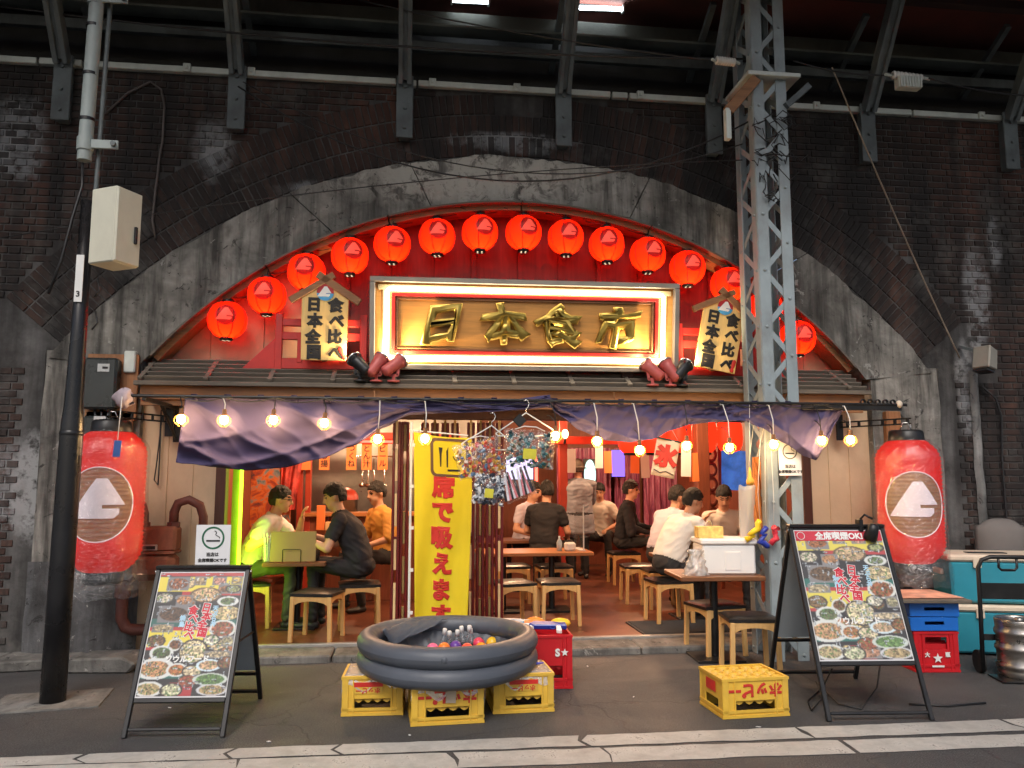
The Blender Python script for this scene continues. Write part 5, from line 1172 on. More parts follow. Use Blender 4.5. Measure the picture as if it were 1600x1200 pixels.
def crate(label, loc, rz, w, d, h, mat, style, group=None, name='beer_crate'):
    t_ = thing(name, label, 'crate', loc, rz, group)
    low = style != 'red'
    hz = (h * 0.20, h * 0.42) if low else (h * 0.55, h * 0.85)
    for k, (ww, yy, ang) in enumerate(((w, -d / 2, 0), (w, d / 2, PI), (d - 0.024, w / 2, PI / 2), (d - 0.024, w / 2, -PI / 2))):
        hw = ww * (0.30 if low else 0.25); o = holed(ww, h, -hw, hw, hz[0], hz[1], 0.011).build('side_wall', mat, t_, 0.003)
        o.rotation_euler = (0, 0, ang)
        o.location = (0, yy, 0) if k < 2 else ((yy, 0, 0) if k == 2 else (-yy, 0, 0))
    for sx in (-1, 1):                                          # corner ribs and rims
        for sy in (-1, 1):
            m = MB(); m.box((sx * (w / 2 - 0.018), sy * (d / 2 + 0.001), h / 2), (0.045, 0.012, h - 0.02)); m.build('corner_rib', mat, t_, 0.004)
        for xx in (0.32,):
            m = MB(); m.box((sx * w * xx, -d / 2 - 0.003, h * 0.5), (0.010, 0.01, h - 0.03)); m.build('rib', mat, t_, 0.002)
    for zz, g in ((0.012, 0.008), (h * 0.17, 0.007), (h - 0.012, 0.009)):
        m = MB()
        for sy in (-1, 1): m.box((0, sy * (d / 2 + g / 2), zz), (w + 2 * g, g, 0.018))
        m = MB(); o_, i_ = g, -0.002
        P = lambda e: [(-w / 2 - e, -d / 2 - e), (w / 2 + e, -d / 2 - e), (w / 2 + e, d / 2 + e), (-w / 2 - e, d / 2 + e)]
        vs = [(x, y, z) for e in (o_, i_) for z in (zz - 0.009, zz + 0.009) for x, y in P(e)]
        fs = []
        for q in range(4):
            r_ = (q + 1) % 4; fs += [(q, r_, 4 + r_, 4 + q), (4 + q, 4 + r_, 12 + r_, 12 + q), (8 + r_, 8 + q, 12 + q, 12 + r_), (q, 8 + q, 8 + r_, r_)]
        m.add(vs, fs); m.build('rim', mat, t_)
    nx, ny = (6, 4)
    for i in range(0, ny):
        m = MB(); y = -d / 2 + d * i / ny + (0.022 if i == 0 else 0); P_ = []
        zt = h * (0.41 if low else 0.5)
        for q in range(25):
            x = -w / 2 + 0.012 + (w - 0.024) * q / 24; P_.append((x, zt - 0.026 * abs(math.sin(q / 24 * PI * nx))))
        m.prism([(-w / 2 + 0.012, zt + 0.06), (w / 2 - 0.012, zt + 0.06)] + P_[::-1], y - 0.002, y + 0.002); m.build('divider', mat, t_)
    if style in ('lone', 'film'):
        m = MB(); m.box((0, 0, h - 0.03), (w - 0.026, d - 0.026, 0.006)); m.build('base_sheet', mat, t_)
        if style == 'lone':
            cu = MB(); cu.lathe([(0.026, -0.012), (0.031, 0.0), (0.037, 0.0), (0.039, -0.02)], 14); cm = cu.mesh('bottle_cup'); cm.materials.append(mat)
            for i in range(5):
                for j in range(4): link('bottle_cup', cm, t_, (-w / 2 + w * (i + .5) / 5 * 0.96 + 0.01, -d / 2 + d * (j + .5) / 4 * 0.96 + 0.008, h - 0.008))
    return t_
hop = 'yellow bottle crates turned upside down'
CW, CD, CH = 0.465, 0.37, 0.262
cm = crate('yellow upside-down crate under the front of the paddling pool', (0.245, 5.61, 0), R(3), CW, CD, CH, YEL, 'film', hop)
c1_ = crate('yellow upside-down crate under the left side of the pool', (-0.235, 5.87, 0), R(-2), 0.40, CD, CH, YEL, 'film', hop)
c2_ = crate('yellow upside-down crate under the right side of the pool', (0.775, 5.81, 0), R(2), 0.41, CD, CH, YEL, 'film', hop)
c3_ = crate('yellow upside-down crate standing alone before the right menu stand', (2.30, 5.51, 0), R(3), CW, CD, CH, YEL, 'lone', hop)
for t_ in (cm, c3_):
    text('ホッピー', 0.098, REDINK, t_, (0.0, -CD / 2 - 0.004, CH * 0.68), (0, PI, 0), bold=0.005, flat=0.1)
for t_, x in ((c1_, -0.03), (c2_, 0.0)):
    m = MB(); m.box((x, -CD / 2 - 0.004, CH * 0.70), (0.20, 0.003, 0.075)); s_ = m.build('sticker', YEL, t_)
    m = MB(); m.box((x, -CD / 2 - 0.0065, CH * 0.70 + 0.022), (0.198, 0.002, 0.030)); m.build('red_strip', STICKR, s_)
    text('ホッピー', 0.042, REDINK, s_, (x, -CD / 2 - 0.007, CH * 0.70 - 0.017), (0, PI, 0), bold=0.0015, flat=0.1)
m = MB(); m.box((-CW / 2 - 0.005, 0.0, CH * 0.7), (0.003, 0.15, 0.07)); m.build('side_sticker', STICKR, c3_)
m = MB(); m.box((0.02, -CD / 2 - 0.012, CH * 0.74), (0.065, 0.003, 0.11), (0, 0.05, 0)); m.build('tape', M('grey_tape', C(176, 160, 140), 0.5), cm)
for t_, ww in ((cm, CW), (c1_, 0.40), (c2_, 0.41)):
    def film(u, v, ww=ww):
        x = (u - .5) * (ww + 0.05); y = (v - .5) * (CD + 0.05); ex = max(0, abs(x) - ww / 2 + 0.005); ey = max(0, abs(y) - CD / 2 + 0.005)
        return (x - math.copysign(ex, x) * 0.6, y - math.copysign(ey, y) * 0.6, CH + 0.008 + 0.008 * nz(x * 14, y * 14) - (ex + ey) * 2.6 * (1 + 0.8 * nz(x * 9, y * 9)))
    m = MB(); m.grid(film, 24, 20); m.build('film', FILM, t_, fix=False)
lr = crate('red drink crate behind the right side of the pool', (1.06, 6.43, 0), R(-2), 0.36, 0.44, 0.40, RCR, 'red2', 'red drink crates')
text('S', 0.075, WHITEINK, lr, (0.07, -0.232, 0.27), bold=0.004, flat=0.1)
def star(r): return [((r if k % 2 == 0 else r * 0.42) * math.sin(k * PI / 5), (r if k % 2 == 0 else r * 0.42) * math.cos(k * PI / 5)) for k in range(10)]
m = MB(); m.prism(star(0.03), -0.004, 0); o = m.build('star', WHITEINK, lr); o.location = (0.125, -0.231, 0.27)
rr_ = crate('red drink crate with white star beneath the blue trays at the right', (4.34, 6.50, 0), R(-6), 0.36, 0.34, 0.33, RCR, 'red', 'red drink crates')
m = MB(); m.prism(star(0.042), -0.004, 0); o = m.build('star', WHITEINK, rr_); o.location = (0, -0.182, 0.115)
text('大', 0.042, WHITEINK, rr_, (-0.085, -0.183, 0.145), bold=0.002, flat=0.1); text('瓶', 0.042, WHITEINK, rr_, (0.085, -0.183, 0.145), bold=0.002, flat=0.1)
m = MB(); m.box((0, -0.183, 0.052), (0.10, 0.003, 0.014)); m.build('name_bar', WHITEINK, rr_)
m = MB(); m.box((0.0, 0.0, 0.2), (0.28, 0.26, 0.02)); m.build('floor_plate', RCR, rr_)
BLU = M('blue_tray_plastic', C(24, 104, 196), 0.42, 0, 0.12, 4, 0.05, 40, 0.25, (0.03, 0.1, 0.2), 3)
for k in range(2):
    t_ = thing('plastic_tray', ('blue plastic tray lying directly on the red star crate', 'upper blue plastic tray under the wooden board')[k], 'tray', (4.34 + 0.02 * k - 0.01, 6.50, 0.334 + 0.115 * k), R(-6 - 4 * k), 'blue plastic trays')
    w, d, h = 0.40, 0.36, 0.11
    for a_, ww, off in ((0, w, d / 2), (PI / 2, d - 0.022, w / 2), (PI, w, d / 2), (-PI / 2, d - 0.022, w / 2)):
        o = holed(ww, h, -ww * .2, ww * .2, h * .45, h * .68, 0.01).build('side_wall', BLU, t_, 0.003); o.rotation_euler = (0, 0, a_); o.location = (off * math.sin(a_), -off * math.cos(a_), 0)
    m = MB(); m.box((0, 0, 0.012), (w - 0.03, d - 0.03, 0.01)); m.build('floor', BLU, t_)
t_ = thing('board_top', 'square wooden board with a food sheet laid on the blue trays', 'board', (4.33, 6.56, 0.566), R(-8))
m = MB(); m.box((0, 0, 0.014), (0.60, 0.62, 0.028)); m.build('board', GREYW, t_, 0.004)
for k in range(3): m = MB(); m.box((-0.01 + 0.004 * k, 0.02 - 0.01 * k, 0.031 + 0.003 * k), (0.54 - 0.01 * k, 0.50, 0.0022), (0, 0, 0.03 * k)); m.build('menu_sheet', M('pinkish_menu_print', C(226, 164, 140), 0.4, 0, 0.4, 9, 0.02), t_)

# ---- paddling pool and what lies in it
VIN = M('dark_grey_vinyl', C(80, 85, 94), 0.46, 0, 0.10, 3, 0.10, 24, 0.2, (0.03, 0.03, 0.035), 2)
PC = Vector((0.275, 5.93, 0)); PR = 0.575
pool = thing('paddling_pool', 'dark grey inflatable paddling pool resting on yellow crates', 'pool', PC)
def ring_fn(zc, r, wob):
    def f(u, v):
        th = 2 * PI * u; ph = 2 * PI * v; s = 1 + 0.012 * math.sin(3 * th + wob); sagz = -0.022 * max(0, -math.sin(th)) * (1 if zc < .36 else .4)
        rr = r * (1 + 0.03 * nz(math.cos(th) * 4, math.sin(th) * 4, zc * 9)); wr = 0.0025 * math.sin(th * 90) * max(0, -math.cos(ph))
        R_ = PR * s + (rr + wr) * math.cos(ph); return (R_ * math.cos(th), R_ * math.sin(th), zc + sagz + (rr + wr) * math.sin(ph))
    return f
for zc, wob in ((0.325, 0.3), (0.442, 0.5)): m = MB(); m.grid(ring_fn(zc, 0.072, wob), 120, 18); m.build('air_ring', VIN, pool, fix=False)
m = MB(); m.lathe([(0.0, 0.285), (0.3, 0.284), (0.50, 0.290), (0.545, 0.31)], 48); m.build('pool_floor', VIN, pool, fix=False)
def liner(u, v):                                               # slack inner wall flopping over the back rim
    th = R(35) + R(120) * u; r0 = PR - 0.05 - 0.10 * math.sin(PI * u) * (1 - v) - 0.02 * nz(u * 14, v * 3); z = 0.30 + v * (0.185 + 0.03 * (u > 0.6) * math.sin(PI * min(1, (u - .6) / .4)))
    return ((r0 + 0.05 * v + 0.025 * nz(u * 20, v * 2)) * math.cos(th), (r0 + 0.05 * v + 0.02 * nz(u * 23, v * 2, 4)) * math.sin(th), z)
m = MB(); m.grid(liner, 70, 12); m.build('liner', VIN, pool, fix=False, solid=0.003)
def flap(u, v):
    a = Vector((-0.26, 0.44, 0.515)); b = Vector((-0.47, 0.16, 0.485)); c = Vector((0.02, 0.49, 0.50)); d = Vector((-0.40, 0.20, 0.36))
    p = (a.lerp(c, u)).lerp(b.lerp(d, u), v); return p + Vector((0, 0, 0.02 * nz(u * 6, v * 6)))
m = MB(); m.grid(flap, 12, 12); m.build('folded_flap', VIN, pool, fix=False, solid=0.003)
m = MB(); m.lathe([(0.0, 0.004), (0.02, 0.004), (0.022, 0)], 12); o = m.build('valve', VIN, pool); o.location = (-0.05, -PR - 0.073, 0.435); o.rotation_euler = (PI / 2, 0, 0)
BALLC = [('pink', (236, 110, 150)), ('orange', (240, 130, 50)), ('violet', (96, 60, 150)), ('yellow', (244, 190, 50)), ('coral', (236, 90, 70)), ('deep purple', (56, 40, 96)), ('mauve', (176, 110, 140)), ('amber', (246, 160, 40)), ('rose', (226, 70, 96))]
spots = [(676, 1012, 'at the left of the ball heap'), (694, 1011, 'second in the front row'), (712, 1008, 'among the front row'), (769, 1002, 'at the right of the heap'), (730, 1012, 'in the middle of the front row'), (760, 983, 'at the back by the liner'), (790, 998, 'against the right rim'), (752, 1011, 'near the right end of the front row'), (748, 1003, 'behind the front row')]
for (nm, c), (px, py, wh) in zip(BALLC, spots):
    p = gz(px, py, 0.345); p.y = min(6.35, max(5.62, p.y)); t_ = thing('toy_ball', f'{nm} plastic ball in the pool, {wh}', 'ball', (p.x, p.y, 0.287), rnd.random(), 'toy balls in the paddling pool')
    rb_ = 0.046; m = MB(); m.sphere((0, 0, rb_), rb_, 18, 12); m.build('shell', M('ball_' + nm.replace(' ', '_'), C(*c), 0.3, 0, 0.06, 4, 0), t_)
    m = MB(); m.lathe([(rb_ + 0.0005, rb_ - 0.002), (rb_ + 0.0015, rb_), (rb_ + 0.0005, rb_ + 0.002)], 20); m.build('seam', _mats['ball_' + nm.replace(' ', '_')], t_)
GLASSY = CLEAR('clear_bottle', (0.93, 0.95, 0.96), 0.30, 0.05, 0.06, 9)
for k, (px, py) in enumerate(((688, 1000), (699, 998), (711, 1001), (720, 996), (727, 1000), (735, 1003), (706, 994))):
    p = gz(px, py, 0.30); p.y = min(6.3, max(5.7, p.y)); t_ = thing('toy_bottle', 'small clear bottle with white cap in the pool, ' + ('leftmost of the cluster', 'second from the left', 'fourth from the left', 'fifth from the left', 'sixth from the left', 'rightmost of the cluster', 'third from the left, farthest back')[k], 'bottle', (p.x, p.y, 0.287), 0, 'clear bottles in the paddling pool', (0.12 * math.sin(k * 3), 0.14 * math.cos(k * 2), k))
    hb = 0.13 + 0.02 * math.sin(k * 5); m = MB(); m.lathe([(0, 0), (0.022, 0), (0.024, 0.01), (0.024, hb * .6), (0.012, hb * .8), (0.012, hb)], 14); m.build('glass', GLASSY, t_)
    m = MB(); m.lathe([(0.014, hb * .93), (0.017, hb * .93), (0.017, hb + 0.03), (0.012, hb + 0.036), (0, hb + 0.036)], 12); m.build('cap', WHITEP, t_)
    m = MB(); m.lathe([(0.0245, 0.03), (0.025, 0.03), (0.025, 0.055), (0.0245, 0.055)], 14); m.build('band', BLACKP if k % 2 else M('grey_band', C(150, 150, 156), 0.5), t_)
p = gz(560 + 100, 1005, 0.31); m = MB(); m.tube([(p.x - 0.06, p.y, 0.30), (p.x, p.y + 0.02, 0.335), (p.x + 0.05, p.y + 0.06, 0.35)], 0.005, 6); tag(m.build('glow_stick', M('lime_plastic', C(190, 220, 60), 0.4)), 'lime green stick lying on the pool floor', 'stick')
for k, (ax, ay) in enumerate(((-0.10, 5.80), (0.2, 5.95))): pass
def water_gun(label, loc, rz, s, cols, tilt=0.0):
    t_ = thing('water_gun', label, 'water gun', loc, 0, 'toy water guns', (tilt, 0, rz)); t_.scale = (s, s, s)
    mm = [M(f'toy_{a}_{b}_{c}', C(a, b, c), 0.35, 0, 0.06, 4, 0) for a, b, c in cols]
    m = MB(); m.prism([(-0.16, 0.03), (0.12, 0.02), (0.16, 0.05), (0.12, 0.10), (-0.14, 0.10)], -0.022, 0.022); m.build('body', mm[0], t_, 0.008)
    m = MB(); m.sphere((-0.10, 0, 0.115), (0.085, 0.04, 0.045), 16, 10); m.build('tank', mm[1], t_)
    m = MB(); m.cyl((0.12, 0, 0.06), (0.27, 0, 0.065), 0.016, 0.012, 12); m.build('barrel', mm[2], t_)
    m = MB(); m.cyl((0.03, 0, 0.105), (0.20, 0, 0.105), 0.022, 0.020, 12); m.build('pump', mm[3], t_)
    m = MB(); m.prism([(-0.11, 0.03), (-0.07, 0.03), (-0.08, -0.05), (-0.125, -0.05)], -0.018, 0.018); m.build('grip', mm[2], t_, 0.006)
    m = MB(); m.tube([(-0.065, 0, 0.03), (-0.05, 0, 0.0), (-0.03, 0, 0.0), (-0.02, 0, 0.03)], 0.005, 6); m.build('trigger_guard', mm[0], t_)
water_gun('blue toy water gun with yellow tank on the red crate behind the pool', (1.06, 6.30, 0.43), R(165), 0.95, ((36, 60, 150), (246, 196, 50), (240, 236, 230), (230, 130, 50)), R(75))
water_gun('teal and orange toy water gun at the left of the red crate', (0.88, 6.42, 0.44), R(160), 0.85, ((60, 130, 170), (240, 140, 50), (240, 236, 230), (235, 225, 215)), R(80))
wg = gz(835, 1052, 0.28); water_gun('small yellow and blue toy water gun on the right yellow crate', (0.83, 5.80, 0.285), R(10), 0.42, ((240, 190, 40), (244, 200, 60), (60, 70, 180), (70, 80, 190)), R(80))

# ---- coolers, trolley, keg, cushion
TEAL = M('teal_cooler', C(52, 148, 168), 0.42, 0, 0.10, 2.5, 0.06, 30, 0.25, (0.08, 0.16, 0.17), 2)
LIDW = M('ivory_lid', C(228, 210, 186), 0.45, 0, 0.08, 3, 0.05, 30, 0.3, (0.3, 0.24, 0.17), 2)
cp = at(1497, 935, 6.75)
for k in range(2):
    t_ = thing('cooler_box', ('lower teal cooler box with ivory lid at the right edge', 'upper teal cooler box with ivory lid, stacked on another')[k], 'cooler box', (5.42, 7.00, 0.02 + 0.445 * k), R(-16), 'stacked cooler boxes')
    m = MB(); w, d = 0.98, 0.52
    v = [(sx * (w / 2 - (0.02 if z == 0 else 0)), sy * (d / 2 - (0.02 if z == 0 else 0)), z) for z in (0, 0.37) for sx, sy in ((-1, -1), (1, -1), (1, 1), (-1, 1))]
    m.add(v, [(0, 3, 2, 1), (4, 5, 6, 7), (0, 1, 5, 4), (1, 2, 6, 5), (2, 3, 7, 6), (3, 0, 4, 7)]); m.build('body', TEAL, t_, 0.02)
    m = MB(); m.box((0, 0, 0.40), (w + 0.03, d + 0.03, 0.062)); m.build('lid', LIDW, t_, 0.018)
    for x in (-0.26, 0.26): m = MB(); m.box((x, -d / 2 - 0.014, 0.36), (0.07, 0.018, 0.09)); m.build('latch', LIDW, t_, 0.004)
    m = MB(); m.box((-w / 2 - 0.012, 0, 0.26), (0.03, 0.2, 0.05)); m.build('side_handle', LIDW, t_, 0.006)
    if k: m = MB(); m.box((-0.1, -0.05, 0.434), (0.34, 0.10, 0.008)); m.build('lid_recess', BLACKP, t_)
cu = thing('padded_seat', 'grey and tan padded seat back behind the cooler boxes', 'seat', (5.85, 7.45, 0.0), R(-12))
def pad(u, v): 
    x = (u - .5) * 0.46; z = 0.55 + 0.62 * v; e = (1 - abs(2 * u - 1) ** 4) * (1 - max(0, 2 * v - 1) ** 4); return (x * (1 - 0.22 * max(0, v - .7)), -0.09 * e + 0.02, z + (-0.10 * abs(2 * u - 1) ** 3 if v > .9 else 0))
m = MB(); m.grid(pad, 18, 18); m.build('front_pad', M('grey_seat_cloth', C(112, 106, 102), 0.85, 0, 0.1, 5, 0.2, 200), cu, fix=False, solid=0.05)
m = MB(); m.grid(lambda u, v: (0.30 + (u - .5) * 0.26, 0.02 - 0.10 * (1 - abs(2 * u - 1) ** 3) * (1 - abs(2 * v - 1) ** 4), 0.52 + 0.58 * v - 0.06 * abs(2 * u - 1) ** 2), 12, 14); m.build('side_pad', M('tan_seat_cloth', C(176, 150, 124), 0.85, 0, 0.1, 5, 0.2, 200), cu, fix=False, solid=0.05)
m = MB(); m.box((0.1, 0.12, 0.30), (0.6, 0.25, 0.55)); m.build('base', BLACKM, cu, 0.02)
ht = thing('hand_truck', 'black tubular hand truck before the teal coolers at the right edge', 'hand truck', (4.86, 6.12, 0), R(-14))
m = MB(); w = 0.23; P_ = [(-w, 0.05, 0.02), (-w, 0.03, 0.5), (-w, 0.02, 0.86), (-w + 0.03, 0.02, 0.92), (-w + 0.10, 0.02, 0.945), (w - 0.10, 0.02, 0.945), (w - 0.03, 0.02, 0.92), (w, 0.02, 0.86), (w, 0.03, 0.5), (w, 0.05, 0.02)]
m.tube(P_, 0.017, 10); m.build('frame_tube', BLACKM, ht)
m = MB(); m.tube([(-0.07, 0.02, 0.94), (-0.07, 0.02, 0.86), (-0.05, 0.02, 0.84), (0.05, 0.02, 0.84), (0.07, 0.02, 0.86), (0.07, 0.02, 0.94)], 0.011, 8); m.build('handle_loop', BLACKM, ht)
m = MB(); m.box((0, 0.026, 0.67), (2 * w - 0.02, 0.012, 0.13)); m.build('cross_plate', BLACKM, ht, 0.004)
m = MB(); m.box((0, 0.03, 0.30), (2 * w - 0.02, 0.012, 0.05)); m.build('cross_bar', BLACKM, ht, 0.004)
m = MB(); m.box((0, -0.13, 0.012), (0.44, 0.26, 0.01)); m.build('toe_plate', BLACKM, ht, 0.003)
for s in (-1, 1):
    wl = MB(); wl.cyl((s * 0.20, 0.13, 0.09), (s * 0.24, 0.13, 0.09), 0.09, n=20); wl.build('wheel', M('tyre_rubber', (0.02, 0.02, 0.02), 0.8), ht, 0.006)
INOX = M('brushed_keg_steel', C(168, 162, 156), 0.30, 0.95, 0.15, 5, 0.08, 90, 0.25, (0.2, 0.17, 0.14), 3, stretch=(1, 1, 6))
kp = gz(1596, 1060); kg = thing('beer_keg', 'ribbed stainless steel beer keg at the right edge', 'keg', (kp.x + 0.03, kp.y + 0.02, 0), 0.3)
KR = 0.178; prof = [(0, 0.03), (KR - 0.03, 0.03), (KR - 0.008, 0.0), (KR, 0.005), (KR - 0.002, 0.06)]
for zc in (0.10, 0.235, 0.36): prof += [(KR - 0.004, zc - 0.028), (KR + 0.006, zc - 0.012), (KR + 0.008, zc), (KR + 0.006, zc + 0.012), (KR - 0.004, zc + 0.028)]
prof += [(KR - 0.002, 0.42), (KR + 0.002, 0.455), (KR - 0.004, 0.466), (KR - 0.014, 0.458), (KR - 0.018, 0.42), (0.10, 0.435), (0, 0.44)]
m = MB(); m.lathe(prof, 48); m.build('barrel', INOX, kg)
m = MB(); m.lathe([(0.03, 0.435), (0.035, 0.46), (0.025, 0.47), (0, 0.47)], 18); m.build('valve', INOX, kg)
text('サッポロビール', 0.038, INK, kg, (0, 0, 0), bold=0.001, flat=0.1, warp=lambda p: Vector(((KR + 0.002 + p.y) * math.sin(p.x / KR - 0.4), -(KR + 0.002) * math.cos(p.x / KR - 0.4), 0.305 + p.z)))
m = MB(); p0 = gz(1290, 1060); m.tube([at(1300, 1045, 5.7), gz(1285, 1075, 0.02), gz(1262, 1095, 0.012), gz(1268, 1110, 0.012), gz(1285, 1090, 0.02), gz(1275, 1065, 0.03), gz(1310, 1100, 0.012), gz(1345, 1108, 0.012), gz(1370, 1075, 0.02), at(1375, 1040, 5.9)], 0.006, 6); tag(m.build('lamp_lead', WIRE), 'black lead lying in loops under the right menu stand', 'cable')
m = MB(); m.tube([gz(1420, 1100, 0.01), gz(1480, 1103, 0.01), gz(1540, 1098, 0.01)], 0.008, 6); tag(m.build('ground_lead', WIRE), 'black cable lying on the road right of the menu stand', 'cable')
# ---- litter on the road
for k, (px, py, s) in enumerate(((265, 1107, .02), (420, 1160, .025), (1185, 1137, .03), (865, 1097, .014), (990, 1090, .012), (918, 1042, .015), (640, 1150, .014))):
    p = gz(px, py); m = MB(); m.box((0, 0, 0), (s, s * .6, .003), (0.1, 0.15, k)); o = m.build('litter_scrap', PAPER); o.location = (p.x, p.y, 0.006)
    tag(o, 'tiny white paper scrap on the road ' + ('before the left menu stand', 'between the left menu stand and the white line', 'below the lone yellow crate', 'just right of the pool crates', 'midway between pool and lone crate', 'near the kerb right of the red crate', 'before the front pool crate')[k], 'scrap', 'paper scraps on the road')
# ---- folded doors, banner, hanging bags
DRED = M('dark_red_lacquer', C(104, 26, 30), 0.35, 0, 0.2, 5, 0.06, 40, 0.3, (0.03, 0.01, 0.01), 3)
OLIVE = M('olive_cream_slat', C(150, 128, 78), 0.5, 0, 0.25, 6, 0.06, 40, 0.3, (0.05, 0.04, 0.02), 3); CRM = M('cream_strip', C(226, 200, 150), 0.5)
def folded_door(label, pxs, Y, seed):
    r = random.Random(seed); t_ = thing('folded_door', label, 'door', (0, 0, 0), 0, 'red lattice doors folded open')
    for k, px in enumerate(pxs):
        p = at(px, 820, Y + 0.03 * (k % 2)); x, y = p.x, p.y
        lf = link('leaf', None, t_, (x, y, 0), (0, 0, R(r.uniform(-4, 4))))
        for s in (-1, 1): m = MB(); m.box((s * 0.026, 0, 1.10), (0.026, 0.05, 2.06)); m.build('stile', DRED, lf, 0.005)
        mt = CRM if k % 3 == 0 else OLIVE; z = 0.10 + r.random() * 0.2
        while z < 2.05:
            L = 0.26 + 0.1 * r.random(); m = MB(); m.box((0, -0.004 if mt is CRM else 0.004, min(z + L / 2, 2.08)), (0.024, 0.03, L)); m.build('slat', mt, lf, 0.003); z += L + 0.12
        for zz in (0.09, 1.0, 2.1): m = MB(); m.box((0, 0.006, zz), (0.026, 0.03, 0.07)); m.build('rail', DRED, lf)
folded_door('red lattice door folded back left of the yellow banner', (618, 631), YW + 0.10, 1)
folded_door('red lattice door folded back behind the yellow banner', (662, 678, 694, 710), YW + 0.22, 2)
folded_door('red lattice door folded back right of the yellow banner', (735, 750, 765, 780), YW + 0.14, 3)
YCLOTH = M('yellow_banner_cloth', C(240, 220, 44), 0.75, 0, 0.05, 3, 0.15, 300, trans=0.28)
BY = 7.12; bt0, bt1 = at(643, 674, BY), at(737, 690, BY); bw = 0.51; btop = bt0.z; bx = bt0.x
ban = thing('banner', 'tall yellow cloth banner with red characters on a white pole', 'banner', (bx, BY, 0))
def bwarp(p):
    """hang of the cloth: p.x across from the pole, p.z height"""
    v = (btop - p.z); x = p.x * (1 - 0.10 * max(0, v - 0.5)) + 0.02 * v; y = -0.030 * math.sin(p.x * 9 + v * 1.6) * (0.3 + v * 0.6) + 0.014 * math.sin(p.x * 24 + v * 3 + 1) * min(1, v) + 0.03 * v * p.x
    z = p.z - 0.10 * p.x - 0.02 * math.sin(p.x * 6); return Vector((x, y + (p.y if p.y < 0 else 0), z))
m = MB(); m.grid(lambda u, v: bwarp(Vector((0.02 + bw * u, 0, btop - (btop - 0.36) * v))), 36, 80); m.build('cloth', YCLOTH, ban, fix=False, solid=0.002)
for k, ch in enumerate('席で吸えますの'):
    text(ch, 0.195, REDINK, ban, (0.275, -0.006, btop - 0.44 - k * 0.222), warp=bwarp, bold=0.012, flat=0.04, name='character')
GB = M('brown_icon_ink', C(96, 70, 50), 0.6)
V = []; n = 40
def rrect(w, h, r, k=6):
    out = []
    for cx, cz, a0 in ((w - r, h - r, 0), (-w + r, h - r, 90), (-w + r, -h + r, 180), (w - r, -h + r, 270)): out += [(cx + r * math.cos(R(a0 + 90 * i / k)), cz + r * math.sin(R(a0 + 90 * i / k))) for i in range(k + 1)]
    return out
O_, I_ = rrect(.17, .17, .05), rrect(.145, .145, .035); nn = len(O_); ic = (0.335, btop - 0.185)
m = MB(); m.add([bwarp(Vector((x + ic[0], -0.006, z + ic[1]))) for x, z in O_] + [bwarp(Vector((x + ic[0], -0.006, z + ic[1]))) for x, z in I_], [(i, (i + 1) % nn, nn + (i + 1) % nn, nn + i) for i in range(nn)]); m.build('icon_frame', GB, ban, fix=False)
def icon(poly, nm): m = MB(); m.add([bwarp(Vector((ic[0] + x, -0.007, ic[1] + z))) for x, z in poly], [tuple(range(len(poly)))]); m.build(nm, INK, ban, fix=False)
icon([(-.028, -.08), (-.016, -.08), (-.012, .10), (-.03, .06)], 'knife'); icon([(-.085, -.08), (-.076, -.08), (-.072, .03), (-.062, .09), (-.098, .09), (-.09, .03)], 'fork'); icon([(-.02, -.115), (.09, -.115), (.09, -.098), (-.02, -.098)], 'cigarette')
m = MB(); m.tube([bwarp(Vector((ic[0] + .03 + .05 * s, -0.008, ic[1] + .02 - .035 * math.sin(PI * s)))) for s in [i / 8 for i in range(9)]], 0.004, 5); m.build('smoke_curl', INK, ban)
m = MB(); m.cyl((0, 0.0, 0.02), (0, 0.0, btop + 0.08), 0.012, n=10); m.build('pole', WHITEP, ban)
m = MB(); m.cyl((-0.01, 0, btop + 0.01), (0.50, 0.0, btop - 0.035), 0.007, n=8); m.build('cross_arm', WHITEP, ban)
m = MB(); m.lathe([(0, 0), (0.17, 0), (0.17, 0.02), (0.04, 0.05), (0.02, 0.12), (0, 0.12)], 24); m.build('base', WHITEP, ban)
for k in range(5):
    m = MB(); m.box((0.012, -0.004, btop - 0.12 - k * 0.36), (0.04, 0.012, 0.028)); m.build('tie', WHITEP, ban)
def hanger(label, px, py, wpx, Y, tilt):
    p = at(px, py, Y); w = wpx * Y / FPX / 2; t_ = thing('clothes_hanger', label, 'hanger', p, 0, 'white hangers on the rod', (0, tilt, 0.1))
    m = MB(); m.tube([(-w, 0, -0.17), (-w * .5, 0, -0.085), (0, 0, 0), (w * .5, 0, -0.085), (w, 0, -0.17), (w - 0.02, 0, -0.19), (0, 0, -0.20), (-w + 0.02, 0, -0.19), (-w, 0, -0.17)], 0.006, 6); m.build('frame', WHITEP, t_)
    m = MB(); m.tube([(0, 0, 0), (0, 0, 0.03), (0.02, 0, 0.05), (0.03, 0, 0.08), (0.01, 0, 0.11), (-0.02, 0, 0.10)], 0.0045, 6); m.build('hook', CHROME, t_); return t_
hanger('white clothes hanger carrying the sweets bag before the banner', 768, 665, 92, 6.63, 0.06); hanger('white clothes hanger carrying the teal bag', 822, 645, 100, 6.66, -0.03)
BAGF = CLEAR('bag_film', (0.98, 0.98, 0.98), 0.16, 0.10, 0.02, 30)
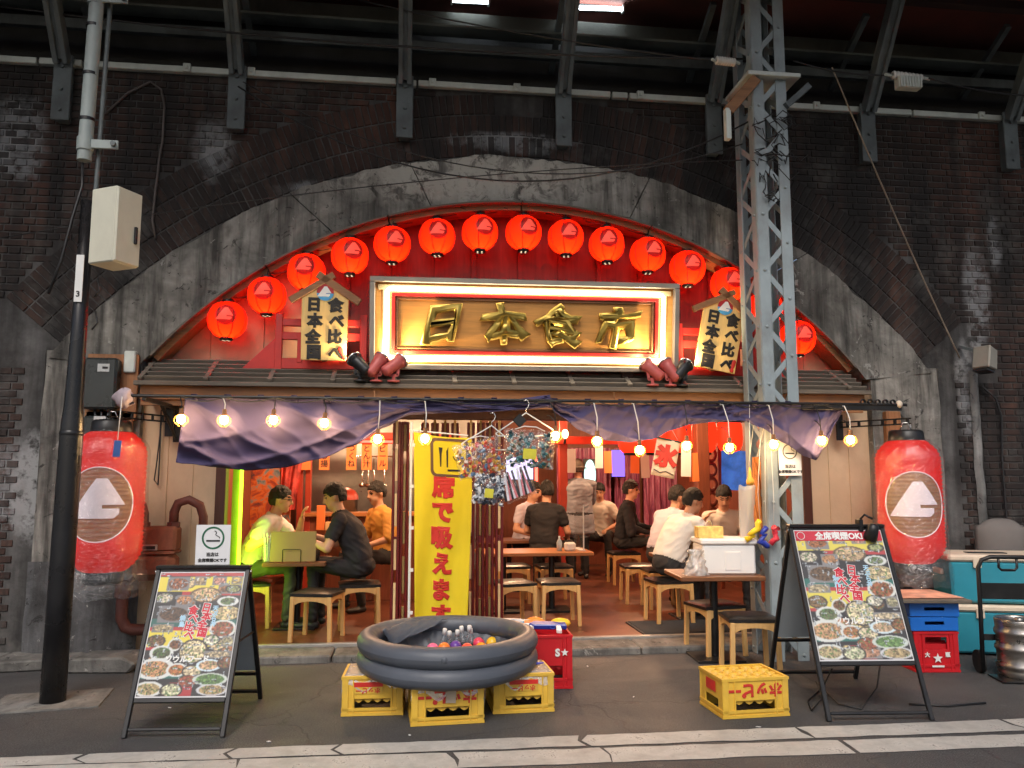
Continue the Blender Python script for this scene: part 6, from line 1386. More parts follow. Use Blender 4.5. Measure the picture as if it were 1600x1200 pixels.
def bag(label, px0, py0, px1, py1, Y, roll, cols, seed, stripes=False, tagc=None):
    r = random.Random(seed); a, b = at(px0, py0, Y), at(px1, py1, Y); c = (a + b) / 2; w, h = abs(b.x - a.x), abs(a.z - b.z)
    t_ = thing('hanging_bag', label, 'bag', c, 0, None, (0, roll, 0))
    m = MB()
    for s in (-1, 1): m.grid(lambda u, v: ((u - .5) * w * (1 + .04 * nz(v * 5, seed)), s * (0.055 * (math.sin(PI * u) * math.sin(PI * v)) ** .5 + 0.006 * nz(u * 9, v * 9, s)) , (v - .5) * h * 1.04 + 0.015 * nz(u * 6, seed)), 18, 16)
    m.build('film', BAGF, t_, fix=False)
    mats = [M(f'bagged_{x}_{y}_{z}', C(x, y, z), 0.35, 0, 0.1, 6, 0) for x, y, z in cols]; m = MB()
    if stripes:
        for k in range(13):
            x = (-.45 + .9 * k / 12) * w; m.bar((x - .02, -0.02, -h * .42), (x + .03 * math.sin(k), -0.02, h * .40), 0.018, 0.012, (0, 1, 0), k % len(mats))
    else:
        for k in range(150):
            u, v = r.uniform(.06, .94), r.uniform(.05, .93) ** 1.15; d = 0.042 * (math.sin(PI * u) * math.sin(PI * min(.98, v))) ** .5; s = r.uniform(.012, .026)
            m.box(((u - .5) * w, -d * r.uniform(.6, 1), (v - .5) * h), (s * 1.5, s, s), (r.random() * 3, r.random() * 3, r.random() * 3), r.randrange(len(mats)))
    tag(m.build('contents', mats, t_), kind='stuff')
    if tagc: m = MB(); m.box((0.0, -0.062, -h * .15), (w * .26, 0.003, h * .28)); m.build('tag', M('bag_tag', C(*tagc), 0.5), t_)
    m = MB(); m.tube([(-w * .3, 0, h * .5), (-w * .12, 0, h * .5 + .03), (w * .12, 0, h * .5 + .03), (w * .3, 0, h * .5)], 0.005, 5); m.build('strap', WHITEP, t_)
bag('clear bag of teal foil packets on the right hanger', 787, 672, 866, 730, 6.60, 0.06, ((30, 84, 92), (60, 120, 124), (24, 56, 62), (150, 170, 166), (100, 90, 60)), 3, tagc=(206, 196, 60))
bag('clear bag of colourful wrapped sweets before the banner', 712, 688, 786, 742, 6.58, -0.25, ((210, 90, 60), (220, 170, 90), (230, 210, 190), (90, 120, 150), (200, 60, 60), (196, 150, 60)), 5)
bag('clear bag of black and white round sweets below the sweets bag', 738, 738, 790, 788, 6.57, 0.12, ((190, 196, 204), (40, 44, 56), (210, 214, 218), (90, 96, 110)), 8, tagc=(214, 204, 120))
bag('clear bag of black and white striped toys beside the sweets', 783, 728, 832, 780, 6.57, -0.35, ((30, 30, 40), (226, 220, 226), (220, 120, 130)), 9, True)
p = at(812, 657, 6.60); m = MB(); m.box((0, 0, 0), (0.085, 0.012, 0.085), (0, PI / 4, 0)); o = m.build('black_tag', BLACKP, None, 0.004); o.location = p; tag(o, 'black diamond tag hanging between the hangers', 'tag')
p = at(1200, 835, 6.80)
for k, (nm, c, dx, dz, sh) in enumerate((('yellow', (240, 200, 40), -0.07, 0.06, 0), ('blue', (40, 60, 160), -0.02, 0.0, 1), ('red', (226, 60, 76), 0.045, 0.0, 2))):
    t_ = thing('hanging_toy', f'{nm} plastic toy hanging on a string by the lattice mast', 'toy', (p.x + dx, 6.80 - 0.01 * k, p.z + dz), 0, 'plastic toys hung by the mast'); r = random.Random(k + 3); m = MB(); q = Vector((0, 0, 0.06))
    pts = []
    for j in range(9): pts.append(q.copy()); q = q + Vector((r.uniform(-.045, .045), r.uniform(-.012, .012), -.018 + r.uniform(-.025, .02)))
    m.tube(pts, [0.018 + 0.012 * r.random() for _ in pts], 8); m.build('shape', M('hung_' + nm, C(*c), 0.35, 0, 0.05, 5, 0), t_)
    m = MB(); m.tube([(0, 0, 0.06), (0.01 * k, 0.02, 0.3), (0.02 - dx * .5, 0.0, RZ - p.z - dz)], 0.0025, 4); m.build('string', WHITEP, t_)
# ================================================================ PEOPLE
def _capsule(mb, a, b, ra, rb, n=12, m=4):
    a, b = Vector(a), Vector(b); x, y, d = frame_of(b - a); rings = []
    for i in range(m + 1): t = -PI / 2 + PI / 2 * i / m; rings.append((a + d * ra * math.sin(t), ra * math.cos(t)))
    for i in range(m + 1): t = PI / 2 * i / m; rings.append((b + d * rb * math.sin(t), rb * math.cos(t)))
    vs = [p + (x * math.cos(2 * PI * k / n) + y * math.sin(2 * PI * k / n)) * max(r, 1e-4) for p, r in rings for k in range(n)]; L = len(rings)
    mb.add(vs, [(i * n + k, i * n + (k + 1) % n, (i + 1) * n + (k + 1) % n, (i + 1) * n + k) for i in range(L - 1) for k in range(n)] + [tuple(range(n - 1, -1, -1)), tuple((L - 1) * n + k for k in range(n))])
class Body:
    def __init__(s): s.mb = MB(); s.pr = []
    def cap(s, a, b, ra, rb, t): _capsule(s.mb, a, b, ra, rb); s.pr.append(('c', np.array(a, float), np.array(b, float), ra, rb, t))
    def ell(s, c, r, t, rot=None):
        rot = rot or Matrix.Identity(3); mb = MB(); mb.sphere((0, 0, 0), r, 18, 12); s.mb.add([rot @ Vector(v) + Vector(c) for v in mb.v], mb.f); s.pr.append(('e', np.array(c, float), np.array(rot.inverted()), np.array(r, float), None, t))
    def nearest(s, P):
        best = np.full(len(P), 1e9); tg = np.zeros(len(P), int)
        for p in s.pr:
            if p[0] == 'c':
                ab = p[2] - p[1]; t = np.clip(((P - p[1]) @ ab) / max(1e-9, ab @ ab), 0, 1); d = np.linalg.norm(P - (p[1] + t[:, None] * ab), axis=1) - (p[3] + (p[4] - p[3]) * t)
            else:
                q = (P - p[1]) @ p[2].T; k = np.linalg.norm(q / p[3], axis=1); d = (k - 1) * p[3].min()
            m = d < best; best[m] = d[m]; tg[m] = p[5]
        return tg
def two_bone(a, b, l1, l2, bend):
    a, b = Vector(a), Vector(b); d = b - a; L = min(d.length, (l1 + l2) * 0.995); u = d.normalized(); b = a + u * L
    x = (l1 * l1 - l2 * l2 + L * L) / (2 * L); h = math.sqrt(max(0, l1 * l1 - x * x)); w = Vector(bend); w = (w - u * w.dot(u)).normalized(); return a + u * x + w * h, b
SK, SH, PA, FO, EY, LI = 0, 1, 2, 3, 4, 5
SKIN = M('skin', C(206, 158, 130), 0.5, 0, 0.06, 9, 0.05, 120); EYEM = M('eye_dark', (0.02, 0.015, 0.012), 0.3); LIPM = M('lip', C(170, 96, 84), 0.5)
HAIRB = M('black_hair', (0.012, 0.010, 0.009), 0.65, 0, 0.3, 40, 0.5, 160, stretch=(3, 3, 1)); HAIRG = M('grey_hair', (0.25, 0.24, 0.23), 0.5, 0, 0.3, 40, 0.5, 160)
SHOEB = M('dark_shoe', (0.02, 0.02, 0.022), 0.5)
def person(label, loc, rz, shirt, pants, lean=0.25, twist=0.0, head_yaw=0.0, head_pitch=0.25, rh=None, lh=None, sit=True, seat=0.47, scale=1.06, vox=0.011, sleeve=0.55, hair=HAIRB, spread=0.10, feet=None, shoe=None, cap=None, bald=False, knee_f=0.42, bulk=1.0, glasses=False, stubble=False, long_hem=False):
    t_ = thing('person', label, 'person', loc, rz, 'people in the shop'); t_.scale = (scale,) * 3
    B = Body(); zp = seat + 0.10 if sit else 0.93
    P = Vector((0, 0, zp)); sp = Vector((0, -math.sin(lean), math.cos(lean))); TW = Matrix.Rotation(twist, 3, 'Z')
    up_r = Matrix.Rotation(lean, 3, 'X'); rot = TW @ up_r
    B.ell(P + Vector((0, 0.01, 0.0)), (0.165 * bulk, 0.125 * bulk, 0.115), PA)
    RR = [(-.03, .10, .08), (.0, .160, .118), (.06, .166, .124), (.14, .160, .119), (.22, .158, .114), (.30, .166, .115), (.38, .174, .115), (.44, .165, .104), (.49, .115, .080), (.515, .06, .05)]
    if long_hem: RR = [(-.27, .178, .132), (-.25, .192, .146), (-.14, .188, .142), (-.02, .182, .136)] + RR[2:]
    V_ = []; n_ = 24
    for kk, rx, ry in RR:
        cv = 0.04 * math.sin(PI * max(0, kk) / .5) * min(1, lean * 2); c0 = P + sp * kk + rot @ Vector((0, cv, 0))
        V_ += [c0 + rot @ Vector((rx * bulk * math.copysign(abs(math.cos(2 * PI * q / n_)) ** .85, math.cos(2 * PI * q / n_)), ry * bulk * math.copysign(abs(math.sin(2 * PI * q / n_)) ** .85, math.sin(2 * PI * q / n_)), 0)) for q in range(n_)]
    L_ = len(RR); B.mb.add(V_, [(i * n_ + q, i * n_ + (q + 1) % n_, (i + 1) * n_ + (q + 1) % n_, (i + 1) * n_ + q) for i in range(L_ - 1) for q in range(n_)] + [tuple(range(n_ - 1, -1, -1)), tuple((L_ - 1) * n_ + q for q in range(n_))])
    for kk, rx, ry in RR[0 if long_hem else 2:-1]: B.pr.append(('e', np.array(P + sp * kk), np.array(rot.inverted()), np.array((rx * bulk, ry * bulk, .07)), None, SH))
    nb = P + sp * 0.50; B.ell(nb + sp * 0.012, (0.082, 0.076, 0.040), SH, rot)
    hd = (sp * 0.8 + Vector((0, -0.16, 0.55))).normalized(); hc = nb + hd * 0.186
    B.cap(nb - sp * 0.05, hc - hd * 0.06, 0.062, 0.055, SK)
    HR = (Matrix.Rotation(head_yaw, 3, 'Z') @ Matrix.Rotation(head_pitch, 3, 'X')); h = lambda x, y, z: hc + HR @ Vector((x, y, z))
    B.ell(h(0, 0.012, 0.02), (0.076, 0.096, 0.104), SK, HR); B.ell(h(0, -0.020, -0.045), (0.062, 0.072, 0.072), SK, HR); B.ell(h(0, -0.055, -0.092), (0.034, 0.03, 0.026), SK, HR)
    B.cap(h(0, -0.088, 0.022), h(0, -0.106, -0.022), 0.010, 0.016, SK); B.ell(h(0, -0.082, 0.036), (0.05, 0.014, 0.012), SK, HR)
    for s in (-1, 1): B.ell(h(s * 0.078, 0.012, -0.002), (0.012, 0.022, 0.032), SK, HR)
    for s in (-1, 1):
        sh_ = nb + rot @ Vector((s * 0.170 * bulk, 0.005, -0.050)); B.cap(nb + rot @ Vector((s * 0.04, 0, -0.018)), sh_, 0.062, 0.068, SH)
        tgt = (rh if s < 0 else lh) or (s * 0.18, -0.34, zp + 0.12 if sit else 0.80)
        el, wr = two_bone(sh_, tgt, 0.27, 0.25, Vector((s * 0.5, 0.25, -0.8)))
        B.cap(sh_, sh_.lerp(el, sleeve), 0.066, 0.060, SH); B.cap(sh_.lerp(el, min(1, sleeve * .9)), el, 0.046, 0.042, SH if sleeve > .95 else SK)
        B.cap(el, wr, 0.043, 0.028, SH if sleeve > 1.2 else SK)
        fd = (wr - el).normalized(); x, y, d = frame_of(fd, (0, 0, 1) if abs(fd.z) < .8 else (0, 1, 0))
        pm = wr + fd * 0.05; mt = Matrix((x, y, d)).transposed(); B.ell(pm, (0.040, 0.018, 0.052), SK, mt)
        for k, (off, L) in enumerate(((-0.030, .058), (-0.010, .068), (0.010, .063), (0.029, .048))):
            a0 = pm + x * off + fd * 0.042; a1 = a0 + fd * L * .5 - y * 0.010; a2 = a1 + fd * L * .38 - y * 0.026; B.cap(a0, a1, 0.0095, 0.009, SK); B.cap(a1, a2, 0.009, 0.008, SK)
        b0 = pm - x * s * 0.036 - fd * 0.012; b1 = b0 - x * s * 0.026 + fd * 0.028 - y * 0.008; B.cap(b0, b1, 0.012, 0.010, SK); B.cap(b1, b1 + fd * 0.026 - y * 0.008, 0.010, 0.009, SK)
        hp = P + Vector((s * 0.085, 0.0, -0.02))
        if sit: kn = P + Vector((s * (0.085 + spread), -knee_f, 0.01)); an = Vector((kn.x + s * 0.01, kn.y + 0.02, 0.075))
        else: kn = Vector((s * 0.095, -0.01, 0.49)); an = Vector((s * 0.10, 0.02, 0.075))
        if feet: an = Vector(feet[0 if s < 0 else 1])
        B.cap(hp, kn, 0.090 * bulk, 0.060, PA); B.cap(kn, an + Vector((0, 0, 0.03)), 0.058, 0.046, PA); B.cap(an, an - Vector((0, 0, 0.02)), 0.036, 0.036, FO)
        toe = an + Vector((s * 0.02, -0.15, -0.042)); B.cap(an + Vector((0, 0.03, -0.036)), toe, 0.036, 0.030, FO); B.ell(an.lerp(toe, .6) + Vector((0, 0, -0.012)), (0.042, 0.10, 0.020), FO)
    me0 = B.mb.mesh('body'); ob = bpy.data.objects.new('body', me0); md = ob.modifiers.new('r', 'REMESH'); md.mode = 'VOXEL'; md.voxel_size = vox; md.use_smooth_shade = True
    md2 = ob.modifiers.new('s', 'SMOOTH'); md2.factor = 0.5; md2.iterations = 4
    me = baked(ob); bpy.data.objects.remove(ob); bpy.data.meshes.remove(me0)
    n = len(me.vertices); co = np.empty(n * 3); me.vertices.foreach_get('co', co); co = co.reshape(-1, 3); tg = B.nearest(co)
    nor = np.empty(n * 3); me.vertices.foreach_get('normal', nor); nor = nor.reshape(-1, 3); sd = rnd.random() * 50
    for i in np.nonzero((tg == SH) | (tg == PA))[0]:
        p = co[i]; d = 0.012 * noise.noise(Vector((p[0] * 9, p[1] * 9, p[2] * 6 + sd))) + 0.016 * (0.35 - abs(noise.noise(Vector((p[0] * 7 + sd, p[1] * 7, p[2] * 16 + p[1] * 9))))) + (0.004 if tg[i] == SH else 0)
        co[i] += nor[i] * d
    hinv = np.array(HR.inverted()); q = (co - np.array(hc)) @ hinv.T
    for s in (-1, 1): tg[((q[:, 0] - s * 0.030) / 0.017) ** 2 + ((q[:, 2] - 0.014) / 0.009) ** 2 < 1] = np.where((q[((q[:, 0] - s * 0.030) / 0.017) ** 2 + ((q[:, 2] - 0.014) / 0.009) ** 2 < 1][:, 1] < -0.04), EY, SK)
    for s in (-1, 1): k = (((q[:, 0] - s * 0.032) / 0.024) ** 2 + ((q[:, 2] - 0.040) / 0.007) ** 2 < 1) & (q[:, 1] < -0.04); tg[k] = EY
    k = ((q[:, 0] / 0.026) ** 2 + ((q[:, 2] + 0.058) / 0.008) ** 2 < 1) & (q[:, 1] < -0.05); tg[k] = LI
    if stubble: k = ((q[:, 0] / 0.03) ** 2 + ((q[:, 2] + 0.045) / 0.007) ** 2 < 1) & (q[:, 1] < -0.05); tg[k] = EY
    me.vertices.foreach_set('co', co.ravel()); lt = np.empty(len(me.polygons), int); me.polygons.foreach_get('loop_start', lt); vi = np.empty(len(me.loops), int); me.loops.foreach_get('vertex_index', vi)
    for mt in (SKIN, shirt, pants, shoe or SHOEB, EYEM, LIPM): me.materials.append(mt)
    me.polygons.foreach_set('material_index', tg[vi[lt]].astype(np.int32)); me.polygons.foreach_set('use_smooth', np.ones(len(me.polygons), bool)); me.update()
    link('body', me, t_)
    def scalp(u, v, f=1.0, low=0.0):
        th = 2 * PI * u; fr = -math.sin(th)                       # fr = 1 at the face, -1 at the nape
        k = 0.5 + 0.5 * math.tanh((fr - 0.55) * 6); zl = (0.012 if fr > -0.35 else -0.055) * (1 - k) + 0.058 * k + low + 0.010 * nz(th * 7 + sd, 2)
        ph0 = math.asin(max(-.95, min(.95, (zl - 0.02) / 0.112))); ph = PI / 2 - (PI / 2 - ph0) * v
        s = f * (1.02 + 0.07 * nz(th * 3 + sd, ph * 4) + (0.10 * (0.5 - abs(nz(th * 8 + ph * 3, ph * 3 + sd))) + 0.05 * nz(th * 22, ph * 9 + sd) if f == 1.0 else 0)) + 0.03 * (1 - v)
        if v == 1: s *= 0.90
        return h(0.085 * s * math.cos(ph) * math.cos(th), 0.012 + 0.106 * s * math.cos(ph) * math.sin(th), 0.02 + 0.116 * s * math.sin(ph))
    if not bald: m = MB(); m.grid(lambda u, v: scalp(u, v), 72, 26); m.build('hair', hair, t_, fix=False)
    if cap:
        m = MB(); m.grid(lambda u, v: scalp(u, v, 1.12, 0.01), 32, 10); m.build('hat', cap, t_, fix=False)
        m = MB(); m.grid(lambda u, v: h((0.095 + 0.035 * v) * math.cos(2 * PI * u), 0.012 + (0.118 + 0.03 * v) * math.sin(2 * PI * u), 0.030 - 0.022 * v), 32, 3); m.build('hat_brim', cap, t_, fix=False, solid=0.004)
    if glasses:
        g = link('glasses', None, t_)
        for s in (-1, 1):
            m = MB(); m.tube([h(s * 0.033 + 0.024 * math.cos(a), -0.104 + abs(math.cos(a)) * 0.004, 0.010 + 0.016 * math.sin(a)) for a in [2 * PI * k / 16 for k in range(17)]], 0.0022, 5); m.build('rim', BLACKP, g)
            m = MB(); m.tube([h(s * 0.057, -0.098, 0.014), h(s * 0.080, -0.04, 0.014), h(s * 0.084, 0.015, 0.006)], 0.0022, 5); m.build('temple', BLACKP, g)
        m = MB(); m.tube([h(-0.010, -0.106, 0.012), h(0, -0.110, 0.014), h(0.010, -0.106, 0.012)], 0.0022, 5); m.build('bridge', BLACKP, g)
    return t_
WTEE = M('white_tee', C(226, 222, 216), 0.85, 0, 0.05, 5, 0.15, 200); BTEE = M('black_tee', (0.016, 0.016, 0.02), 0.85, 0, 0.2, 5, 0.2, 200); DPANT = M('dark_trousers', (0.028, 0.028, 0.03), 0.85, 0, 0.2, 5, 0.2, 200)
GREENP = M('olive_trousers', C(66, 72, 56), 0.85, 0, 0.2, 5, 0.2, 200); WSHIRT = M('white_shirt', C(236, 232, 224), 0.8, 0, 0.05, 5, 0.12, 160); PSHIRT = M('pale_pink_shirt', C(206, 204, 222), 0.8, 0, 0.05, 5, 0.12, 160)
TSHIRT = M('tan_shirt', C(214, 206, 196), 0.8, 0, 0.08, 5, 0.12, 160); RAIN = M('grey_overshirt', C(142, 148, 160), 0.55, 0, 0.14, 9, 0.2, 60); KHAKI = M('khaki_shirt', C(206, 150, 70), 0.8, 0, 0.08, 5, 0.12, 160); REDSH = M('red_shoe', C(190, 40, 36), 0.5)
fz = FZ
def seat_at(px, py, Y): p = at(px, py, Y); return (p.x, Y, fz)
person('man in white tee with glasses at the left table, hand raised, lit lime', seat_at(392, 900, 8.80), R(82), WTEE, GREENP, lean=0.42, head_yaw=0.25, head_pitch=0.10, rh=(-0.24, -0.30, 0.86), lh=(0.07, -0.46, 1.02), vox=0.0085, glasses=True, stubble=True, scale=1.08, spread=0.03)
person('man in black tee leaning in at the left table, back to the doors', seat_at(562, 900, 8.62), R(-98), BTEE, BTEE, lean=0.40, head_yaw=0.1, head_pitch=0.28, rh=(-0.10, -0.48, 0.84), lh=(0.16, -0.46, 0.82), vox=0.009, scale=1.10, bulk=1.06, spread=0.02)
person('person in black shirt seated behind the long table, back turned', seat_at(850, 880, 10.55), R(150), BTEE, DPANT, lean=0.16, head_yaw=0.5, head_pitch=0.1, scale=1.08, bulk=1.06)
person('person in pale top behind the black shirt, hand near the face', seat_at(818, 880, 11.4), R(40), PSHIRT, DPANT, lean=0.25, head_yaw=0.4, lh=(0.10, -0.32, 1.10), scale=1.08)
person('standing man in grey overshirt and hat with his back to the street', seat_at(905, 900, 12.2), R(176), RAIN, BTEE, sit=False, lean=0.02, head_pitch=0.05, cap=M('grey_hat', C(110, 100, 92), 0.8, 0, 0.2, 12, 0.2, 80), scale=1.03, bulk=1.22, long_hem=True, sleeve=1.0, vox=0.010)
person('dark-haired person in tan top seated at the back wall', seat_at(944, 880, 12.9), R(-30), TSHIRT, DPANT, lean=0.3, head_yaw=0.2, head_pitch=0.35, scale=1.06)
person('man in black suit and red shoes seated in profile at the back', seat_at(975, 880, 11.6), R(70), BTEE, DPANT, lean=0.15, head_yaw=0.15, head_pitch=0.08, sleeve=1.3, shoe=REDSH, scale=1.08, spread=0.04, lh=(0.12, -0.36, 0.74))
person('man in pale pink shirt seated behind the white shirt', seat_at(1034, 880, 9.45), R(120), PSHIRT, DPANT, lean=0.45, head_yaw=-0.2, head_pitch=0.3, scale=1.08, bulk=1.1, lh=(0.1, -0.45, 0.85))
person('man in white shirt on the near stool, hand at his cheek', seat_at(1044, 900, 8.50), R(106), WSHIRT, DPANT, lean=0.52, twist=0.1, head_yaw=-0.1, head_pitch=0.25, lh=(0.10, -0.52, 0.98), rh=(-0.18, -0.52, 0.80), vox=0.0085, scale=1.08, bulk=1.08, spread=0.03)
person('person in tan shirt facing the street, looking down at the table', seat_at(1130, 880, 9.35), R(-14), TSHIRT, DPANT, lean=0.30, head_pitch=0.5, rh=(-0.12, -0.42, 0.80), lh=(0.14, -0.42, 0.80), vox=0.0095, scale=1.06)
person('person in khaki shirt half hidden behind the left folded door', seat_at(604, 880, 9.9), R(-60), KHAKI, DPANT, lean=0.2, head_pitch=0.2, scale=1.08, sleeve=0.95)
# ================================================================ INSIDE THE SHOP
BLOND = WOOD('blond_wood', C(216, 172, 110), 0.45, (10, 10, 1), 0.16, 0.1); SEATB = M('black_seat_leather', (0.016, 0.015, 0.015), 0.32, 0, 0.2, 5, 0.06, 60)
TOPW = WOOD('table_top_wood', C(176, 116, 70), 0.35, (1, 12, 12), 0.25, 0.15); DTOP = WOOD('dark_table_top', C(120, 78, 52), 0.35, (1, 12, 12), 0.3, 0.2)
def make_stool(label, loc, rz, h=0.455, w=0.40):
    t_ = thing('stool', label, 'stool', loc, rz, 'blond wooden stools with black seats'); zt = h - 0.05; q = w / 2 - 0.02
    m = MB(); m.grid(lambda u, v: ((u - .5) * (w + .02), (v - .5) * (w - .02), zt + 0.028 + 0.020 * (1 - abs(2 * u - 1) ** 6) * (1 - abs(2 * v - 1) ** 6)), 12, 12)
    m.box((0, 0, zt + 0.014), (w + .018, w - .022, 0.026)); m.build('seat', SEATB, t_, fix=False)
    for sx in (-1, 1):
        for sy in (-1, 1):
            m = MB(); m.bar((sx * (q + .012), sy * (q + .005), 0), (sx * q, sy * q, zt), 0.036, 0.040); m.build('leg', BLOND, t_, 0.005)
    for s in (-1, 1):
        for ax in (0, 1):
            n = 10; top = zt - 0.004; lo = [(-q + 0.02 + (2 * q - 0.04) * i / n, top - 0.075 + 0.038 * math.sin(PI * i / n) ** .6) for i in range(n + 1)]
            m = MB(); m.prism(lo + [(q - 0.02, top), (-q + 0.02, top)], -0.010, 0.010); o = m.build('apron', BLOND, t_); o.location = (0, s * q, 0) if ax == 0 else (s * q, 0, 0); o.rotation_euler = (0, 0, 0 if ax == 0 else PI / 2)
    return t_
st = make_stool('front stool outside under the right table, nearest the lone yellow crate', (gz(1171, 962, .45).x, gz(1171, 962, .45).y + 0.02, 0.0), R(-8), 0.47, 0.40)
STL = [((1116, 942, .45), 0.0, R(12), 'stool at the kerb just behind the front one under the right table'), ((1022, 893, .5), fz, R(5), 'stool carrying the man in the white shirt'), ((998, 884, .5), fz, R(-3), 'stool behind the white shirt, set farther in'),
       ((872, 908, .5), fz, R(0), 'empty stool before the long table, right-hand one'), ((800, 910, .5), fz, R(14), 'empty stool before the long table, beside the folded door'), ((865, 884, .5), fz, R(3), 'stool tucked under the long table'), ((800, 884, .5), fz, R(0), 'stool tucked under the long table by the door'),
       ((497, 925, .5), fz, R(-14), 'stool in front of the black tee at the left table'), ((570, 912, .5), fz, R(6), 'stool carrying the man in the black tee'), ((393, 915, .5), fz, R(6), 'stool carrying the man in the white tee'), ((944, 858, .5), fz, R(0), 'stool of the man in the black suit'), ((1036, 878, .5), fz, R(0), 'stool carrying the man in the pink shirt')]
for (px, py, z), fl_, rz, lb in STL:
    p = gz(px, py, z); o = copy_tree(st); o.location = (p.x, p.y, fl_); o.rotation_euler = (0, 0, rz); o['label'] = lb
for o, lb in ((bpy.data.objects['stool.002'], 'w'),): pass
by = {o['label']: o for o in bpy.data.objects if o.name.startswith('stool') and 'label' in o}
for lb, px, Y in (('stool carrying the man in the white shirt', 1044, 8.50), ('stool carrying the man in the black tee', 562, 8.62), ('stool carrying the man in the white tee', 392, 8.80), ('stool of the man in the black suit', 975, 11.6), ('stool carrying the man in the pink shirt', 1034, 9.45)):
    by[lb].location = (at(px, 900, Y).x, Y, fz)
def table(label, cx, cy, w, d, top, fl_, rz=0.0, z=0.745, legs=((0, 0),)):
    t_ = thing('table', label, 'table', (cx, cy, fl_), rz, 'tables of the shop')
    m = MB(); m.box((0, 0, z - fl_ - 0.02), (w, d, 0.04)); m.build('top', top, t_, 0.006)
    for lx, ly in legs:
        m = MB(); m.cyl((lx, ly, 0.02), (lx, ly, z - fl_ - 0.04), 0.035, n=14); m.build('column', BLACKM, t_); m = MB(); m.box((lx, ly, 0.012), (0.42, 0.42, 0.022)); m.build('foot_plate', BLACKM, t_, 0.004)
    return t_
table('long wooden table in the middle of the shop, napkin stand on it', 1.42, 9.42, 1.32, 0.62, TOPW, fz, 0, 0.745, ((-0.35, 0), (0.22, 0)))
table('small table at the left between the two men', -1.16, 8.72, 0.62, 0.70, DTOP, fz, 0)
table('small table outside at the right carrying the foam box', 2.70, 7.06, 0.74, 0.62, DTOP, 0, R(-4))
table('table in front of the person in the tan shirt', 3.1, 8.75, 0.8, 0.6, DTOP, fz, 0)
table('table at the back by the man in the black suit', 3.75, 11.6, 0.7, 0.8, DTOP, fz, 0)
table('table at the back behind the black shirt', 1.35, 11.15, 0.9, 0.6, DTOP, fz, 0)
# things on the tables
ms = at(457, 852, 8.42); t_ = thing('menu_holder', 'brown card menu held in a wire stand on the left table', 'menu', (ms.x, 8.42, 0.746), R(-2))
m = MB(); m.box((0.01, 0, 0.155), (0.45, 0.02, 0.30), (-0.06, 0, 0)); m.build('card', M('brown_card', C(160, 132, 88), 0.7, 0, 0.05, 4, 0.05), t_, 0.003)
m = MB(); m.tube([(-0.09, -0.03, 0.0), (-0.09, -0.03, 0.125), (-0.08, -0.03, 0.13), (0.08, -0.03, 0.13), (0.09, -0.03, 0.125), (0.09, -0.03, 0.0)], 0.004, 6); m.build('wire_stand', BLACKM, t_)
t_ = thing('straw_cup', 'clear cup of white chopstick sleeves beside the brown menu card', 'cup', (at(418, 852, 8.45).x, 8.45, 0.746))
m = MB(); m.lathe([(0.0, 0.002), (0.045, 0.002), (0.052, 0.20)], 18); m.build('cup', GLASSY, t_)
for k in range(9): a = k * 0.7; m = MB(); m.bar((0.025 * math.cos(a), 0.025 * math.sin(a), 0.01), (0.036 * math.cos(a), 0.036 * math.sin(a), 0.27 + 0.03 * math.sin(k * 3)), 0.016, 0.010); m.build('paper_sleeve', WHITEP, t_)
t_ = thing('drink_glass', 'dark drink glass by the hands of the man in black', 'glass', (at(495, 855, 8.55).x, 8.55, 0.746)); m = MB(); m.lathe([(0, 0.005), (0.032, 0.005), (0.038, 0.15)], 16); m.build('glass', GLASSY, t_); m = MB(); m.lathe([(0, 0.01), (0.030, 0.01), (0.034, 0.11), (0, 0.11)], 16); m.build('drink', M('cola', (0.03, 0.018, 0.012), 0.1), t_)
t_ = thing('napkin_stand', 'white napkin stand with sauce bottle on the long table', 'napkin stand', (at(883, 850, 9.3).x, 9.30, 0.746), 0.2); m = MB(); m.box((0.05, -0.02, 0.05), (0.13, 0.09, 0.10)); m.build('napkin_box', WHITEP, t_, 0.02); m = MB(); m.lathe([(0, 0), (0.03, 0), (0.032, 0.1), (0.012, 0.14), (0.012, 0.17), (0, 0.17)], 14); o = m.build('sauce_bottle', M('pale_blue_label', C(180, 200, 210), 0.3), t_); o.location = (-0.06, 0.03, 0)
t_ = thing('acrylic_screen', 'clear acrylic divider standing on the long table', 'divider', (at(905, 850, 9.45).x, 9.45, 0.746)); m = MB(); m.box((0, 0, 0.27), (0.012, 0.50, 0.52)); m.build('sheet', CLEAR('acrylic', (0.98, 0.98, 0.98), 0.15, 0.03, 0.02, 4), t_); m = MB(); m.box((0, 0, 0.006), (0.08, 0.4, 0.012)); m.build('foot', WHITEP, t_); m = MB(); m.box((0, -0.252, 0.27), (0.014, 0.006, 0.52)); m.build('bright_edge', WHITEP, t_)
FOAM = M('white_foam', (0.80, 0.79, 0.77), 0.7, 0, 0.03, 4, 0.2, 140)
bx = at(1150, 865, 6.93); t_ = thing('foam_box', 'white foam box with lid on the small outside table', 'box', (2.80, 7.05, 0.746), R(-6))
m = MB(); m.box((0, 0, 0.13), (0.47, 0.36, 0.26)); m.build('body', FOAM, t_, 0.015); m = MB(); m.box((0, 0, 0.285), (0.50, 0.39, 0.05)); m.build('lid', FOAM, t_, 0.012); m = MB(); m.box((0.03, -0.182, 0.12), (0.14, 0.006, 0.16)); m.build('grip_panel', FOAM, t_, 0.003)
for s in (-1, 1): m = MB(); m.box((s * 0.237, 0, 0.2), (0.008, 0.14, 0.05)); m.build('hand_hold', FOAM, t_, 0.003)
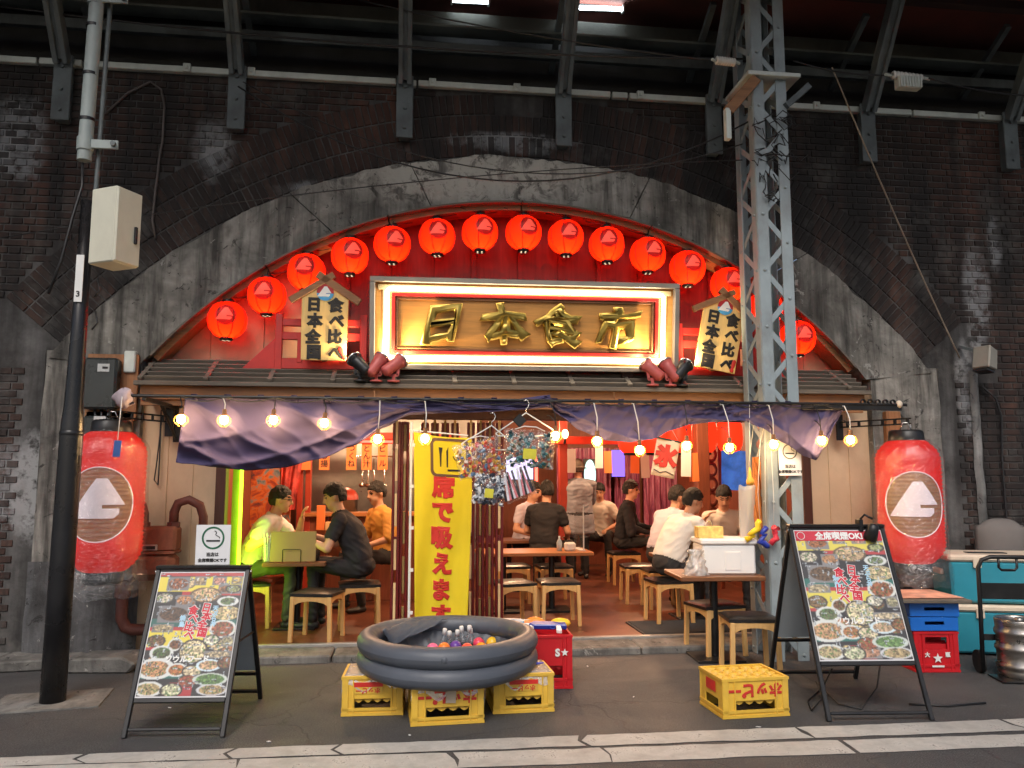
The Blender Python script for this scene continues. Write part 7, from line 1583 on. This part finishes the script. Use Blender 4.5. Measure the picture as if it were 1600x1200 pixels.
t_ = thing('tissue_box', 'yellow patterned tissue box lying on the foam box', 'tissue box', (2.66, 7.03, 1.058), R(-3)); m = MB(); m.box((0, 0, 0.05), (0.23, 0.12, 0.10)); m.build('carton', M('floral_carton', C(232, 190, 110), 0.5, 0, 0.35, 22, 0.02), t_, 0.003); m = MB(); m.grid(lambda u, v: ((u - .5) * .07, (v - .5) * .03, .10 + .055 * math.sin(PI * u) * (1 - .3 * v) + .01 * nz(u * 5, v * 5)), 8, 4); m.build('tissue', WHITEP, t_, fix=False, solid=0.001)
t_ = thing('plastic_bag', 'knotted pale plastic bag before the foam box', 'bag', (2.47, 6.86, 0.746)); m = MB()
m.grid(lambda u, v: (lambda r, z: (r * math.cos(2 * PI * u), r * .8 * math.sin(2 * PI * u), z))((0.095 * (1 - v) ** .7 + 0.014 + 0.16 * max(0, v - .72)) * (1 + .55 * nz(math.cos(2 * PI * u) * 4, math.sin(2 * PI * u) * 4, v * 6)), .005 + .22 * v), 30, 16); m.build('film', CLEAR('milky_bag', (0.97, 0.93, 0.88), 0.4, 0.2, 0.30, 18), t_, fix=False)
t_ = thing('menu_folder', 'brown menu folder standing before the person in the tan shirt', 'menu', (3.08, 8.55, 0.746)); m = MB(); m.box((0, 0, 0.14), (0.34, 0.02, 0.28), (-0.1, 0, 0)); m.build('card', _mats['brown_card'], t_); m = MB(); m.tube([(-0.08, -0.03, 0), (-0.08, -0.035, 0.11), (0.08, -0.035, 0.11), (0.08, -0.03, 0)], 0.004, 6); m.build('wire_stand', BLACKM, t_)
# doormat
a_, b_, c_ = gz(925, 963, fz), gz(970, 996, fz), gz(1180, 990, fz)
t_ = thing('doormat', 'ribbed dark grey doormat inside the threshold', 'mat', (3.05, 8.18, fz)); m = MB(); m.box((0, 0, 0.007), (1.55, 0.68, 0.013)); m.build('base', M('mat_rubber', (0.035, 0.034, 0.034), 0.8), t_, 0.004)
for k in range(22): m = MB(); m.box((0, -0.31 + 0.0295 * k, 0.016), (1.50, 0.014, 0.008)); m.build('rib', M('mat_rib', (0.055, 0.053, 0.052), 0.85), t_)
# ---- lamps
def pendant(label, p, e, c=(1.0, 0.60, 0.33)):  # added lamps, kept out of view, that warm the room
    t_ = thing('added_pendant', label, 'lamp', p, 0, 'added warm lamps inside, out of view'); e *= 1.75; m = MB(); m.sphere((0, 0, 0), 0.045, 14, 9); m.build('globe', EM('warm_globe', (1.0, 0.62, 0.30), 9.0), t_); m = MB(); m.cyl((0, 0, 0.04), (0, 0, 0.10), 0.022, 0.016, 10); m.build('socket', BLACKP, t_)
    m = MB(); m.tube([(0, 0, 0.10), (0, 0, IZ - p[2])], 0.004, 5); m.build('cord', WIRE, t_); lamp('added_fill_light', (0, 0, -0.09), c, e, 0.05, t_)
for k, (x, y, z, e, lb) in enumerate(((-0.95, 9.2, 2.25, 42, 'added unseen lamp over the left table, hidden by the cloth'), (0.1, 9.3, 2.3, 30, 'added unseen lamp behind the folded doors'), (1.5, 9.6, 2.25, 42, 'added unseen lamp over the long table'), (3.1, 9.0, 2.25, 46, 'added unseen lamp over the right inner table'), (1.6, 12.0, 2.3, 40, 'added unseen lamp at the back left'), (3.6, 12.0, 2.3, 48, 'added unseen lamp at the back right'), (-0.8, 11.6, 2.3, 24, 'added unseen lamp over the kitchen'))): pendant(lb, (x, y, 2.49), e)
LIME = EM('lime_neon', (0.55, 1.0, 0.02), 5.0); nx = OX0 + 0.055
t_ = thing('lime_light_strip', 'glowing lime green light strip beside the left door post', 'light strip', (nx + 0.04, YW + 0.22, 0)); m = MB(); m.cyl((0, 0, 0.35), (0, 0, 2.0), 0.016, n=10); m.build('tube', LIME, t_); m = MB(); m.box((-0.05, 0.03, 1.18), (0.07, 0.02, 1.75)); m.build('mount', M('lime_mount', C(170, 200, 40), 0.5), t_)
for k in range(3): lamp('lime_light', (0.01, 0.40, 0.55 + 0.22 * k), (0.55, 1.0, 0.03), 3.2, 0.05, t_)
# ---- kitchen at the left
REDWD = M('red_lacquer_wood', C(170, 60, 44), 0.4, 0, 0.15, 4, 0.05); STEELK = M('kitchen_steel', C(150, 148, 146), 0.32, 0.8, 0.2, 2, 0.05, 30, 0.4, (0.1, 0.09, 0.08), 1.5); ORAN = M('orange_paper', C(238, 132, 70), 0.7, 0, 0.06, 4, 0)
kx0, kx1 = at(478, 800, 10.4).x, 0.62
t_ = thing('kitchen_counter', 'red-brown wooden counter before the kitchen', 'counter', (0, 10.4, fz))
n = 7
for k in range(n): x = kx0 + (kx1 - kx0) * (k + .5) / n; m = MB(); m.box((x, 0, 0.52), ((kx1 - kx0) / n - 0.006, 0.04, 1.04)); m.build('panel_board', INW, t_, 0.004)
m = MB(); m.box(((kx0 + kx1) / 2, 0.12, 1.07), (kx1 - kx0 + 0.06, 0.42, 0.05)); m.build('counter_top', TOPW, t_, 0.006)
t_ = thing('kitchen_hatch', 'red wooden frame round the kitchen hatch', 'hatch', (0, 10.42, 0))
for x in (kx0 - 0.08, kx0 + 0.02): m = MB(); m.box((x, 0, 1.3), (0.07, 0.10, 2.5)); m.build('post', REDWD, t_, 0.005)
m = MB(); m.box(((kx0 + kx1) / 2, 0, 2.12), (kx1 - kx0, 0.08, 0.09)); m.build('lintel', REDWD, t_, 0.005)
m = MB(); m.box(((kx0 + kx1) / 2, 12.05, 1.4), (kx1 - kx0 + 0.7, 0.03, 2.3)); tag(m.build('steel_backsplash', STEELK), 'dull steel back wall of the kitchen', 'steel wall')
for k, px in enumerate((478, 507, 549, 573, 598)):
    p = at(px, 713, 10.3); t_ = thing('menu_strip', 'orange paper menu strip, ' + ('first from the left above the hatch', 'second from the left above the hatch', 'third from the left above the hatch', 'fourth, just left of the bulb', 'last one behind the bulb')[k], 'paper strip', (p.x, 10.3, p.z), 0, 'orange menu strips over the hatch'); m = MB(); m.box((0, 0, 0), (0.125, 0.004, 0.34)); m.build('paper', ORAN, t_)
    for j, ch in enumerate(('やき', 'から揚', 'つくね', 'とん汁', 'ビール')[k]): text(ch, 0.095, INK, t_, (0, -0.004, 0.10 - 0.095 * j), bold=0.002, flat=0.1)
t_ = thing('red_neon_bar', 'thin red neon bar above the menu strips', 'neon', at(585, 690, 10.25)); m = MB(); m.cyl((-0.35, 0, 0), (0.35, 0, 0), 0.014, n=8); m.build('tube', EM('red_neon', (1.0, 0.08, 0.05), 5.0), t_); m = MB(); m.box((0, 0.03, 0), (0.72, 0.02, 0.05)); m.build('mount', REDWD, t_)
t_ = thing('cooking_pot', 'steel pot with round red lid on the kitchen counter', 'pot', at(540, 790, 10.75)); t_.location.z = 1.16; m = MB(); m.lathe([(0, 0), (0.15, 0), (0.155, 0.14), (0.165, 0.145)], 24); m.build('pot', STEELK, t_); m = MB(); m.lathe([(0.165, 0.145), (0.16, 0.2), (0.12, 0.26), (0.04, 0.30), (0, 0.30)], 24); m.build('lid', REDWD, t_)
for k, px in enumerate((566, 575, 584, 600)):
    p = at(px, 735, 11.2); t_ = thing('ladle', 'steel ladle hanging over the kitchen, ' + ('leftmost', 'second', 'third', 'rightmost')[k] + ' of the row', 'ladle', p, 0, 'hanging ladles'); m = MB(); m.tube([(0, 0, 0.16), (0.003, 0, -0.1), (0, -0.01, -0.18)], 0.008, 6); m.build('handle', CHROME, t_); m = MB(); m.lathe([(0, -0.235), (0.035, -0.225), (0.052, -0.18), (0.048, -0.18), (0.03, -0.22), (0, -0.228)], 14); m.build('bowl', CHROME, t_)
m = MB(); p0, p1 = at(560, 720, 11.2), at(606, 720, 11.2); m.cyl((p0.x - .1, 11.2, p0.z + 0.06), (p1.x + .1, 11.2, p0.z + 0.06), 0.01, n=8); tag(m.build('utensil_rail', CHROME), 'steel rail carrying the ladles', 'rail')
t_ = thing('card_stand', 'orange cardboard caddy on the counter behind the men', 'caddy', (at(497, 815, 9.9).x, 10.18, 1.0)); m = MB(); m.box((0, 0, 0.10), (0.10, 0.06, 0.30)); m.build('box', ORAN, t_, 0.004); m = MB(); m.box((0.14, 0, 0.0), (0.16, 0.08, 0.10)); m.build('carton', M('cream_carton', C(226, 190, 140), 0.6), t_, 0.004)
def mural_mat():
    t = NT('mural_paint'); v = t.mapping(t.coord(), (1, 1, 0.8)); n = t.noise(v, 3.2, 4, 0.6, 2.5); c = t.ramp(n, [(0.32, C(70, 90, 120)), (0.42, C(130, 140, 150)), (0.5, C(214, 110, 50)), (0.58, C(170, 70, 50)), (0.68, C(60, 50, 70))]); return t.done(t.bsdf(c, 0.6).outputs[0])
mp = at(408, 800, 10.2); m = MB(); m.box((mp.x - 0.06, 10.2, 1.35), (0.82, 0.03, 1.9)); tag(m.build('mural_panel', mural_mat()), 'painted panel of orange and blue swirls behind the white tee', 'mural')
mp = at(452, 770, 10.15); t_ = thing('hanging_cloth', 'crumpled red and white cloth hanging beside the mural', 'cloth'); m = MB(); m.grid(lambda u, v: (mp.x - 0.10 + 0.26 * u * (1 - .3 * v), 10.12 + 0.04 * math.sin(u * 14 + v * 2), 1.95 - 0.75 * v), 16, 16); m.build('cloth', M('red_white_cloth', C(196, 70, 66), 0.8, 0, 0.9, 6, 0.1), t_, fix=False)
# ---- back of the shop
def sheet_mat():
    t = NT('pink_plastic_sheet'); n = t.noise(t.mapping(t.coord(), (9, 9, 1.5)), 1.2, 5, 0.6, 1.0); c = t.ramp(n, [(0.35, C(120, 60, 90)), (0.55, C(176, 100, 130)), (0.7, C(206, 170, 190))]); return t.done(t.bsdf(c, 0.25, 0, t.bump(n, 0.6, 0.05)).outputs[0])
PSH = sheet_mat()
for k, (a, b) in enumerate(((870, 955), (960, 1000), (1005, 1062), (1062, 1092))):
    p0, p1 = at(a, 760, 13.7), at(b, 760, 13.7); t_ = thing('plastic_sheet', 'wavy pinkish plastic sheet on the back wall, ' + ('behind the standing man', 'behind the black suit', 'right of the black suit', 'beside the pierced screen')[k], 'sheet', (0, 0, 0), 0, 'plastic sheets on the back wall')
    m = MB(); m.grid(lambda u, v: (p0.x + (p1.x - p0.x) * u, 13.7 + 0.03 * math.sin(u * 40) + 0.02 * nz(u * 4, v * 6), 0.75 + 1.35 * v), 50, 6); m.build('film', PSH, t_, fix=False)
PURP = EM('purple_panel', (0.30, 0.16, 0.95), 1.3)
for k, (px, py, w, h, Y, mt, lb) in enumerate(((966, 724, .22, .45, 13.4, PURP, 'glowing purple panel on the back wall'), (922, 742, .20, .52, 13.5, EM('pale_screen', (0.62, 0.95, 0.85), 1.5), 'bright oval lamp behind the standing man'), (812, 732, .42, .34, 12.6, EM('lilac_lit_area', (0.72, 0.62, 1.0), 1.6), 'added lilac glow for a lit area behind the hanging bags'))):  # the lilac one is added, glowing for an area that is merely lit
    p = at(px, py, Y); t_ = thing('glowing_panel', lb, 'panel', p, 0.0); m = MB()
    if k == 1: m.prism([(w / 2 * math.cos(2 * PI * i / 24), h / 2 * math.sin(2 * PI * i / 24)) for i in range(24)], 0, 0.03)
    else: m.box((0, 0, 0), (w, 0.03, h))
    m.build('face', mt, t_); m = MB(); m.box((0, 0.03, 0), (w + 0.03, 0.025, h + 0.03)); m.build('backing', BLACKP, t_)
p = at(838, 738, 11.8); t_ = thing('red_neon_tube', 'upright red neon tube right of the striped bag', 'neon', p); m = MB(); m.cyl((0, 0, -0.20), (0, 0, 0.24), 0.022, n=8); m.build('tube', EM('red_neon', (1, .08, .05), 5), t_); m = MB(); m.box((0, 0.035, 0.02), (0.06, 0.02, 0.5)); m.build('mount', REDWD, t_)
p = at(1147, 735, 10.2); t_ = thing('blue_poster', 'blue paper poster hanging above the person in the tan shirt', 'poster', p, 0, None, (0, 0.03, 0)); m = MB(); m.grid(lambda u, v: ((u - .5) * .35, 0.012 * math.sin(u * 5), (v - .5) * .52), 12, 4); m.build('paper', M('glowing_blue_print', C(50, 110, 220), 0.45, 0, 0.35, 7, 0, emit=0.25), t_, fix=False)  # print given a faint glow of its own, though the poster is no lamp
p = at(1040, 716, 7.45); t_ = thing('ice_flag', 'small white flag with red ice character hung at a tilt', 'flag', p, 0, None, (0, 0.20, 0)); m = MB(); m.grid(lambda u, v: ((u - .5) * .235, 0.008 * math.sin(u * 7), (v - .5) * .36), 12, 8); m.build('cloth', M('flag_white', C(238, 214, 190), 0.7, 0, 0.05, 5, 0, trans=0.2), t_, fix=False, solid=0.002)
text('氷', 0.21, REDINK, t_, (0, -0.012, 0.02), bold=0.016, flat=0.06); m = MB(); m.box((0, -0.002, 0.18), (0.26, 0.012, 0.018)); m.build('top_bar', BLACKP, t_); m = MB(); m.tube([(-0.1, -0.012, -0.125), (-0.04, -0.012, -0.145), (0.02, -0.012, -0.125), (0.1, -0.012, -0.145)], 0.005, 5); m.build('wave_mark', INK, t_)
m = MB(); m.tube([(-0.1, 0, 0.18), (0, 0.0, 0.30), (0.1, 0, 0.18)], 0.002, 4); m.build('string', WHITEP, t_)
LR2 = lantern_mat('shop_lantern_red', (1.0, 0.05, 0.012), (0.6, 0.02, 0.01), 0.6, 0.75)
for k, px in enumerate((985, 1020, 1060, 1100, 1140)):
    p = at(px, 680, 10.3 + 0.1 * (k % 2)); t_ = thing('barrel_lantern', 'glowing red barrel lantern under the ceiling, ' + ('leftmost', 'second', 'middle', 'fourth', 'rightmost')[k] + ' of the inner row', 'lantern', (p.x, p.y, p.z), 0, 'red lanterns inside the shop')
    prof = [];
    for i in range(25): z = -.24 + .48 * i / 24; prof.append(((0.165 * (1 - (abs(z) / .26) ** 3) ** .5 + 0.01) * (1 if i % 2 else .965), z))
    m = MB(); m.lathe(prof, 24); m.build('shade', LR2, t_, fix=False)
    for s in (-1, 1): m = MB(); m.lathe([(0, s * .265), (.09, s * .265), (.095, s * .225)], 18); m.build('cap', BLACKP, t_)
    m = MB(); m.cyl((0, 0, .265), (0, 0, IZ - p.z), 0.004, n=5); m.build('cord', WIRE, t_)
for k, (px, Y, w, lb) in enumerate(((880, 12.2, .13, 'red lacquered post left of the standing man'), (1098, 9.9, .16, 'red-brown post beside the blue poster'))):
    m = MB(); m.box((at(px, 800, Y).x, Y, 1.34), (w, w, 2.56)); tag(m.build('wooden_post', REDWD if k == 0 else INW, None, 0.008), lb, 'post')
p0, p1 = at(862, 688, 12.1), at(990, 690, 12.1); m = MB(); m.box(((p0.x + p1.x) / 2, 12.1, p0.z), (p1.x - p0.x, 0.08, 0.12)); tag(m.build('red_beam', M('red_lacquer_bright', C(214, 60, 40), 0.4), None, 0.006), 'bright red crossbeam above the standing man', 'beam')
t_ = thing('wall_lamp', 'small warm wall lamp over the red crossbeam', 'lamp', at(883, 678, 12.0)); m = MB(); m.sphere((0, 0, 0), (0.05, 0.05, 0.07), 12, 8); m.build('globe', EM('warm_globe', (1, .62, .3), 9), t_); m = MB(); m.cyl((0, 0, -0.07), (0, 0.05, -0.14), 0.02, n=8); m.build('arm', BLACKP, t_)
# pierced wooden screen
p = at(1112, 760, 10.6); t_ = thing('pierced_screen', 'dark wooden screen pierced with ovals beside the post', 'screen', (p.x, 10.6, 0)); 
for s in (-1, 1): m = MB(); m.box((s * 0.12, 0, 1.3), (0.05, 0.03, 2.4)); m.build('stile', INW, t_)
for k in range(9): m = MB(); m.lathe([(0.050, -0.012), (0.085, -0.012), (0.085, 0.012), (0.050, 0.012), (0.050, -0.012)], 16); o = m.build('oval_ring', INW, t_); o.location = (0, 0, 0.7 + 0.2 * k); o.rotation_euler = (PI / 2, 0, 0); o.scale = (1, 1.25, 1)
p = at(1167, 800, 7.0); t_ = thing('hanging_sheet', 'pale speckled plastic sheet hanging by the lattice mast', 'sheet', (p.x, 7.0, 0)); m = MB(); m.grid(lambda u, v: (-0.07 + 0.16 * u, 0.015 * math.sin(u * 6 + v * 3), 1.52 - 0.48 * v + 0.02 * nz(u * 4, v)), 10, 14); m.build('film', CLEAR('speckled_film', (0.90, 0.86, 0.76), 0.10, 0.25, 0.30, 8), t_, fix=False, solid=0.002); m = MB(); m.tube([(0, 0, 1.52), (0.02, -0.1, 1.9), (0, -0.28, RZ)], 0.003, 4); m.build('string', WHITEP, t_)
p = at(1188, 775, 7.02); t_ = thing('straw_bundle', 'twisted brown straw bundle hanging beside the lattice mast', 'straw bundle', (p.x - 0.02, 7.02, 0)); r = random.Random(5)
for k in range(16): a = k * 2.4; q = 0.012 + 0.045 * (k % 4) / 4; m = MB(); m.tube([(q * math.cos(a + j * .35), q * math.sin(a + j * .35), 1.78 - 0.075 * j) for j in range(10)], 0.012, 5); m.build('strand', M('golden_straw', C(186, 112, 52), 0.7, 0, 0.3, 9, 0.3, 60), t_)
m = MB(); m.cyl((0, 0, 1.78), (0.0, -0.3, RZ), 0.003, n=4); m.build('string', WHITEP, t_)
p = at(1172, 748, 6.74); t_ = thing('hanging_gourd', 'small yellow gourd hanging before the lattice mast', 'gourd', p); m = MB(); m.lathe([(0, -0.06), (0.03, -0.05), (0.036, -0.02), (0.016, 0.02), (0.014, 0.06), (0.005, 0.10), (0, 0.10)], 14); m.build('body', M('gourd_yellow', C(226, 160, 60), 0.4), t_); m = MB(); m.tube([(0, 0, 0.1), (0.01, 0, 0.3), (0, -0.04, RZ - p.z)], 0.0025, 4); m.build('string', WHITEP, t_)

# ---- paper slips and small clutter hung about the back of the shop
SLIPS = [(893, 720, 12.0, 'whi'), (936, 714, 12.6, 'whi'), (950, 722, 12.9, 'ora'), (992, 720, 11.3, 'ora'), (1008, 728, 11.8, 'whi'), (1072, 722, 9.7, 'whi'), (1084, 730, 9.8, 'ora')]
WHO = ['just left of the hat of the standing man', 'right of the bright oval lamp', 'left of the purple panel', 'above the black suit', 'left of the ice flag', 'right of the ice flag', 'on the post beside the ice flag', 'low beside the person in the tan shirt', 'behind the red neon tube']
for k, (px, py, Y, c) in enumerate(SLIPS):
    p = at(px, py, Y); t_ = thing('paper_slip', ('orange' if c == 'ora' else 'white') + ' paper menu slip ' + WHO[k], 'paper slip', p, 0, 'paper slips at the back of the shop', (0, 0.05 * math.sin(k * 3), 0.1 * math.cos(k)))
    m = MB(); m.box((0, 0, 0), (0.13, 0.004, 0.36)); m.build('paper', ORAN if c == 'ora' else PAPER, t_)
